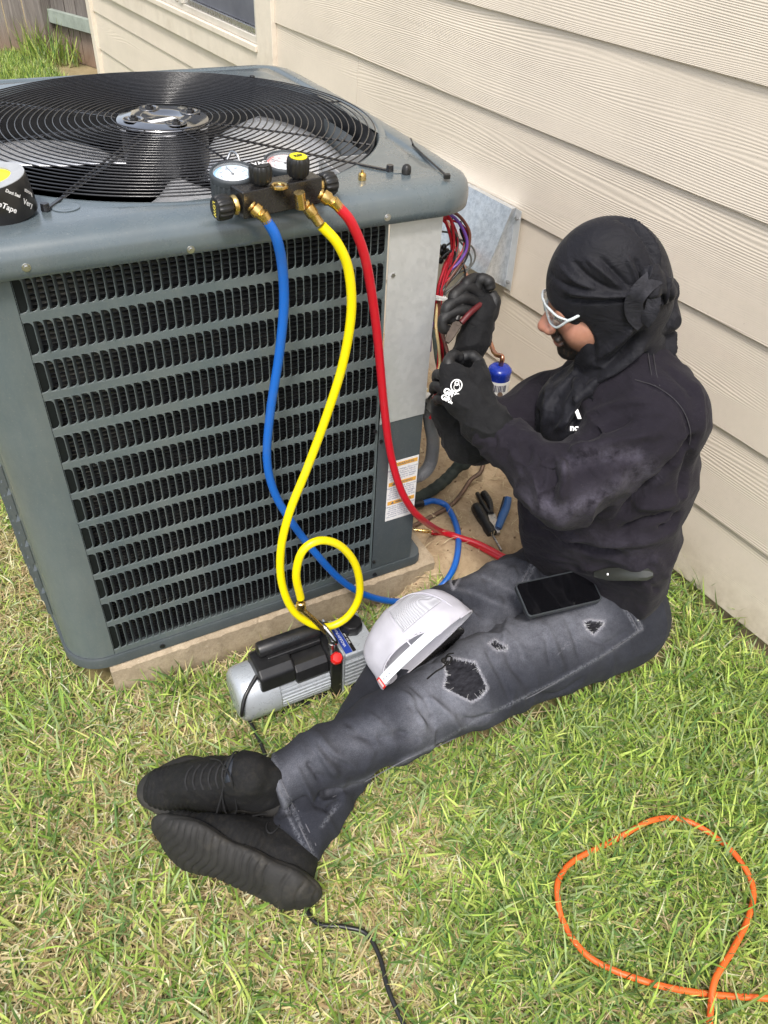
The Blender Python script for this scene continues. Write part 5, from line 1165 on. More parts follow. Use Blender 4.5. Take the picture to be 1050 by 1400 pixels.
MF = lab_obj('manifold_gauge_set', 'black manifold gauge set with two dials and knobs on the front edge of the unit', 'gauge set', (A0 + A1) / 2)
MD = .038; MH = .040
def Mq(a, b_, c_): return A0 + MU * a + MVv * b_ + V(0, 0, c_)          # along, away, up
m = MB(); m.obox(Mq(ML / 2, MD / 2, MH / 2), MU, MVv, V(0, 0, 1), ML / 2, MD / 2, MH / 2); mbd = m.build('manifold_body', 'anodised_black', MF, 0, .0022)
def knob(c, ax, r, h, capmat, label=None, ink='label_white'):
    ax = nrm(ax); m = MB(); m.cyl(c - ax * .010, c + ax * .002, r * .5, seg=16); m.lathe([(r * .80, 0), (r * .94, h * .12), (r, h * .4), (r, h * .75), (r * .93, h * .94), (r * .86, h)], c, ax, 72, .075, 12)
    k = m.build('knob', 'knob_black', MF, 50, .0004)
    m = MB(); m.cyl(c + ax * (h + .0001), c + ax * (h + .0011), r * .76, seg=28); m.build('knob_cap', capmat, k, 40)
    return k
k1 = knob(gr(356, 249, LT + MH + .004), V(.02, -.08, 1), .0175, .026, 'knob_black')
k2 = knob(gr(407, 240, LT + MH + .004), V(.03, -.08, 1), .0175, .028, 'yellow_plastic')
cap1 = gr(356, 249, LT + MH + .004) + nrm(V(.02, -.08, 1)) * .0277
text('knob_print', 'VAC', .0125, tuple(cap1 + V(0, 0, .0002)), MU, nrm(MVv + V(0, 0, .08)), 'label_white', k1, bold=.0003)
cap2 = gr(407, 240, LT + MH + .004) + nrm(V(.03, -.08, 1)) * .0297
text('knob_print', 'REF', .0095, tuple(cap2 + V(0, 0, .0002)), MU, nrm(MVv + V(0, 0, .08)), 'anodised_black', k2, bold=.0001)
kl = knob(Mq(-.013, MD * .45, MH * .45), -MU, .0185, .024, 'knob_black'); kr = knob(Mq(ML + .013, MD * .55, MH * .5), MU, .0185, .022, 'knob_black')
text('knob_print', 'LOW', .0095, tuple(Mq(-.0386, MD * .45, MH * .45)), V(0, 0, -1), -MVv, 'print_yellow', kl, bold=.0002)
m = MB(); m.lathe([(.0, 0), (.0125, 0), (.0145, .003), (.0145, .006), (.010, .007)], Mq(-.010, MD * .45, MH * .45), MU, 24); m.build('brass_collar', 'brass', mbd, 40)
m = MB(); m.cyl(Mq(ML + .012, MD * .55, MH * .5), Mq(ML - .002, MD * .55, MH * .5), .010); m.build('brass_collar', 'brass', mbd, 40)
P = gr(382, 256, LT + MH); m = MB(); m.lathe([(.0095, 0), (.0135, 0), (.0135, .003), (.0115, .0042), (.0085, .003), (.0085, .0006), (0.0, .0006)], P, (0, 0, 1), 28); m.build('sight_glass', 'brass', mbd, 40)
m = MB(); m.sph(P + V(0, 0, .0), .0078, 20, 10, (1, 1, .25)); m.build('sight_lens', 'chrome_black', mbd, 60)
def gauge(px, py, zz, main, deep, ang):
    c = gr(px, py, zz); ax = nrm(V(-.05, -.16, 1)); u, w, _ = frame(ax); m = MB(); R_ = .0345
    m.lathe([(R_ * .80, -.040), (R_ * .98, -.037), (R_, -.034), (R_, -.010), (R_ * .985, -.007)], c, ax, 96, .05, 24); g = m.build('gauge', 'rubber_grey', MF, 45, .0004)
    m = MB(); m.lathe([(R_ * .985, -.007), (R_ * 1.01, .0), (R_ * .98, .0035), (R_ * .90, .0042), (R_ * .855, .002), (R_ * .85, -.004)], c, ax, 64, caps=False); m.build('gauge_bezel', 'rubber_grey', g, 60)
    def disc(r0, r1, h, a0, a1, mat, nm, n=40):
        m = MB(); A_ = []; B_ = []
        for i in range(n + 1):
            a = math.radians(a0 + (a1 - a0) * i / n); d = (xx * math.cos(a) + yy * math.sin(a)); A_.append(c + ax * h + d * r0); B_.append(c + ax * h + d * r1)
        m.add(A_ + B_, [(i, i + 1, n + 2 + i, n + 1 + i) for i in range(n)]); return m.build(nm, mat, g, 0)
    xx = nrm(MU - ax * (MU @ ax)); yy = np.cross(ax, xx)
    m = MB(); m.cyl(c - ax * .004, c - ax * .0022, R_ * .86, seg=48); m.build('dial_face', 'dial_white', g, 30)
    disc(R_ * .62, R_ * .84, -.0020, 0, 360, main, 'dial_band'); disc(R_ * .74, R_ * .84, -.0018, 100, 215, deep, 'dial_arc'); disc(R_ * .30, R_ * .42, -.0020, -40, 220, main, 'dial_band'); disc(R_ * .50, R_ * .53, -.0018, -30, 200, deep, 'dial_arc')
    m = MB()
    for k in range(37):
        a = math.radians(-45 + 270 * k / 36); d = xx * math.cos(a) + yy * math.sin(a); t = np.cross(ax, d); l = .10 if k % 4 == 0 else .05; cc = c - ax * .0015 + d * R_ * (.70 - l / 2); m.obox(cc, d, t, ax, R_ * l / 2, .00022, .0001)
    tag(m.build('dial_tick', 'ink', g, 0), kind='stuff')
    for k in range(7):
        a = math.radians(-40 + 260 * k / 6); d = xx * math.cos(a) + yy * math.sin(a); text('dial_number', str((6 - k) * 20), .0046, tuple(c - ax * .0014 + d * R_ * .55), xx, yy, 'ink', g, .00005)
    d = xx * math.cos(ang) + yy * math.sin(ang); t = np.cross(ax, d); m = MB(); m.obox(c + d * R_ * .28, d, t, ax, R_ * .40, .0006, .0002); m.cyl(c - ax * .001, c + ax * .0004, .0022, seg=12); m.build('needle', 'anodised_black', g, 0)
    m = MB(); m.cyl(c + ax * .0018, c + ax * .0022, R_ * .86, seg=48); m.build('gauge_glass', 'gauge_glass', g, 30)
    m = MB(); q = c - ax * .028; tgt = Mq(np.clip((q - A0) @ MU, .03, ML - .03), MD, MH * .4); m.cyl(q, tgt, .008); m.build('gauge_stem', 'brass', g, 40)
gauge(318, 237, LT + .046, 'dial_blue', 'dial_blue_deep', 1.5); gauge(390, 222, LT + .046, 'dial_pink', 'dial_red', 2.2)
P = [gr(311, 218, LT + .045), gr(316, 208, LT + .055), gr(324, 211, LT + .055), gr(328, 222, LT + .045)]
m = MB(); m.tube(catmull(P, 6), .0022, 8); m.build('hanging_hook', 'steel', MF, 60)
def fitting(pts, r, parent, steps=1):
    a, b_ = np.array(pts[0]), np.array(pts[1]); d = nrm(b_ - a); L_ = np.linalg.norm(b_ - a); m = MB()
    m.lathe([(r * .55, 0), (r * .8, L_ * .05), (r * .8, L_ * .15), (r * .55, L_ * .18), (r, L_ * .24), (r * 1.02, L_ * .55), (r * .85, L_ * .62), (r * .8, L_ * .66), (r * .8, L_)], a, d, 12); return m.build('brass_fitting', 'brass', parent, 40, .0004)
def bz_(px, py, y): return on(px, py, 1, y)
yf = float((A0 + A1)[1] / 2)
# ------------------------------------------------------------------ hoses
def mat_hose(name, col):
    s = NT(name); c = s.mix(s.ramp(s.noise(30, 5, 0.7), [(0.5, 0.0), (0.75, 0.3)]), col, tuple(min(1, q * .6 + .06) for q in col)); s.set(Base_Color=c, Roughness=0.36, Coat_Weight=0.12); s.bump(s.noise(260, 2), 0.08, 0.0006)
mat_hose('blue_rubber', (0.008, 0.12, 0.50)); mat_hose('yellow_rubber', (0.80, 0.66, 0.0)); mat_hose('red_rubber', (0.56, 0.008, 0.022))
HR = .0082
def hose(name, label, pts, mat, r=HR): o = thing(name, label, 'hose', tuple(map(float, pts[0]))); m = MB(); m.tube(catmull(pts, 10), r, 16); m.build('hose_tube', mat, o, 60); return o
bl = [bz_(364, 300, -.075), bz_(378, 326, -.078), bz_(386, 365, -.070), bz_(388, 420, -.062), bz_(381, 490, -.055), bz_(370, 560, -.048), bz_(365, 625, -.044), bz_(374, 670, -.044), bz_(396, 710, -.048), bz_(432, 757, -.055), bz_(470, 796, -.058), bz_(510, 817, -.055), gr(556, 822, .024), gr(598, 806, .052), gr(622, 772, .082), gr(626, 728, .086), gr(612, 694, .095), gr(594, 685, .105), gr(578, 688, .108)]
BH = hose('blue_hose', 'bright blue hose hanging from left end of manifold and looping over the soil', bl, 'blue_rubber')
fitting([bz_(342, 280, -.062), bl[0] + (bl[0] - bl[1]) * .05], .0105, BH); m = MB(); m.cyl(bl[0] + nrm(bl[0] - bl[1]) * .012, bl[0] - nrm(bl[0] - bl[1]) * .004, .0082); m.build('steel_ferrule', 'brass', BH, 40)
m = MB(); m.cyl(bl[-1], bl[-1] + nrm(bl[-1] - bl[-2]) * .045, .0105); m.build('hose_end', 'black_paint', BH, 40)
ye = [bz_(440, 309, -.078), bz_(462, 334, -.088), bz_(477, 372, -.092), bz_(480, 430, -.094), bz_(468, 500, -.095), bz_(446, 570, -.098), bz_(420, 640, -.104), bz_(396, 700, -.112), bz_(384, 752, -.122), bz_(386, 800, -.135), bz_(404, 838, -.150), bz_(440, 857, -.168), bz_(472, 846, -.175), bz_(491, 815, -.172), bz_(487, 775, -.168), bz_(466, 747, -.165), bz_(438, 739, -.165), bz_(414, 753, -.165), bz_(405, 785, -.166), bz_(411, 818, -.168)]
YH = hose('yellow_hose', 'yellow hose hanging from manifold and curling into a loop above the vacuum pump', ye, 'yellow_rubber')
fitting([bz_(415, 276, -.064), ye[0] + (ye[0] - ye[1]) * .1], .0098, YH); m = MB(); m.cyl(bz_(412, 284, -.072), bz_(409, 263, -.074), .0085, .0085, 14); m.build('core_depressor', 'brass', YH, 40)
m = MB(); m.lathe([(.0062, 0), (.0065, .010), (.0095, .012), (.0100, .030), (.0075, .032)], ye[-1], nrm(V(.02, .0, -1)), 12); m.build('brass_coupling', 'brass', YH, 40, .0004)
rd_ = [bz_(462, 282, -.074), bz_(480, 304, -.078), bz_(497, 345, -.074), bz_(508, 400, -.066), bz_(517, 470, -.056), bz_(524, 545, -.046), bz_(533, 615, -.040), bz_(546, 664, -.040), bz_(561, 693, -.036), bz_(578, 711, -.018), gr(600, 725, .100), gr(622, 733, .090), gr(655, 744, .086), gr(690, 762, .080)]
RH_ = hose('red_hose', 'red hose running from manifold down past the warning label to under the knee', rd_, 'red_rubber')
fitting([bz_(436, 264, -.058), rd_[0] + (rd_[0] - rd_[1]) * .1], .0105, RH_); m = MB(); m.cyl(rd_[0] + nrm(rd_[0] - rd_[1]) * .012, rd_[0] - nrm(rd_[0] - rd_[1]) * .004, .0082); m.build('steel_ferrule', 'brass', RH_, 40)
r2 = [gr(590, 727, .082), gr(614, 730, .080), gr(650, 744, .078), gr(690, 766, .076)]
R2 = hose('red_hose', 'short red hose end with thin brass tip lying on the tan soil', r2, 'red_rubber', .0088)
m = MB(); m.lathe([(.0035, 0), (.0035, .02), (.0055, .022), (.0055, .036), (.004, .038), (.004, .05)], r2[0] + nrm(r2[0] - r2[1]) * .046, nrm(r2[1] - r2[0]), 12); m.build('brass_tip', 'brass', R2, 40)
m = MB(); m.lathe([(.0055, 0), (.0055, .006), (.0045, .007), (.0045, .013), (.0058, .014), (.0058, .02), (.003, .02)], bz_(357, 292, -.068), nrm(bz_(368, 303, -.075) - bz_(357, 292, -.068)), 12); m.build('brass_port', 'brass', mbd, 40)
# ------------------------------------------------------------------ tape roll
s = NT('tape_wrap'); s.set(Base_Color=s.ramp(s.noise(30, 4), [(0.3, (0.010, 0.010, 0.011)), (0.7, (0.022, 0.021, 0.020))]), Roughness=0.28); s.bump(s.noise(60, 4), 0.3, 0.002)
tx = gr(2, 291, LT)
TR = lab_obj('tape_roll', 'black wrapped roll of grey tape with yellow core at the left edge', 'tape roll', tx)
tax_ = nrm(V(-.12, -.04, 1)); TH_ = .052; tr = .052; m = MB()
m.lathe([(tr * .985, .0), (tr, .003), (tr, TH_ - .002), (tr * .985, TH_)], tx, tax_, 64, caps=False); tw_ = m.build('tape_wrapper', 'tape_wrap', TR, 50)
simple('tape_grey', (0.36, 0.37, 0.38), 0.5, var=0.08, scale=90)
m = MB(); m.lathe([(tr * .62, .001), (tr * .62, TH_ + .0006), (tr * .98, TH_ + .0008), (tr * .985, TH_ - .0005)], tx, tax_, 64, caps=False); m.build('tape_side', 'tape_grey', TR, 30)
m = MB(); m.lathe([(0.0, .001), (tr * .60, .001), (tr * .63, TH_ - .002), (0, TH_ - .002)], tx, tax_, 48); m.build('tape_core', 'yellow_plastic', TR, 40)
u_, w_, _ = frame(tax_); toward = nrm(np.array([CAM[0] - tx[0], CAM[1] - tx[1], 0])); toward = nrm(toward - tax_ * (toward @ tax_)); sidev = np.cross(tax_, toward)
def on_roll(a, h): d = toward * math.cos(a) + sidev * math.sin(a); return tx + d * (tr + .0004) + tax_ * h, np.cross(tax_, d), d
for a, h, t_, sz in ((math.radians(8), .030, 'PureTape', .0105), (math.radians(30), .040, 'Duct Seal', .006), (math.radians(50), .018, 'Very', .0105), (math.radians(-35), .014, 'PureTape', .0105), (math.radians(62), .030, 'strong', .008)):
    p, tt, d = on_roll(a, h); ux = nrm(tt * .75 - tax_ * .66); uy = nrm(tax_ * .75 + tt * .66)
    # lettering follows the curve
    o = text('tape_print', t_, sz, (0, 0, 0), V(1, 0, 0), V(0, 1, 0), 'label_white', tw_, 0, bold=.00025); C = vco(o.data); X = C[:, :1] * ux[None] + C[:, 1:2] * uy[None]
    aa = a + (X @ tt) / tr; hh = h + X @ tax_; Cn = tx + (toward[None] * np.cos(aa)[:, None] + sidev[None] * np.sin(aa)[:, None]) * (tr + .0005) + tax_[None] * hh[:, None]; setco(o.data, Cn)
# small things on the lid
P = gr(495, 246, LT); m = MB(); m.lathe([(.0065, 0), (.007, .002), (.0065, .004), (.007, .006), (.0065, .009), (.0055, .011), (.0025, .012), (.0022, .016), (0, .016)], P, (0, 0, 1), 20); tag(m.build('brass_cap', 'brass', None, 40), 'small brass valve cap standing on the lid beside the grille', 'cap')
P = gr(555, 238, LT); m = MB(); m.lathe([(.008, 0), (.0085, .006), (.0075, .013), (.004, .016), (0, .0165)], P, V(.1, .05, 1), 20, .08, 5); tag(m.build('plastic_cap', 'knob_black', None, 40), 'small black plastic cap on the lid between brass cap and cable tie', 'cap')
CT = lab_obj('cable_tie', 'black cable tie lying near the front right corner of the lid', 'cable tie', gr(611, 241, LT))
m = MB(); m.tube(catmull([gr(561, 189, LT + .014), gr(564, 196, LT + .007), gr(567, 201, LT + .003), gr(590, 222, LT + .003), gr(608, 238, LT + .003)], 6), .0022, 6, flat=.5); m.build('tie_strap', 'knob_black', CT, 60)
m = MB(); m.obox(gr(611, 241, LT + .005), nrm(MU + MVv * -.6), nrm(MVv + MU * .6), V(0, 0, 1), .0055, .0045, .004); m.build('tie_head', 'knob_black', CT, 0, .001)
# ------------------------------------------------------------------ wiring at the corner
def wire(name, label, pts, r, mat): r *= 1.3; m = MB(); m.tube(catmull(pts, 7), r, 7); o = m.build(name, mat, None, 60); tag(o, label, 'wire', 'wires spilling from the open corner of the unit'); return o
for n_, c_ in (('wire_red', (0.40, 0.008, 0.02)), ('wire_purple', (0.14, 0.06, 0.30)), ('wire_brown', (0.13, 0.045, 0.03)), ('wire_grey', (0.13, 0.13, 0.12)), ('wire_cream', (0.72, 0.55, 0.28)), ('wire_dark', (0.012, 0.012, 0.013))): simple(n_, c_, 0.35, var=0.08)
def wp(L_): return [on(x, y, 1, yy) for x, y, yy in L_]
wire('wire', 'red wire curving out highest from under the lid corner', wp([(602, 290, .05), (614, 296, .05), (620, 320, .05), (618, 350, .05), (606, 370, .045), (599, 400, .04), (596, 440, .03)]), .0022, 'wire_red')
wire('wire', 'red wire with a frayed end beside the bundle', wp([(596, 430, .04), (603, 395, .045), (612, 365, .05), (621, 336, .05)]), .0026, 'wire_red')
wire('wire', 'straight red wire lying against the silver panel', wp([(595, 450, .03), (598, 400, .035), (607, 368, .045), (619, 342, .05)]), .0024, 'wire_red')
wire('wire', 'red wire running down behind the white tie', wp([(615, 350, .045), (608, 375, .045), (600, 410, .035), (599, 450, .028), (606, 500, .02), (603, 545, .02), (588, 572, .03)]), .0026, 'wire_red')
wire('wire', 'purple wire arching beside the blue metal cover', wp([(603, 290, .05), (622, 298, .05), (636, 320, .05), (638, 340, .05), (628, 358, .05), (612, 374, .05), (601, 400, .04)]), .0024, 'wire_purple')
wire('wire', 'brown wire arching outermost from the lid corner', wp([(603, 289, .05), (625, 293, .05), (641, 315, .05), (640, 338, .05), (628, 362, .05), (612, 386, .045), (602, 410, .04), (600, 440, .03), (606, 470, .02), (616, 505, .01), (614, 528, .008), (598, 540, .02)]), .0025, 'wire_brown')
wire('wire', 'lower brown wire looping over the near glove', wp([(600, 405, .03), (600, 440, .02), (610, 475, -.02), (618, 505, -.055), (615, 525, -.06), (605, 535, -.04), (592, 536, .0)]), .0028, 'wire_brown')
wire('wire', 'cream wire hanging straight down in the bundle', wp([(598, 415, .03), (596, 445, .02), (600, 475, .01), (601, 500, .01), (594, 520, .01), (585, 535, .02)]), .0024, 'wire_cream')
wire('wire', 'thin dark wire making the widest loop before the metal cover', wp([(601, 316, .07), (618, 320, .07), (634, 336, .07), (644, 352, .07), (640, 366, .07), (622, 376, .07), (606, 392, .06)]), .0015, 'wire_grey')
wire('wire', 'thin dark wire loop reaching toward the upper glove', wp([(610, 336, .07), (626, 327, .07), (646, 338, .07), (649, 355, .07), (637, 372, .07), (622, 390, .06), (604, 402, .05)]), .0015, 'wire_grey')
wire('wire', 'short thin dark wire bent behind the red wires', wp([(612, 348, .06), (626, 352, .06), (635, 368, .06), (636, 385, .06)]), .0015, 'wire_dark')
wire('wire', 'black wire crossing down inside the bundle', wp([(604, 352, .05), (614, 344, .05), (622, 346, .05), (616, 362, .05), (604, 380, .045), (601, 420, .03), (608, 470, .01), (606, 510, .0), (590, 538, .01)]), .0022, 'wire_dark')
wire('wire', 'thin dark wire running from bundle to upper glove', wp([(603, 412, .05), (612, 398, .05), (626, 393, .05)]), .0017, 'wire_grey')
wire('wire', 'purple wire end low beside the panel edge', wp([(588, 480, .03), (589, 455, .03), (592, 440, .04)]), .0022, 'wire_purple')
wire('wire', 'second red wire swinging left of the purple one', wp([(598, 430, .04), (606, 392, .045), (616, 362, .05), (617, 330, .055), (608, 300, .055), (601, 290, .055)]), .0022, 'wire_red')
wire('wire', 'dark red wire pressed against the cream one', wp([(602, 418, .03), (602, 455, .02), (608, 490, .01), (606, 520, .008), (592, 545, .02)]), .0025, 'wire_red')
wire('wire', 'black wire beside the lower brown loop', wp([(597, 425, .03), (606, 460, .012), (611, 490, .004), (610, 512, .0), (598, 530, .01), (586, 545, .02)]), .0022, 'wire_dark')
wire('wire', 'thin dark wire sweeping low to the upper glove', wp([(600, 425, .05), (614, 408, .05), (630, 402, .045)]), .0016, 'wire_grey')
wr_ = random.Random(5)
for k in range(11):
    j = lambda a: wr_.uniform(-a, a); c_ = ('wire_red', 'wire_dark', 'wire_grey')[k % 3]; pts = [(600 + j(2), 294 + j(3), .05), (612 + 2.2 * k + j(3), 306 + j(8), .055), (616 + 2.6 * k + j(3), 334 + j(8), .058), (608 + 1.8 * k + j(3), 368 + j(6), .05), (602 + j(3), 398 + j(4), .04), (599 + j(3), 440 + j(6), .028), (603 + j(5), 490 + j(8), .015), (594 + j(4), 535 + j(6), .02)]
    if c_ != 'wire_red': pts = pts[1:5]
    o_ = ('nearest the silver panel', 'second from the silver panel', 'third from the silver panel', 'bulging farthest from the silver panel')[min(k // 3, 3)]
    wire('wire', {'wire_red': 'thin red wire in the tangled bundle, ', 'wire_dark': 'thin black wire among the red ones, ', 'wire_grey': 'thin grey wire curling loosely, '}[c_] + o_, wp(pts), .0015, c_)
m = MB()
for k in range(7): m.sph(on(600 + 3 * (k % 3) + k, 338 + 6 * (k % 4), 1, .075), .006, 8, 6, (1, .8, 1.2))
tag(m.build('wire_connector', 'wire_dark', None, 40), 'clump of black wire connectors tucked behind the red wires', 'connector')
ZT_ = lab_obj('cable_tie', 'white cable tie cinched round the wire bundle beside the upper glove', 'cable tie', on(600, 408, 1, .02))
m = MB(); a_, b_ = on(594, 405, 1, .022), on(624, 412, 1, .005); m.obox((a_ + b_) / 2, nrm(b_ - a_), nrm(np.cross(b_ - a_, V(0, 1, .2))), nrm(V(0, 1, .2)), np.linalg.norm(b_ - a_) / 2, .0028, .0008); m.build('tie_strap', 'white_plastic', ZT_, 0, .0005)
m = MB(); m.lathe([(.011, 0), (.0125, 0), (.0125, .005), (.011, .005), (.011, 0)], on(601, 409, 1, .035), V(.1, .2, 1), 20, caps=False); m.build('tie_loop', 'white_plastic', ZT_, 40)
# pliers held by the far glove
simple('old_steel', (0.06, 0.042, 0.03), 0.7, 0.1, 0.3, 60, dirt=((0.10, 0.07, 0.05), 0.6)); simple('red_grip', (0.09, 0.008, 0.01), 0.5, var=0.2)
PL = lab_obj('pliers', 'worn pliers with red and black grips held in the upper glove', 'pliers', gl(622, 455, 1.48))
j0, j1, j2 = gl(612, 468, 1.475), gl(628, 440, 1.478), gl(655, 398, 1.505)
dj = nrm(j1 - j0); nj = nrm(CAM - j1); wj = nrm(np.cross(dj, nj)); nj = np.cross(wj, dj)
m = MB(); m.prism([j0 + wj * .003, j0 - wj * .005, j0 + dj * .012 - wj * .0095, j1 - wj * .011, j1 + wj * .008, j0 + dj * .012 + wj * .006], -nj * .010); m.build('plier_jaw', 'old_steel', PL, 0, .0015)
m = MB(); m.cyl(j1 - dj * .004 + nj * .001, j1 - dj * .004 - nj * .012, .004, seg=14); m.build('pivot', 'old_steel', PL, 40)
m = MB(); m.tube(catmull([j1 - wj * .006, j1 + dj * .03 - wj * .012, j2 - wj * .012], 5), .0058, 10); m.build('grip', 'knob_black', PL, 60)
m = MB(); m.tube(catmull([j1 + wj * .004, j1 + dj * .03 + wj * .011, gl(672, 405, 1.51)], 5), .0058, 10); m.build('grip', 'red_grip', PL, 60)
# ------------------------------------------------------------------ pipes and conduit to the right of the unit
simple('conduit_grey', (0.17, 0.175, 0.185), 0.5, var=0.1, scale=30, dirt=((0.2, 0.17, 0.13), 0.3)); simple('insulation', (0.030, 0.040, 0.034), 0.75, var=0.4, scale=24, bump=0.6, bscale=120, dirt=((0.11, 0.12, 0.09), 0.6))
simple('old_copper', (0.16, 0.10, 0.07), 0.5, 0.5, 0.35, 40, dirt=((0.13, 0.13, 0.11), 0.6)); simple('copper', (0.62, 0.30, 0.19), 0.3, 1.0, 0.15, 50); simple('filter_blue', (0.012, 0.035, 0.32), 0.25, var=0.1)
P = catmull([on(584, 545, 1, .07), on(588, 575, 1, .07), on(592, 605, 1, .07), on(588, 634, 1, .075), on(574, 650, 1, .08), on(552, 652, 1, .09)], 16)
rr_ = [.0150 + .0009 * (i % 2) for i in range(len(P))]; m = MB(); m.tube(P, rr_, 18); tag(m.build('electrical_conduit', 'conduit_grey', None, 25), 'grey flexible electrical conduit bending in behind the unit corner', 'conduit')
wl = W(.75, .52, .06); m = MB(); P = catmull([gr(556, 688, .115), gr(576, 679, .105), gr(602, 662, .115), gr(624, 640, .15), gr(640, 614, .21), V(.36, .50, .34), W(.80, .62, .09), W(.86, .72, .05)], 8); m.tube(P, [.0165 + .0012 * math.sin(i * 2.1) for i in range(len(P))], 14)
tag(m.build('refrigerant_pipe', 'insulation', None, 60), 'thick pipe in dark green foam insulation curving up from the soil', 'pipe')
m = MB(); P = catmull([gr(560, 722, .085), gr(590, 706, .09), gr(620, 688, .095), gr(642, 658, .12), gr(661, 628, .17), V(.42, .42, .32), far(684, 540, 1.86)], 8); m.tube(P, .0062, 12)
tag(m.build('liquid_line', 'old_copper', None, 60), 'thin dull copper line rising from the soil beside the thick pipe', 'pipe')
f0_ = far(684, 503, 1.85); up_ = V(0, 0, 1); FD = lab_obj('filter_drier', 'blue cylinder with white label on the copper line behind the near arm', 'filter drier', f0_ - up_ * .1)
m = MB(); m.lathe([(0, -.10), (.015, -.10), (.0265, -.085), (.0275, -.08), (.0275, -.012), (.0282, -.010), (.0282, -.004), (.0275, -.002), (.022, .004), (.008, .007), (0, .007)], f0_, up_, 40); m.build('drier_body', 'filter_blue', FD, 50)
m = MB(); m.lathe([(.0277, -.075), (.0279, -.075), (.0279, -.026), (.0277, -.026)], f0_, up_, 40); fl_ = m.build('drier_label', 'label_white', FD, 50)
m = MB()
tq = nrm(np.array([CAM[0] - f0_[0], CAM[1] - f0_[1], 0])); ts = V(-tq[1], tq[0], 0)
for k in range(12):
    a = -.9 + .15 * k; d = tq * math.cos(a) + ts * math.sin(a); t = np.cross(V(0, 0, 1), d); m.obox(f0_ + d * .0281 - up_ * .042, t, d, up_, .0010 + .0005 * (k % 3), .0002, .009)
m.build('label_print', 'ink', fl_, 0)
m = MB(); m.tube(catmull([f0_ + up_ * .005, f0_ + up_ * .03, far(676, 482, 1.87), far(664, 450, 1.93), W(.84, .66, .03)], 6), .0058, 12); m.build('copper_stub', 'copper', FD, 60)
m = MB(); m.tube(catmull([far(667, 458, 1.91), far(660, 440, 1.94)], 2), .0066, 12); m.build('solder_joint', 'steel', FD, 60)
# ------------------------------------------------------------------ hand tools on the soil
simple('tool_black', (0.014, 0.014, 0.014), 0.32, var=0.15, dirt=((0.1, 0.09, 0.07), 0.25)); simple('tool_blue', (0.035, 0.12, 0.32), 0.4, var=0.1)
a_, b_ = gr(650, 690, .086), gr(676, 736, .080); d = nrm(b_ - a_); SDv = lab_obj('screwdriver', 'screwdriver with thick black handle pointing under the thigh, leftmost of the tools', 'screwdriver', a_)
m = MB(); m.lathe([(0, 0), (.009, .001), (.0165, .008), (.0185, .02), (.0180, .06), (.0150, .082), (.0165, .10), (.014, .12), (0, .12)], a_, d, 24, .06, 8); m.build('handle', 'tool_black', SDv, 40, .0006)
m = MB(); m.cyl(a_ + d * .099, a_ + d * .18, .0032); m.build('blade', 'steel', SDv, 40)
PT = lab_obj('pliers', 'pliers with black handles and shiny jaws on soil between screwdriver and blue handle', 'pliers', gr(670, 700, .085))
q0, q1, q2 = gr(661, 674, .10), gr(672, 702, .098), gr(682, 728, .092); d = nrm(q2 - q1); sdv = nrm(np.cross(d, V(0, 0, 1)))
m = MB(); m.tube(catmull([q0, q0 * .5 + q1 * .5 - sdv * .006, q1], 6), [.010, .0112, .0112, .011, .0106, .0102, .0096, .009, .0084, .0078, .007, .007, .007], 12); m.build('handle', 'tool_black', PT, 60)
m = MB(); m.tube(catmull([q0 + sdv * .018, q0 * .5 + q1 * .5 + sdv * .014, q1 + sdv * .006], 6), .0065, 12); m.build('handle', 'tool_black', PT, 60)
m = MB(); m.prism([q1 - sdv * .010, q1 + sdv * .012, q1 + d * .02 + sdv * .014, q2 + sdv * .004, q2 - sdv * .004, q1 + d * .02 - sdv * .011], (0, 0, -.011)); m.cyl(q1 + d * .012 + V(0, 0, .001), q1 + d * .012 - V(0, 0, .012), .006); m.build('plier_jaw', 'steel', PT, 0, .0015)
BT = lab_obj('wire_cutters', 'hand tool with blue plastic grip standing beside the shirt hem', 'cutters', gr(690, 712, .085))
m = MB(); m.tube(catmull([gr(695, 680, .135), gr(692, 694, .118), gr(686, 708, .105), gr(681, 722, .092)], 6), [.0095 + .002 * math.sin(math.pi * i / 18) for i in range(19)], 12); m.build('grip', 'tool_blue', BT, 60)
m = MB(); m.tube(catmull([gr(690, 680, .12), gr(686, 694, .108), gr(681, 710, .096)], 6), .0045, 10); m.build('grip', 'tool_black', BT, 60)
# ------------------------------------------------------------------ vacuum pump
simple('pump_grey', (0.42, 0.45, 0.48), 0.30, 0.25, 0.05, 30, coat=0.3, dirt=((0.25, 0.24, 0.22), 0.3)); simple('pump_black', (0.013, 0.013, 0.014), 0.35, var=0.2, scale=60, dirt=((0.1, 0.09, 0.08), 0.15)); simple('pump_blue', (0.02, 0.05, 0.30), 0.35)
VP = lab_obj('vacuum_pump', 'small silver and black vacuum pump standing in the grass beside the concrete pad', 'vacuum pump', (-.37, -.16, 0))
PY, PZc, R_ = -.170, .074, .0615
def pc(x, r, n=48, flu=0): return [V(x, PY + r * math.cos(2 * math.pi * k / n), PZc + r * math.sin(2 * math.pi * k / n)) for k in range(n)]
m = MB(); m.rings([pc(-.519, .040), pc(-.517, .050), pc(-.510, .058), pc(-.500, R_), pc(-.445, R_ * 1.02), pc(-.432, R_ * 1.02), pc(-.430, R_ * .99)]); m.build('end_cap', 'pump_grey', VP, 40)
m = MB(); N_ = 200; sec = []
for x in (-.4295, -.318):
    sec.append([V(x, PY + (R_ * (.975 if (k % 5) < 3 else .93)) * math.cos(2 * math.pi * k / N_), PZc + (R_ * (.975 if (k % 5) < 3 else .93)) * math.sin(2 * math.pi * k / N_)) for k in range(N_)])
m.rings(sec); m.build('finned_motor', 'pump_grey', VP, 0)
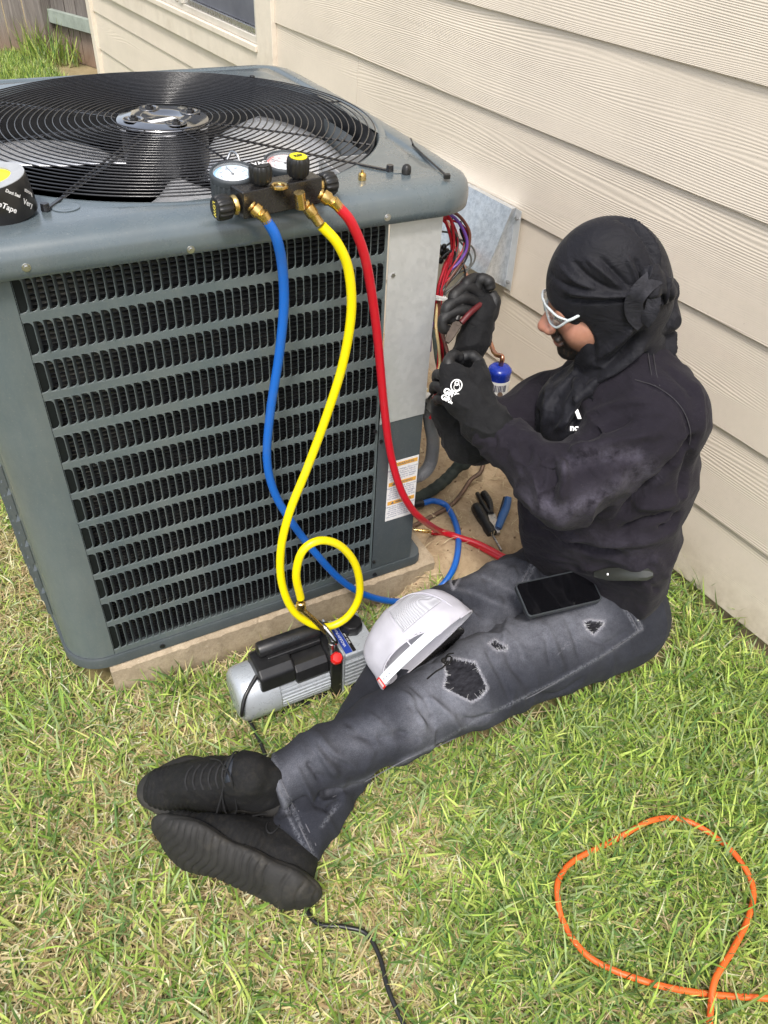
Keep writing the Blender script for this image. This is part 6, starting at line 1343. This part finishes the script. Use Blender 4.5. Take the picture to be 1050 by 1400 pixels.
def pbox(name, lo, hi, mat, bev=.002, par=None): m = MB(); m.box(lo, hi); return m.build(name, mat, par or VP, 0, bev)
pbox('center_flange', (-.3175, PY - .058, .018), (-.2885, PY + .058, .150), 'pump_black', .006)
pbox('silver_plate', (-.2880, PY - .056, .022), (-.2835, PY + .056, .150), 'pump_grey', .0015)
blk = pbox('pump_block', (-.2830, PY - .046, .030), (-.2050, PY + .050, .126), 'pump_grey', .004)
for k in range(7): pbox('cooling_fin', (-.2815, PY - .054, .034 + k * .0122), (-.2035, PY - .0462, .0405 + k * .0122), 'pump_grey', .0012, blk)
pbox('top_plate', (-.2815, PY - .053, .1262), (-.203, PY + .052, .140), 'pump_grey', .004)
m = MB(); m.lathe([(.023, .0), (.024, .004), (.024, .020), (.021, .024), (0, .024)], V(-.236, PY + .012, .1402), (0, 0, 1), 32, .05, 8); m.build('oil_cap', 'pump_black', VP, 40, .0005)
o = pbox('pump_label', (-.278, PY - .048, .1404), (-.262, PY + .045, .1409), 'pump_blue', 0)
text('label_print', 'VACUUM PUMP', .0085, (-.270, PY, .1411), (0, 1, 0), (-1, 0, 0), 'label_white', o, .0001)
o = pbox('pump_label', (-.261, PY - .048, .1404), (-.253, PY + .03, .1409), 'anodised_black', 0); text('label_print', 'VE115N  1/4HP', .0048, (-.257, PY - .01, .1411), (0, 1, 0), (-1, 0, 0), 'label_white', o, .0001)
# housing over the motor with handle
hsec = [(-.046, .108), (-.050, .118), (-.046, .150), (-.030, .163), (.022, .163), (.036, .150), (.042, .112), (.030, .100), (-.030, .100)]
m = MB(); m.rings([[V(x, PY + y, z + .002) for y, z in hsec] for x in (-.470, -.392)]); m.build('switch_housing', 'pump_black', VP, 0, .006)
hsec2 = [(-.050, .100), (-.052, .112), (-.046, .136), (-.034, .146), (.018, .150), (.034, .140), (.040, .112), (.030, .098), (-.030, .096)]
m = MB(); m.rings([[V(x, PY + y, z) for y, z in hsec2] for x in (-.3935, -.316)]); m.build('capacitor_housing', 'pump_black', VP, 0, .005)
m = MB(); m.rings([[V(x, PY + .010 + r * math.cos(2 * math.pi * k / 28), .181 + r * math.sin(2 * math.pi * k / 28)) for k in range(28)] for x, r in ((-.456, .010), (-.453, .0155), (-.448, .0170), (-.322, .0170), (-.318, .0155))]); hd = m.build('handle', 'pump_black', VP, 40)
pbox('handle_web', (-.440, PY - .012, .158), (-.32, PY + .03, .170), 'pump_black', .003)
text('handle_text', 'VACUUM', .010, (-.385, PY - .0035, .1925), (1, 0, 0), (0, .55, .8), 'rubber_grey', hd, .0003)
m = MB(); m.obox((-.358, PY - .0475, .088), V(1, 0, 0), V(0, .55, .83), V(0, -.83, .55), .035, .012, .0015); br = m.build('name_plate', 'pump_black', VP, 0, .001)
for x in (-.383, -.335):
    m = MB(); c = V(x, PY - .050, .088); d = V(0, -.83, .55); m.lathe([(.0075, 0), (.0075, .0015), (.0045, .0018)], c, d, 20); m.build('plate_washer', 'white_plastic', br, 40); m = MB(); m.cyl(c, c + d * .004, .004, seg=6); m.build('plate_screw', 'steel', br, 0)
m = MB(); m.cyl((-.437, PY - .058, .070), (-.437, PY - .061, .070), .004, seg=12); m.build('screw', 'steel', VP, 30)
pbox('foot_bar', (-.43, PY - .050, .004), (-.30, PY + .050, .020), 'pump_black', .003)
for y in (-.045, .045): pbox('rubber_foot', (-.262, PY + y - .012, .003), (-.226, PY + y + .012, .029), 'pump_black', .003)
ip = bz_(437, 880, PY - .02)
m = MB(); m.cyl((-.303, PY - .03, .150), (-.303, PY - .03, .172), .0075); m.cyl((-.303, PY - .03, .172), (-.310, PY - .02, .205), .006); m.build('inlet_tee', 'steel', VP, 40, .0006)
m = MB(); m.tube(catmull([(-.303, PY - .026, .168), (-.300, PY - .045, .190), (-.312, PY - .02, .212), (-.320, PY, .215)], 6), .005, 10); m.build('inlet_pipe', 'chrome_black', VP, 60)
m = MB(); m.lathe([(.0125, 0), (.0135, .004), (.0135, .014), (.010, .019), (0, .0195)], V(-.303, PY - .050, .140), nrm(V(.0, -.5, .8)), 28, .05, 7); m.build('red_cap', 'red_plastic', VP, 40, .0005)
m = MB(); m.lathe([(0, 0), (.004, .0), (.004, .02), (.012, .022), (.012, .030), (0, .030)], V(-.300, PY + .01, .150), nrm(V(.02, .1, 1)) * 1.0, 24); m.build('gas_ballast_cap', 'pump_black', VP, 40)
a_ = V(*ye[-1]) + V(0, 0, -.03); m = MB(); m.tube(catmull([a_, a_ * .5 + V(-.312, PY - .02, .205) * .5, V(-.312, PY - .02, .200)], 4), .0055, 12); m.build('brass_port', 'brass', VP, 60)
# ------------------------------------------------------------------ white cap on the shin
s = NT('cap_cloth'); s.set(Base_Color=s.ramp(s.noise(12, 5), [(0.3, (0.42, 0.41, 0.46)), (0.7, (0.52, 0.51, 0.56))]), Roughness=0.9); b = s.bump(s.noise(35, 4), 0.3, 0.003); s.bump(s.noise(900, 2), 0.25, 0.0005, b)
s = NT('cap_mesh'); w1 = s.wave(150, 0, 0, dirn='X'); w2 = s.wave(150, 0, 0, dirn='Z'); h = s.math('MULTIPLY', w1, w2); s.set(Base_Color=s.mix(h, (0.52, 0.52, 0.56), (0.26, 0.26, 0.29)), Roughness=0.9); s.bump(w2, 0.6, 0.0015)
simple('cap_lining', (0.55, 0.54, 0.56), 0.9, var=0.1); simple('strap_white', (0.72, 0.80, 0.80), 0.35, var=0.03)
# frame: rim line, crown direction, toward camera
rc = far(584, 890, 1.545); ra = nrm(far(520, 940, 1.56) - far(632, 838, 1.545)); cam_d = nrm(CAM - rc); cx_ = nrm(RC.T @ V(-.62, -.66, .24)); cx_ = nrm(cx_ - ra * (cx_ @ ra)); cb = np.cross(ra, cx_); cb = cb if cb @ cam_d > 0 else -cb
HT = lab_obj('trucker_cap', 'white mesh-backed cap lying on the lower legs with its back strap up', 'cap', rc)
def CP(th, ph, k=1.0):    # th round the rim (0 = ra, 90 = toward viewer), ph from rim 0 to top 90
    c, s_ = math.cos(ph), math.sin(ph); px_ = math.copysign(abs(math.cos(th)) ** .95, math.cos(th)); return rc + (ra * .118 * px_ * c ** .8 + cb * .082 * math.sin(th) * c ** .8 + cx_ * .112 * s_ ** .9) * k
NTh, NPh = 180, 54; vs = []; fs_c = []; fs_m = []
for j in range(NPh + 1):
    for i in range(NTh): 
        p = CP(2 * math.pi * i / NTh, (math.pi / 2 - .02) * j / NPh); vs.append(p)
VV = np.array(vs); VV += (VV - rc) * (.075 * vnoise(VV, 13, 3) + .022 * vnoise(VV, 42, 4))[:, None]; vs = list(VV)
hole_th, hole_w, hole_h = math.radians(76), math.radians(36), 0.27
for j in range(NPh):
    for i in range(NTh):
        th = 2 * math.pi * (i + .5) / NTh; ph = (math.pi / 2) * (j + .5) / NPh; f = (j * NTh + i, j * NTh + (i + 1) % NTh, (j + 1) * NTh + (i + 1) % NTh, (j + 1) * NTh + i)
        dth = (th - hole_th + math.pi) % (2 * math.pi) - math.pi
        if (dth / hole_w) ** 2 + (ph / hole_h) ** 2 < 1: continue
        d2 = (th - math.radians(118) + math.pi) % (2 * math.pi) - math.pi
        (fs_m if (abs(d2) < .50 and .42 < ph < 1.15) else fs_c).append(f)
m = MB(); m.add(vs, fs_c); o = m.build('crown', 'cap_cloth', HT, 60); q = o.modifiers.new('thickness', 'SOLIDIFY'); q.thickness = .0015
crown = o
m = MB(); m.add(vs, fs_m); o = m.build('mesh_panel', 'cap_mesh', crown, 60); q = o.modifiers.new('thickness', 'SOLIDIFY'); q.thickness = .0008
m = MB(); m.tube([CP(2 * math.pi * i / 72, 0.0, 1.004) for i in range(72) if abs(((2 * math.pi * i / 72) - hole_th + math.pi) % (2 * math.pi) - math.pi) > hole_w * .95][int(72 * .22):] + [CP(2 * math.pi * i / 72, 0.0, 1.004) for i in range(0, 1)], .0022, 6); m.build('rim_piping', 'cap_cloth', HT, 60)
m = MB(); m.tube([CP(hole_th + hole_w * math.cos(a), hole_h * math.sin(a), 1.006) for a in np.linspace(0, math.pi, 22)], .0019, 6); m.build('hole_binding', 'cap_cloth', crown, 60)
m = MB(); R = []
for t in np.linspace(-1.28, 1.15, 16):
    p0 = CP(hole_th + hole_w * t, .01, 1.015); p1 = CP(hole_th + hole_w * t, .145, 1.02); R.append([p0, p1, p1 + (p1 - rc) * .012, p0 + (p0 - rc) * .012])
m.rings(R); stp = m.build('back_strap', 'strap_white', HT, 30)
for t in (-.9, -.6, -.75, .8): m = MB(); p = CP(hole_th + hole_w * t, .07, 1.035); m.cyl(p, p + nrm(p - rc) * .0012, .0016, seg=8); m.build('strap_snap', 'ink_grey', stp, 0)
p = CP(hole_th - hole_w * 1.12, .06, 1.045); nn = nrm(p - rc); t1 = nrm(CP(hole_th - hole_w * 1.0, .06) - CP(hole_th - hole_w * 1.25, .06)); t2 = nrm(np.cross(nn, t1)); m = MB(); m.obox(p, t1, t2, nn, .0055, .0115, .0006); rt = m.build('red_tag', 'red_plastic', HT, 0)
m = MB(); m.obox(p + nn * .0008, t1, t2, nn, .0030, .0085, .0003); m.build('tag_print', 'dial_pink', rt, 0)
for th in (math.radians(88), math.radians(148), math.radians(28)):
    m = MB(); m.tube([CP(th, ph, 1.006) for ph in np.linspace(.5 if th < 1 else .06, 1.45, 16)], .0016, 6, flat=1.0); m.build('seam_tape', 'cap_cloth', crown, 60)
# brim, mostly hidden beneath
m = MB(); R = []
for k in range(13):
    a = math.radians(232 + (312 - 232) * k / 12); p = CP(a, 0.0, 1.0); o2 = CP(a, 0, 1.0) - rc; R.append([p, p + nrm(o2) * .055 * math.sin(math.pi * (k + .3) / 12.6) - cx_ * .012])
m.rings(R, False, False, False); o = m.build('brim', 'anodised_black', HT, 60); q = o.modifiers.new('thickness', 'SOLIDIFY'); q.thickness = .003
# ------------------------------------------------------------------ phone on the thigh, belt end
s = NT('phone_glass'); s.set(Base_Color=(0.004, 0.004, 0.005), Roughness=0.03, Coat_Weight=1.0, Coat_Roughness=0.02); s.b.inputs['Specular IOR Level'].default_value = 0.8
simple('phone_case', (0.035, 0.04, 0.045), 0.4, var=0.1)
hz = hit(jb, [(762, 810), (790, 800), (812, 800), (725, 822), (800, 812), (740, 800)]); hzz = V(0, 0, max([p[2] for p in hz] + [.2]) - .012)
q = [gr(x_, y_, hzz[2] + .024) for x_, y_ in ((703, 806), (812, 783), (825, 811), (713, 838))]
pcen = sum(q) / 4; ux = nrm((q[1] - q[0]) + (q[2] - q[3])); uz = V(0, 0, 1); nn = nrm(V(-.05, -.30, 1)); ux = nrm(ux - nn * (ux @ nn)); uy = np.cross(nn, ux)
PH_ = lab_obj('smartphone', 'black smartphone in dark case lying screen up on the near thigh', 'phone', pcen)
def rr2(hx, hy, r, z, n=5):
    out = []
    for cx, cy, a0 in ((hx - r, hy - r, 0), (-hx + r, hy - r, 90), (-hx + r, -hy + r, 180), (hx - r, -hy + r, 270)):
        for k in range(n + 1): a = math.radians(a0 + 90 * k / n); out.append(pcen + ux * (cx + r * math.cos(a)) + uy * (cy + r * math.sin(a)) + nn * z)
    return out
hx, hy = .088, .040
m = MB(); m.rings([rr2(hx - .001, hy - .001, .009, -.0125), rr2(hx, hy, .010, -.011), rr2(hx, hy, .010, -.0005), rr2(hx - .001, hy - .001, .009, .0006), rr2(hx - .0028, hy - .0028, .0075, .0006), rr2(hx - .003, hy - .003, .0075, -.001)]); m.build('phone_case', 'phone_case', PH_, 40)
m = MB(); m.rings([rr2(hx - .0032, hy - .0032, .007, -.001), rr2(hx - .0034, hy - .0034, .007, -.0002)]); m.build('screen', 'phone_glass', PH_, 0)
simple('belt_leather', (0.030, 0.032, 0.028), 0.38, var=0.1, scale=60)
sbv = bvh_of(SH.data)
Pb = [far(x, y, d) for x, y, d in ((818, 783, 0), (835, 781, 0), (855, 781, 0), (875, 783, 0), (893, 786, 0))] if False else []
for x, y in ((812, 785), (830, 781), (850, 781), (872, 783), (893, 785)):
    h1 = hit(sbv, [(x, y)]) + hit(jb, [(x, y)]); h1.sort(key=lambda p: np.linalg.norm(p - CAM)); p = h1[0] if h1 else far(x, y, 1.68); Pb.append(p + nrm(CAM - p) * .010)
Pb = [Pb[0] * (1 - t) + Pb[-1] * t + nrm(CAM - Pb[2]) * (.004 + .016 * math.sin(math.pi * t)) for t in (0, .25, .5, .75, 1)]
m = MB(); P = catmull(Pb, 6); R = []
for i, p in enumerate(P):
    t = nrm(np.gradient(P, axis=0)[i]); n_ = nrm(CAM - p); b_ = nrm(np.cross(t, n_)); w = .0135 * min(1, .45 + i * .09) * (1 if i < len(P) - 3 else .9 - .25 * (i - len(P) + 3)); R.append([p - b_ * w, p - b_ * w * .5 + n_ * .004, p + b_ * w * .5 + n_ * .004, p + b_ * w, p - n_ * .003])
m.rings(R); o = m.build('belt_end', 'belt_leather', PER, 30, .001)
m = MB(); m.cyl(Pb[1] + nrm(CAM - Pb[1]) * .0035, Pb[1] + nrm(CAM - Pb[1]) * .0048, .0022, seg=12); m.build('belt_hole', 'steel', o, 0)
# ------------------------------------------------------------------ cords on the lawn
simple('cord_orange', (0.80, 0.125, 0.02), 0.42, var=0.10, scale=20, dirt=((0.5, 0.10, 0.03), 0.2)); simple('cord_black', (0.012, 0.012, 0.012), 0.35, var=0.15)
oc = [(1180, 1385), (1100, 1371), (1050, 1365), (968, 1359), (886, 1343), (808, 1310), (771.5, 1263), (762, 1222), (766, 1198), (787, 1175), (841, 1148), (890, 1122), (931, 1120), (972, 1140), (1009, 1173), (1029.5, 1214), (1023, 1255), (1001, 1300), (977, 1341), (970, 1398), (964, 1460)]
m = MB(); m.tube(catmull([gr(x, y, .030 + .004 * math.sin(i * 1.9) + (.008 if i == 18 else 0) - (.004 if i == 3 else 0)) for i, (x, y) in enumerate(oc)], 10), .0054, 12)
tag(m.build('extension_cord', 'cord_orange', None, 60), 'orange extension cord looped on the grass at lower right', 'cord')
bc = [V(-.470, PY - .02, .140), V(-.505, PY - .045, .12), V(-.520, PY - .060, .085), gr(334, 972, .045), gr(350, 1003, .035), gr(362, 1030, .03), gr(380, 1075, .022), gr(390, 1140, .018), gr(405, 1200, .018), gr(428, 1258, .028), gr(470, 1267, .032), gr(500, 1276, .03), gr(519, 1308, .03), gr(530, 1350, .032), gr(552, 1400, .03), gr(590, 1460, .03)]
m = MB(); m.tube(catmull(bc, 8), .0042, 10); tag(m.build('power_cord', 'cord_black', None, 60), 'black power cord from vacuum pump, passing under the shoes to the bottom edge', 'cord')

# a fallen blade of grass on the shoe
shs = [o for o in COL.objects if o.name.startswith('shoe')][0]; q = hit(bvh_of(shs.data), [(198, 1103), (222, 1101), (246, 1098)])
if len(q) == 3:
    m = MB(); m.tube(catmull([p + nrm(CAM - p) * .003 for p in q], 5), [.0008, .0018, .0024, .0026, .0026, .0026, .0026, .0024, .0022, .0016, .0008], 6, flat=.4); simple('leaf_green', (0.28, 0.38, 0.12), 0.6); tag(m.build('grass_blade', 'leaf_green', None, 60), 'single green grass blade lying across the toe of the upper shoe', 'grass blade')
# ================================================================== GRASS
s = NT('grass_blade'); c = s.attr('gcol'); s.set(Base_Color=c, Roughness=0.55); s.b.inputs['Specular IOR Level'].default_value = 0.25
tr_ = s.n.new('ShaderNodeBsdfTranslucent'); s.t.links.new(c, tr_.inputs[0]); mx = s.n.new('ShaderNodeMixShader'); mx.inputs[0].default_value = 0.32
s.t.links.new(s.b.outputs[0], mx.inputs[1]); s.t.links.new(tr_.outputs[0], mx.inputs[2]); s.t.links.new(mx.outputs[0], s.out.inputs['Surface'])
GREEN = np.array([(0.19, 0.31, 0.055), (0.31, 0.43, 0.08), (0.45, 0.54, 0.14), (0.10, 0.19, 0.05), (0.28, 0.37, 0.16)]); STRAW = np.array([(0.68, 0.56, 0.32), (0.54, 0.44, 0.23), (0.76, 0.66, 0.42), (0.38, 0.27, 0.15), (0.52, 0.52, 0.19)])
def keep(x, y):
    k = ~((x > PX0 - .0) & (x < PX1) & (y > PY0 - .004) & (y < PY1))
    k &= ~((x > -.84) & (x < .05) & (y > .0) & (y < .96) & (x > PX0 - .03))
    d = gdirt(x, y); k &= nrs.rand(len(x)) > d * 1.04
    P = np.c_[x, y, np.zeros(len(x))]
    def seg(a, b_, r): a = V(a[0], a[1], 0); b_ = V(b_[0], b_[1], 0); return polydist(P, [a, b_])[0] > r
    k &= seg(HIPN, KN, .07) & seg(KN, AN, .035) & seg(HIPF, KF, .075) & seg(KF, AF, .035) & (np.hypot(x - .41, y + .31) > .17)
    k &= seg(hA, hA + ta * .2, .02) & seg(hB, hB + tb * .2, .012) & ~((x > -.50) & (x < -.2) & (y > PY - .045) & (y < PY + .06))
    k &= ((P @ WN) - WOFF) > .012
    return k
def straw_amt(x, y):
    P = np.c_[x, y, np.zeros(len(x))]; n = fbm(P, 3.2, 3, 2); f = fbm(P, 16, 2, 5)
    base = .60 - .50 * np.clip((x + .30) / .5, 0, 1) + .14 * np.clip((-.45 - x) * 2, 0, 1)
    return np.clip(base +   .34 * n + .26 * f, .04, .95)
def blades(name, x0, x1, y0, y1, n, L, wd, flat, label, seed, cap_=None, sm=1.0, segs=3):
    global nrs
    nrs = np.random.RandomState(seed); x = nrs.uniform(x0, x1, n); y = nrs.uniform(y0, y1, n); k = keep(x, y)
    if cap_ is not None: k &= cap_(x, y)
    x, y = x[k], y[k]; n = len(x); z = gheight(x, y) - .003
    sa = straw_amt(x, y) * sm; dry = nrs.rand(n) < sa
    ln = nrs.uniform(L[0], L[1], n) * np.where(dry, .85, 1.0) * (.8 + .4 * nrs.rand(n)); w = nrs.uniform(wd[0], wd[1], n) * np.where(dry, .75, 1)
    az = nrs.uniform(0, 2 * np.pi, n) + .6 * vnoise(np.c_[x, y, x * 0], 5, 9); tilt = np.clip(nrs.normal(flat[0], flat[1], n) + np.where(dry, .22, 0), .1, 1.50); curl = nrs.uniform(-.1, .75, n); tw = nrs.uniform(-1.2, 1.2, n); yaw = nrs.normal(0, .45, n)
    base = np.stack([x, y, z + nrs.uniform(0, .014, n)], 1); V_ = np.empty((n, segs * 2 + 1, 3)); p = base.copy()
    for s_ in range(segs + 1):
        t = s_ / segs; tl = np.clip(tilt + curl * t, 0, 1.85); a = az + yaw * t; d = np.stack([np.sin(tl) * np.cos(a), np.sin(tl) * np.sin(a), np.cos(tl)], 1); ww = w * (1 - t ** 2.2) * .5
        sd_ = np.stack([-np.sin(a + tw * .3), np.cos(a + tw * .3), np.sin(tw) * .5], 1)
        if s_ < segs: V_[:, 2 * s_] = p - sd_ * ww[:, None]; V_[:, 2 * s_ + 1] = p + sd_ * ww[:, None]; p = p + d * (ln / segs)[:, None]; p[:, 2] = np.maximum(p[:, 2], z + .004)
        else: V_[:, 2 * s_] = p
    K = segs * 2 + 1; me = bpy.data.meshes.new(name); me.vertices.add(n * K); me.vertices.foreach_set('co', V_.ravel())
    fl = []; ls = []; off = 0
    base_i = (np.arange(n) * K)[:, None]
    quads = np.concatenate([base_i + np.array([2 * i, 2 * i + 1, 2 * i + 3, 2 * i + 2]) for i in range(segs - 1)], 0) if segs > 1 else np.zeros((0, 4), int); tri = base_i + np.array([2 * segs - 2, 2 * segs - 1, 2 * segs])
    li = np.concatenate([quads.ravel(), tri.ravel()]).astype(np.int32); me.loops.add(len(li)); me.loops.foreach_set('vertex_index', li)
    st = np.concatenate([np.arange(len(quads)) * 4, len(quads) * 4 + np.arange(len(tri)) * 3]).astype(np.int32); me.polygons.add(len(st)); me.polygons.foreach_set('loop_start', st); me.update()
    col = np.where(dry[:, None], STRAW[nrs.randint(0, 5, n)], GREEN[nrs.randint(0, 5, n)]) * nrs.uniform(.8, 1.5, n)[:, None]; col = np.clip(col, 0, .8)
    tipc = np.where(nrs.rand(n) < .35, 1.0, 0.0)[:, None]; cc = np.ones((n, K, 4)); 
    for s_ in range(K):
        t = (s_ // 2) / segs; rootm = np.clip(1 - t * 3, 0, 1) * .55; q = col * (1 - rootm) + np.array([.36, .32, .17]) * rootm * nrs.uniform(.7, 1.1, n)[:, None]; q = q * (1 - tipc * max(0, t - .5)) + np.array([.5, .42, .2]) * tipc * max(0, t - .5); cc[:, s_, :3] = q
    a = me.color_attributes.new('gcol', 'FLOAT_COLOR', 'POINT'); a.data.foreach_set('color', cc.ravel()); me.materials.append(MATS['grass_blade']); me.shade_smooth()
    o = bpy.data.objects.new(name, me); COL.objects.link(o); tag(o, label, 'grass', kind='stuff'); return o
near = lambda x, y: (x > -1.35) & (y + x * .1 > -1.4)
blades('lawn_grass', -1.25, .74, -1.28, .03, 108000, (.022, .066), (.0019, .0058), (1.02, .34), 'short mixed green and straw coloured lawn grass', 21)
blades('lawn_grass', -1.25, .74, -1.28, .03, 15000, (.045, .095), (.0032, .0060), (.85, .32), 'longer green blades standing among the short lawn grass', 22, sm=.45, segs=4)
blades('lawn_grass', -1.6, -.80, .0, 1.9, 52000, (.025, .060), (.0022, .0042), (1.0, .3), 'yellowing lawn grass to the left of the grey unit', 23)
blades('lawn_grass', -4.5, .6, .95, 6.4, 60000, (.05, .11), (.004, .008), (.55, .3), 'bright green lawn grass in front of the plank fence', 24, sm=.35)
blades('lawn_grass', -.6, .58, 4.0, 6.6, 26000, (.04, .10), (.004, .008), (.55, .3), 'bright green grass at the foot of the fences', 27, sm=.3)
blades('lawn_grass', -4.0, .7, -4.0, -1.25, 30000, (.05, .09), (.004, .008), (.9, .3), 'coarser lawn grass nearest the viewer', 25)
blades('lawn_grass', -4.0, -1.2, -1.3, 1.5, 20000, (.05, .09), (.004, .008), (.9, .3), 'coarse lawn grass far left of the unit', 26)
# tufts: beside the pad, along the wall, in the fence corner
def tuft(cx, cy, n, L, spread, label, seed, lean=.5, sm=.2, wd=(.003, .0055)):
    global keep
    kk = keep; 
    try:
        globals()['keep'] = lambda x, y: np.ones(len(x), bool)
        o = blades('grass_tuft', cx - spread, cx + spread, cy - spread, cy + spread, n, L, wd, (lean, .25), label, seed, lambda x, y: np.hypot(x - cx, y - cy) < spread, sm, 4)
    finally: globals()['keep'] = kk
    return o
for i, (px, py, n, L, sp, lb) in enumerate(((226, 948, 60, (.05, .11), .03, 'green tuft leaning on the pad, left of the others'), (252, 940, 45, (.05, .10), .022, 'green tuft in front of the pad, middle of the three'), (290, 935, 40, (.03, .07), .02, 'small pale tuft near the pump end cap'),
        (955, 805, 60, (.07, .15), .04, 'tall green tuft at wall foot nearest the person'), (1010, 845, 55, (.07, .15), .045, 'tall tuft at wall foot near right edge'), (642, 595, 36, (.03, .06), .03, 'sparse tuft on tan soil under the far elbow'))):
    p = gr(px, py, .01); tuft(p[0], p[1], n, L, sp, lb, 40 + i)
tuft(.24, 6.2, 380, (.12, .36), .26, 'long grass tuft in the fence corner', 50, .35, .15, (.006, .011))
# straw litter between pad, pump and cap
def litter(n, boxes, seed, name, label):
    r_ = random.Random(seed); m = MB()
    for _ in range(n):
        x0, x1, y0, y1 = boxes[r_.randrange(len(boxes))]; x, y = r_.uniform(x0, x1), r_.uniform(y0, y1); z = gh(x, y) + r_.uniform(.001, .02); a = r_.uniform(0, 6.28); L_ = r_.uniform(.02, .065); t = r_.uniform(-.25, .25)
        d = V(math.cos(a), math.sin(a), t); u = V(-d[1], d[0], 0) * r_.uniform(.0006, .0013); c = V(x, y, z); k = V(r_.uniform(-.006, .006), r_.uniform(-.006, .006), .004)
        m.add([c - d * L_ / 2 - u, c - d * L_ / 2 + u, c + k + u, c + k - u, c + d * L_ / 2], [(0, 1, 2, 3), (3, 2, 4)])
    o = m.build(name, 'straw', None, 0); tag(o, label, 'straw', kind='stuff')
s = NT('straw'); s.set(Base_Color=s.ramp(s.noise(90, 2), [(0.3, (0.34, 0.25, 0.14)), (0.7, (0.66, 0.56, 0.36))]), Roughness=0.9)
litter(900, [(-.24, .06, -.13, -.02), (-.20, .0, -.10, -.03), (-.75, -.3, -.07, -.015)], 3, 'straw_litter', 'dry straw litter gathered along the foot of the pad')
litter(420, [(.05, .62, .0, .25), (.30, .62, .25, .9), (.08, .35, .1, .6)], 4, 'straw_litter', 'scattered dry stems on the tan soil beside the unit')
litter(260, [(.52, .64, .2, 1.0), (.50, .64, -.05, .3)], 5, 'straw_litter', 'dead stems gathered along the base of the siding')
litter(3800, [(-1.2, .6, -1.2, -.05)], 6, 'straw_litter', 'loose dry stems lying over the lawn')
def pebbles():
    m = MB(); r_ = random.Random(8)
    for _ in range(420):
        x, y = (r_.uniform(.0, .62), r_.uniform(-.02, 1.2)) if r_.random() < .8 else (r_.uniform(-.7, .0), r_.uniform(-.06, -.015)); r = r_.uniform(.0012, .0045) * (1 if r_.random() < .9 else 1.9)
        if PX0 < x < PX1 and y > PY0: continue
        m.sph(V(x, y, gh(x, y) + r * .3), r, 6, 4, (1, r_.uniform(.6, 1), r_.uniform(.5, .8)))
    o = m.build('soil_crumbs', 'crumb', None, 60); tag(o, 'small clods and pebbles on the tan soil', 'pebbles', kind='stuff')
simple('crumb', (0.25, 0.17, 0.10), 0.95, var=0.45, scale=40); pebbles()
m = MB(); q = [gr(197, 1102, .2)]
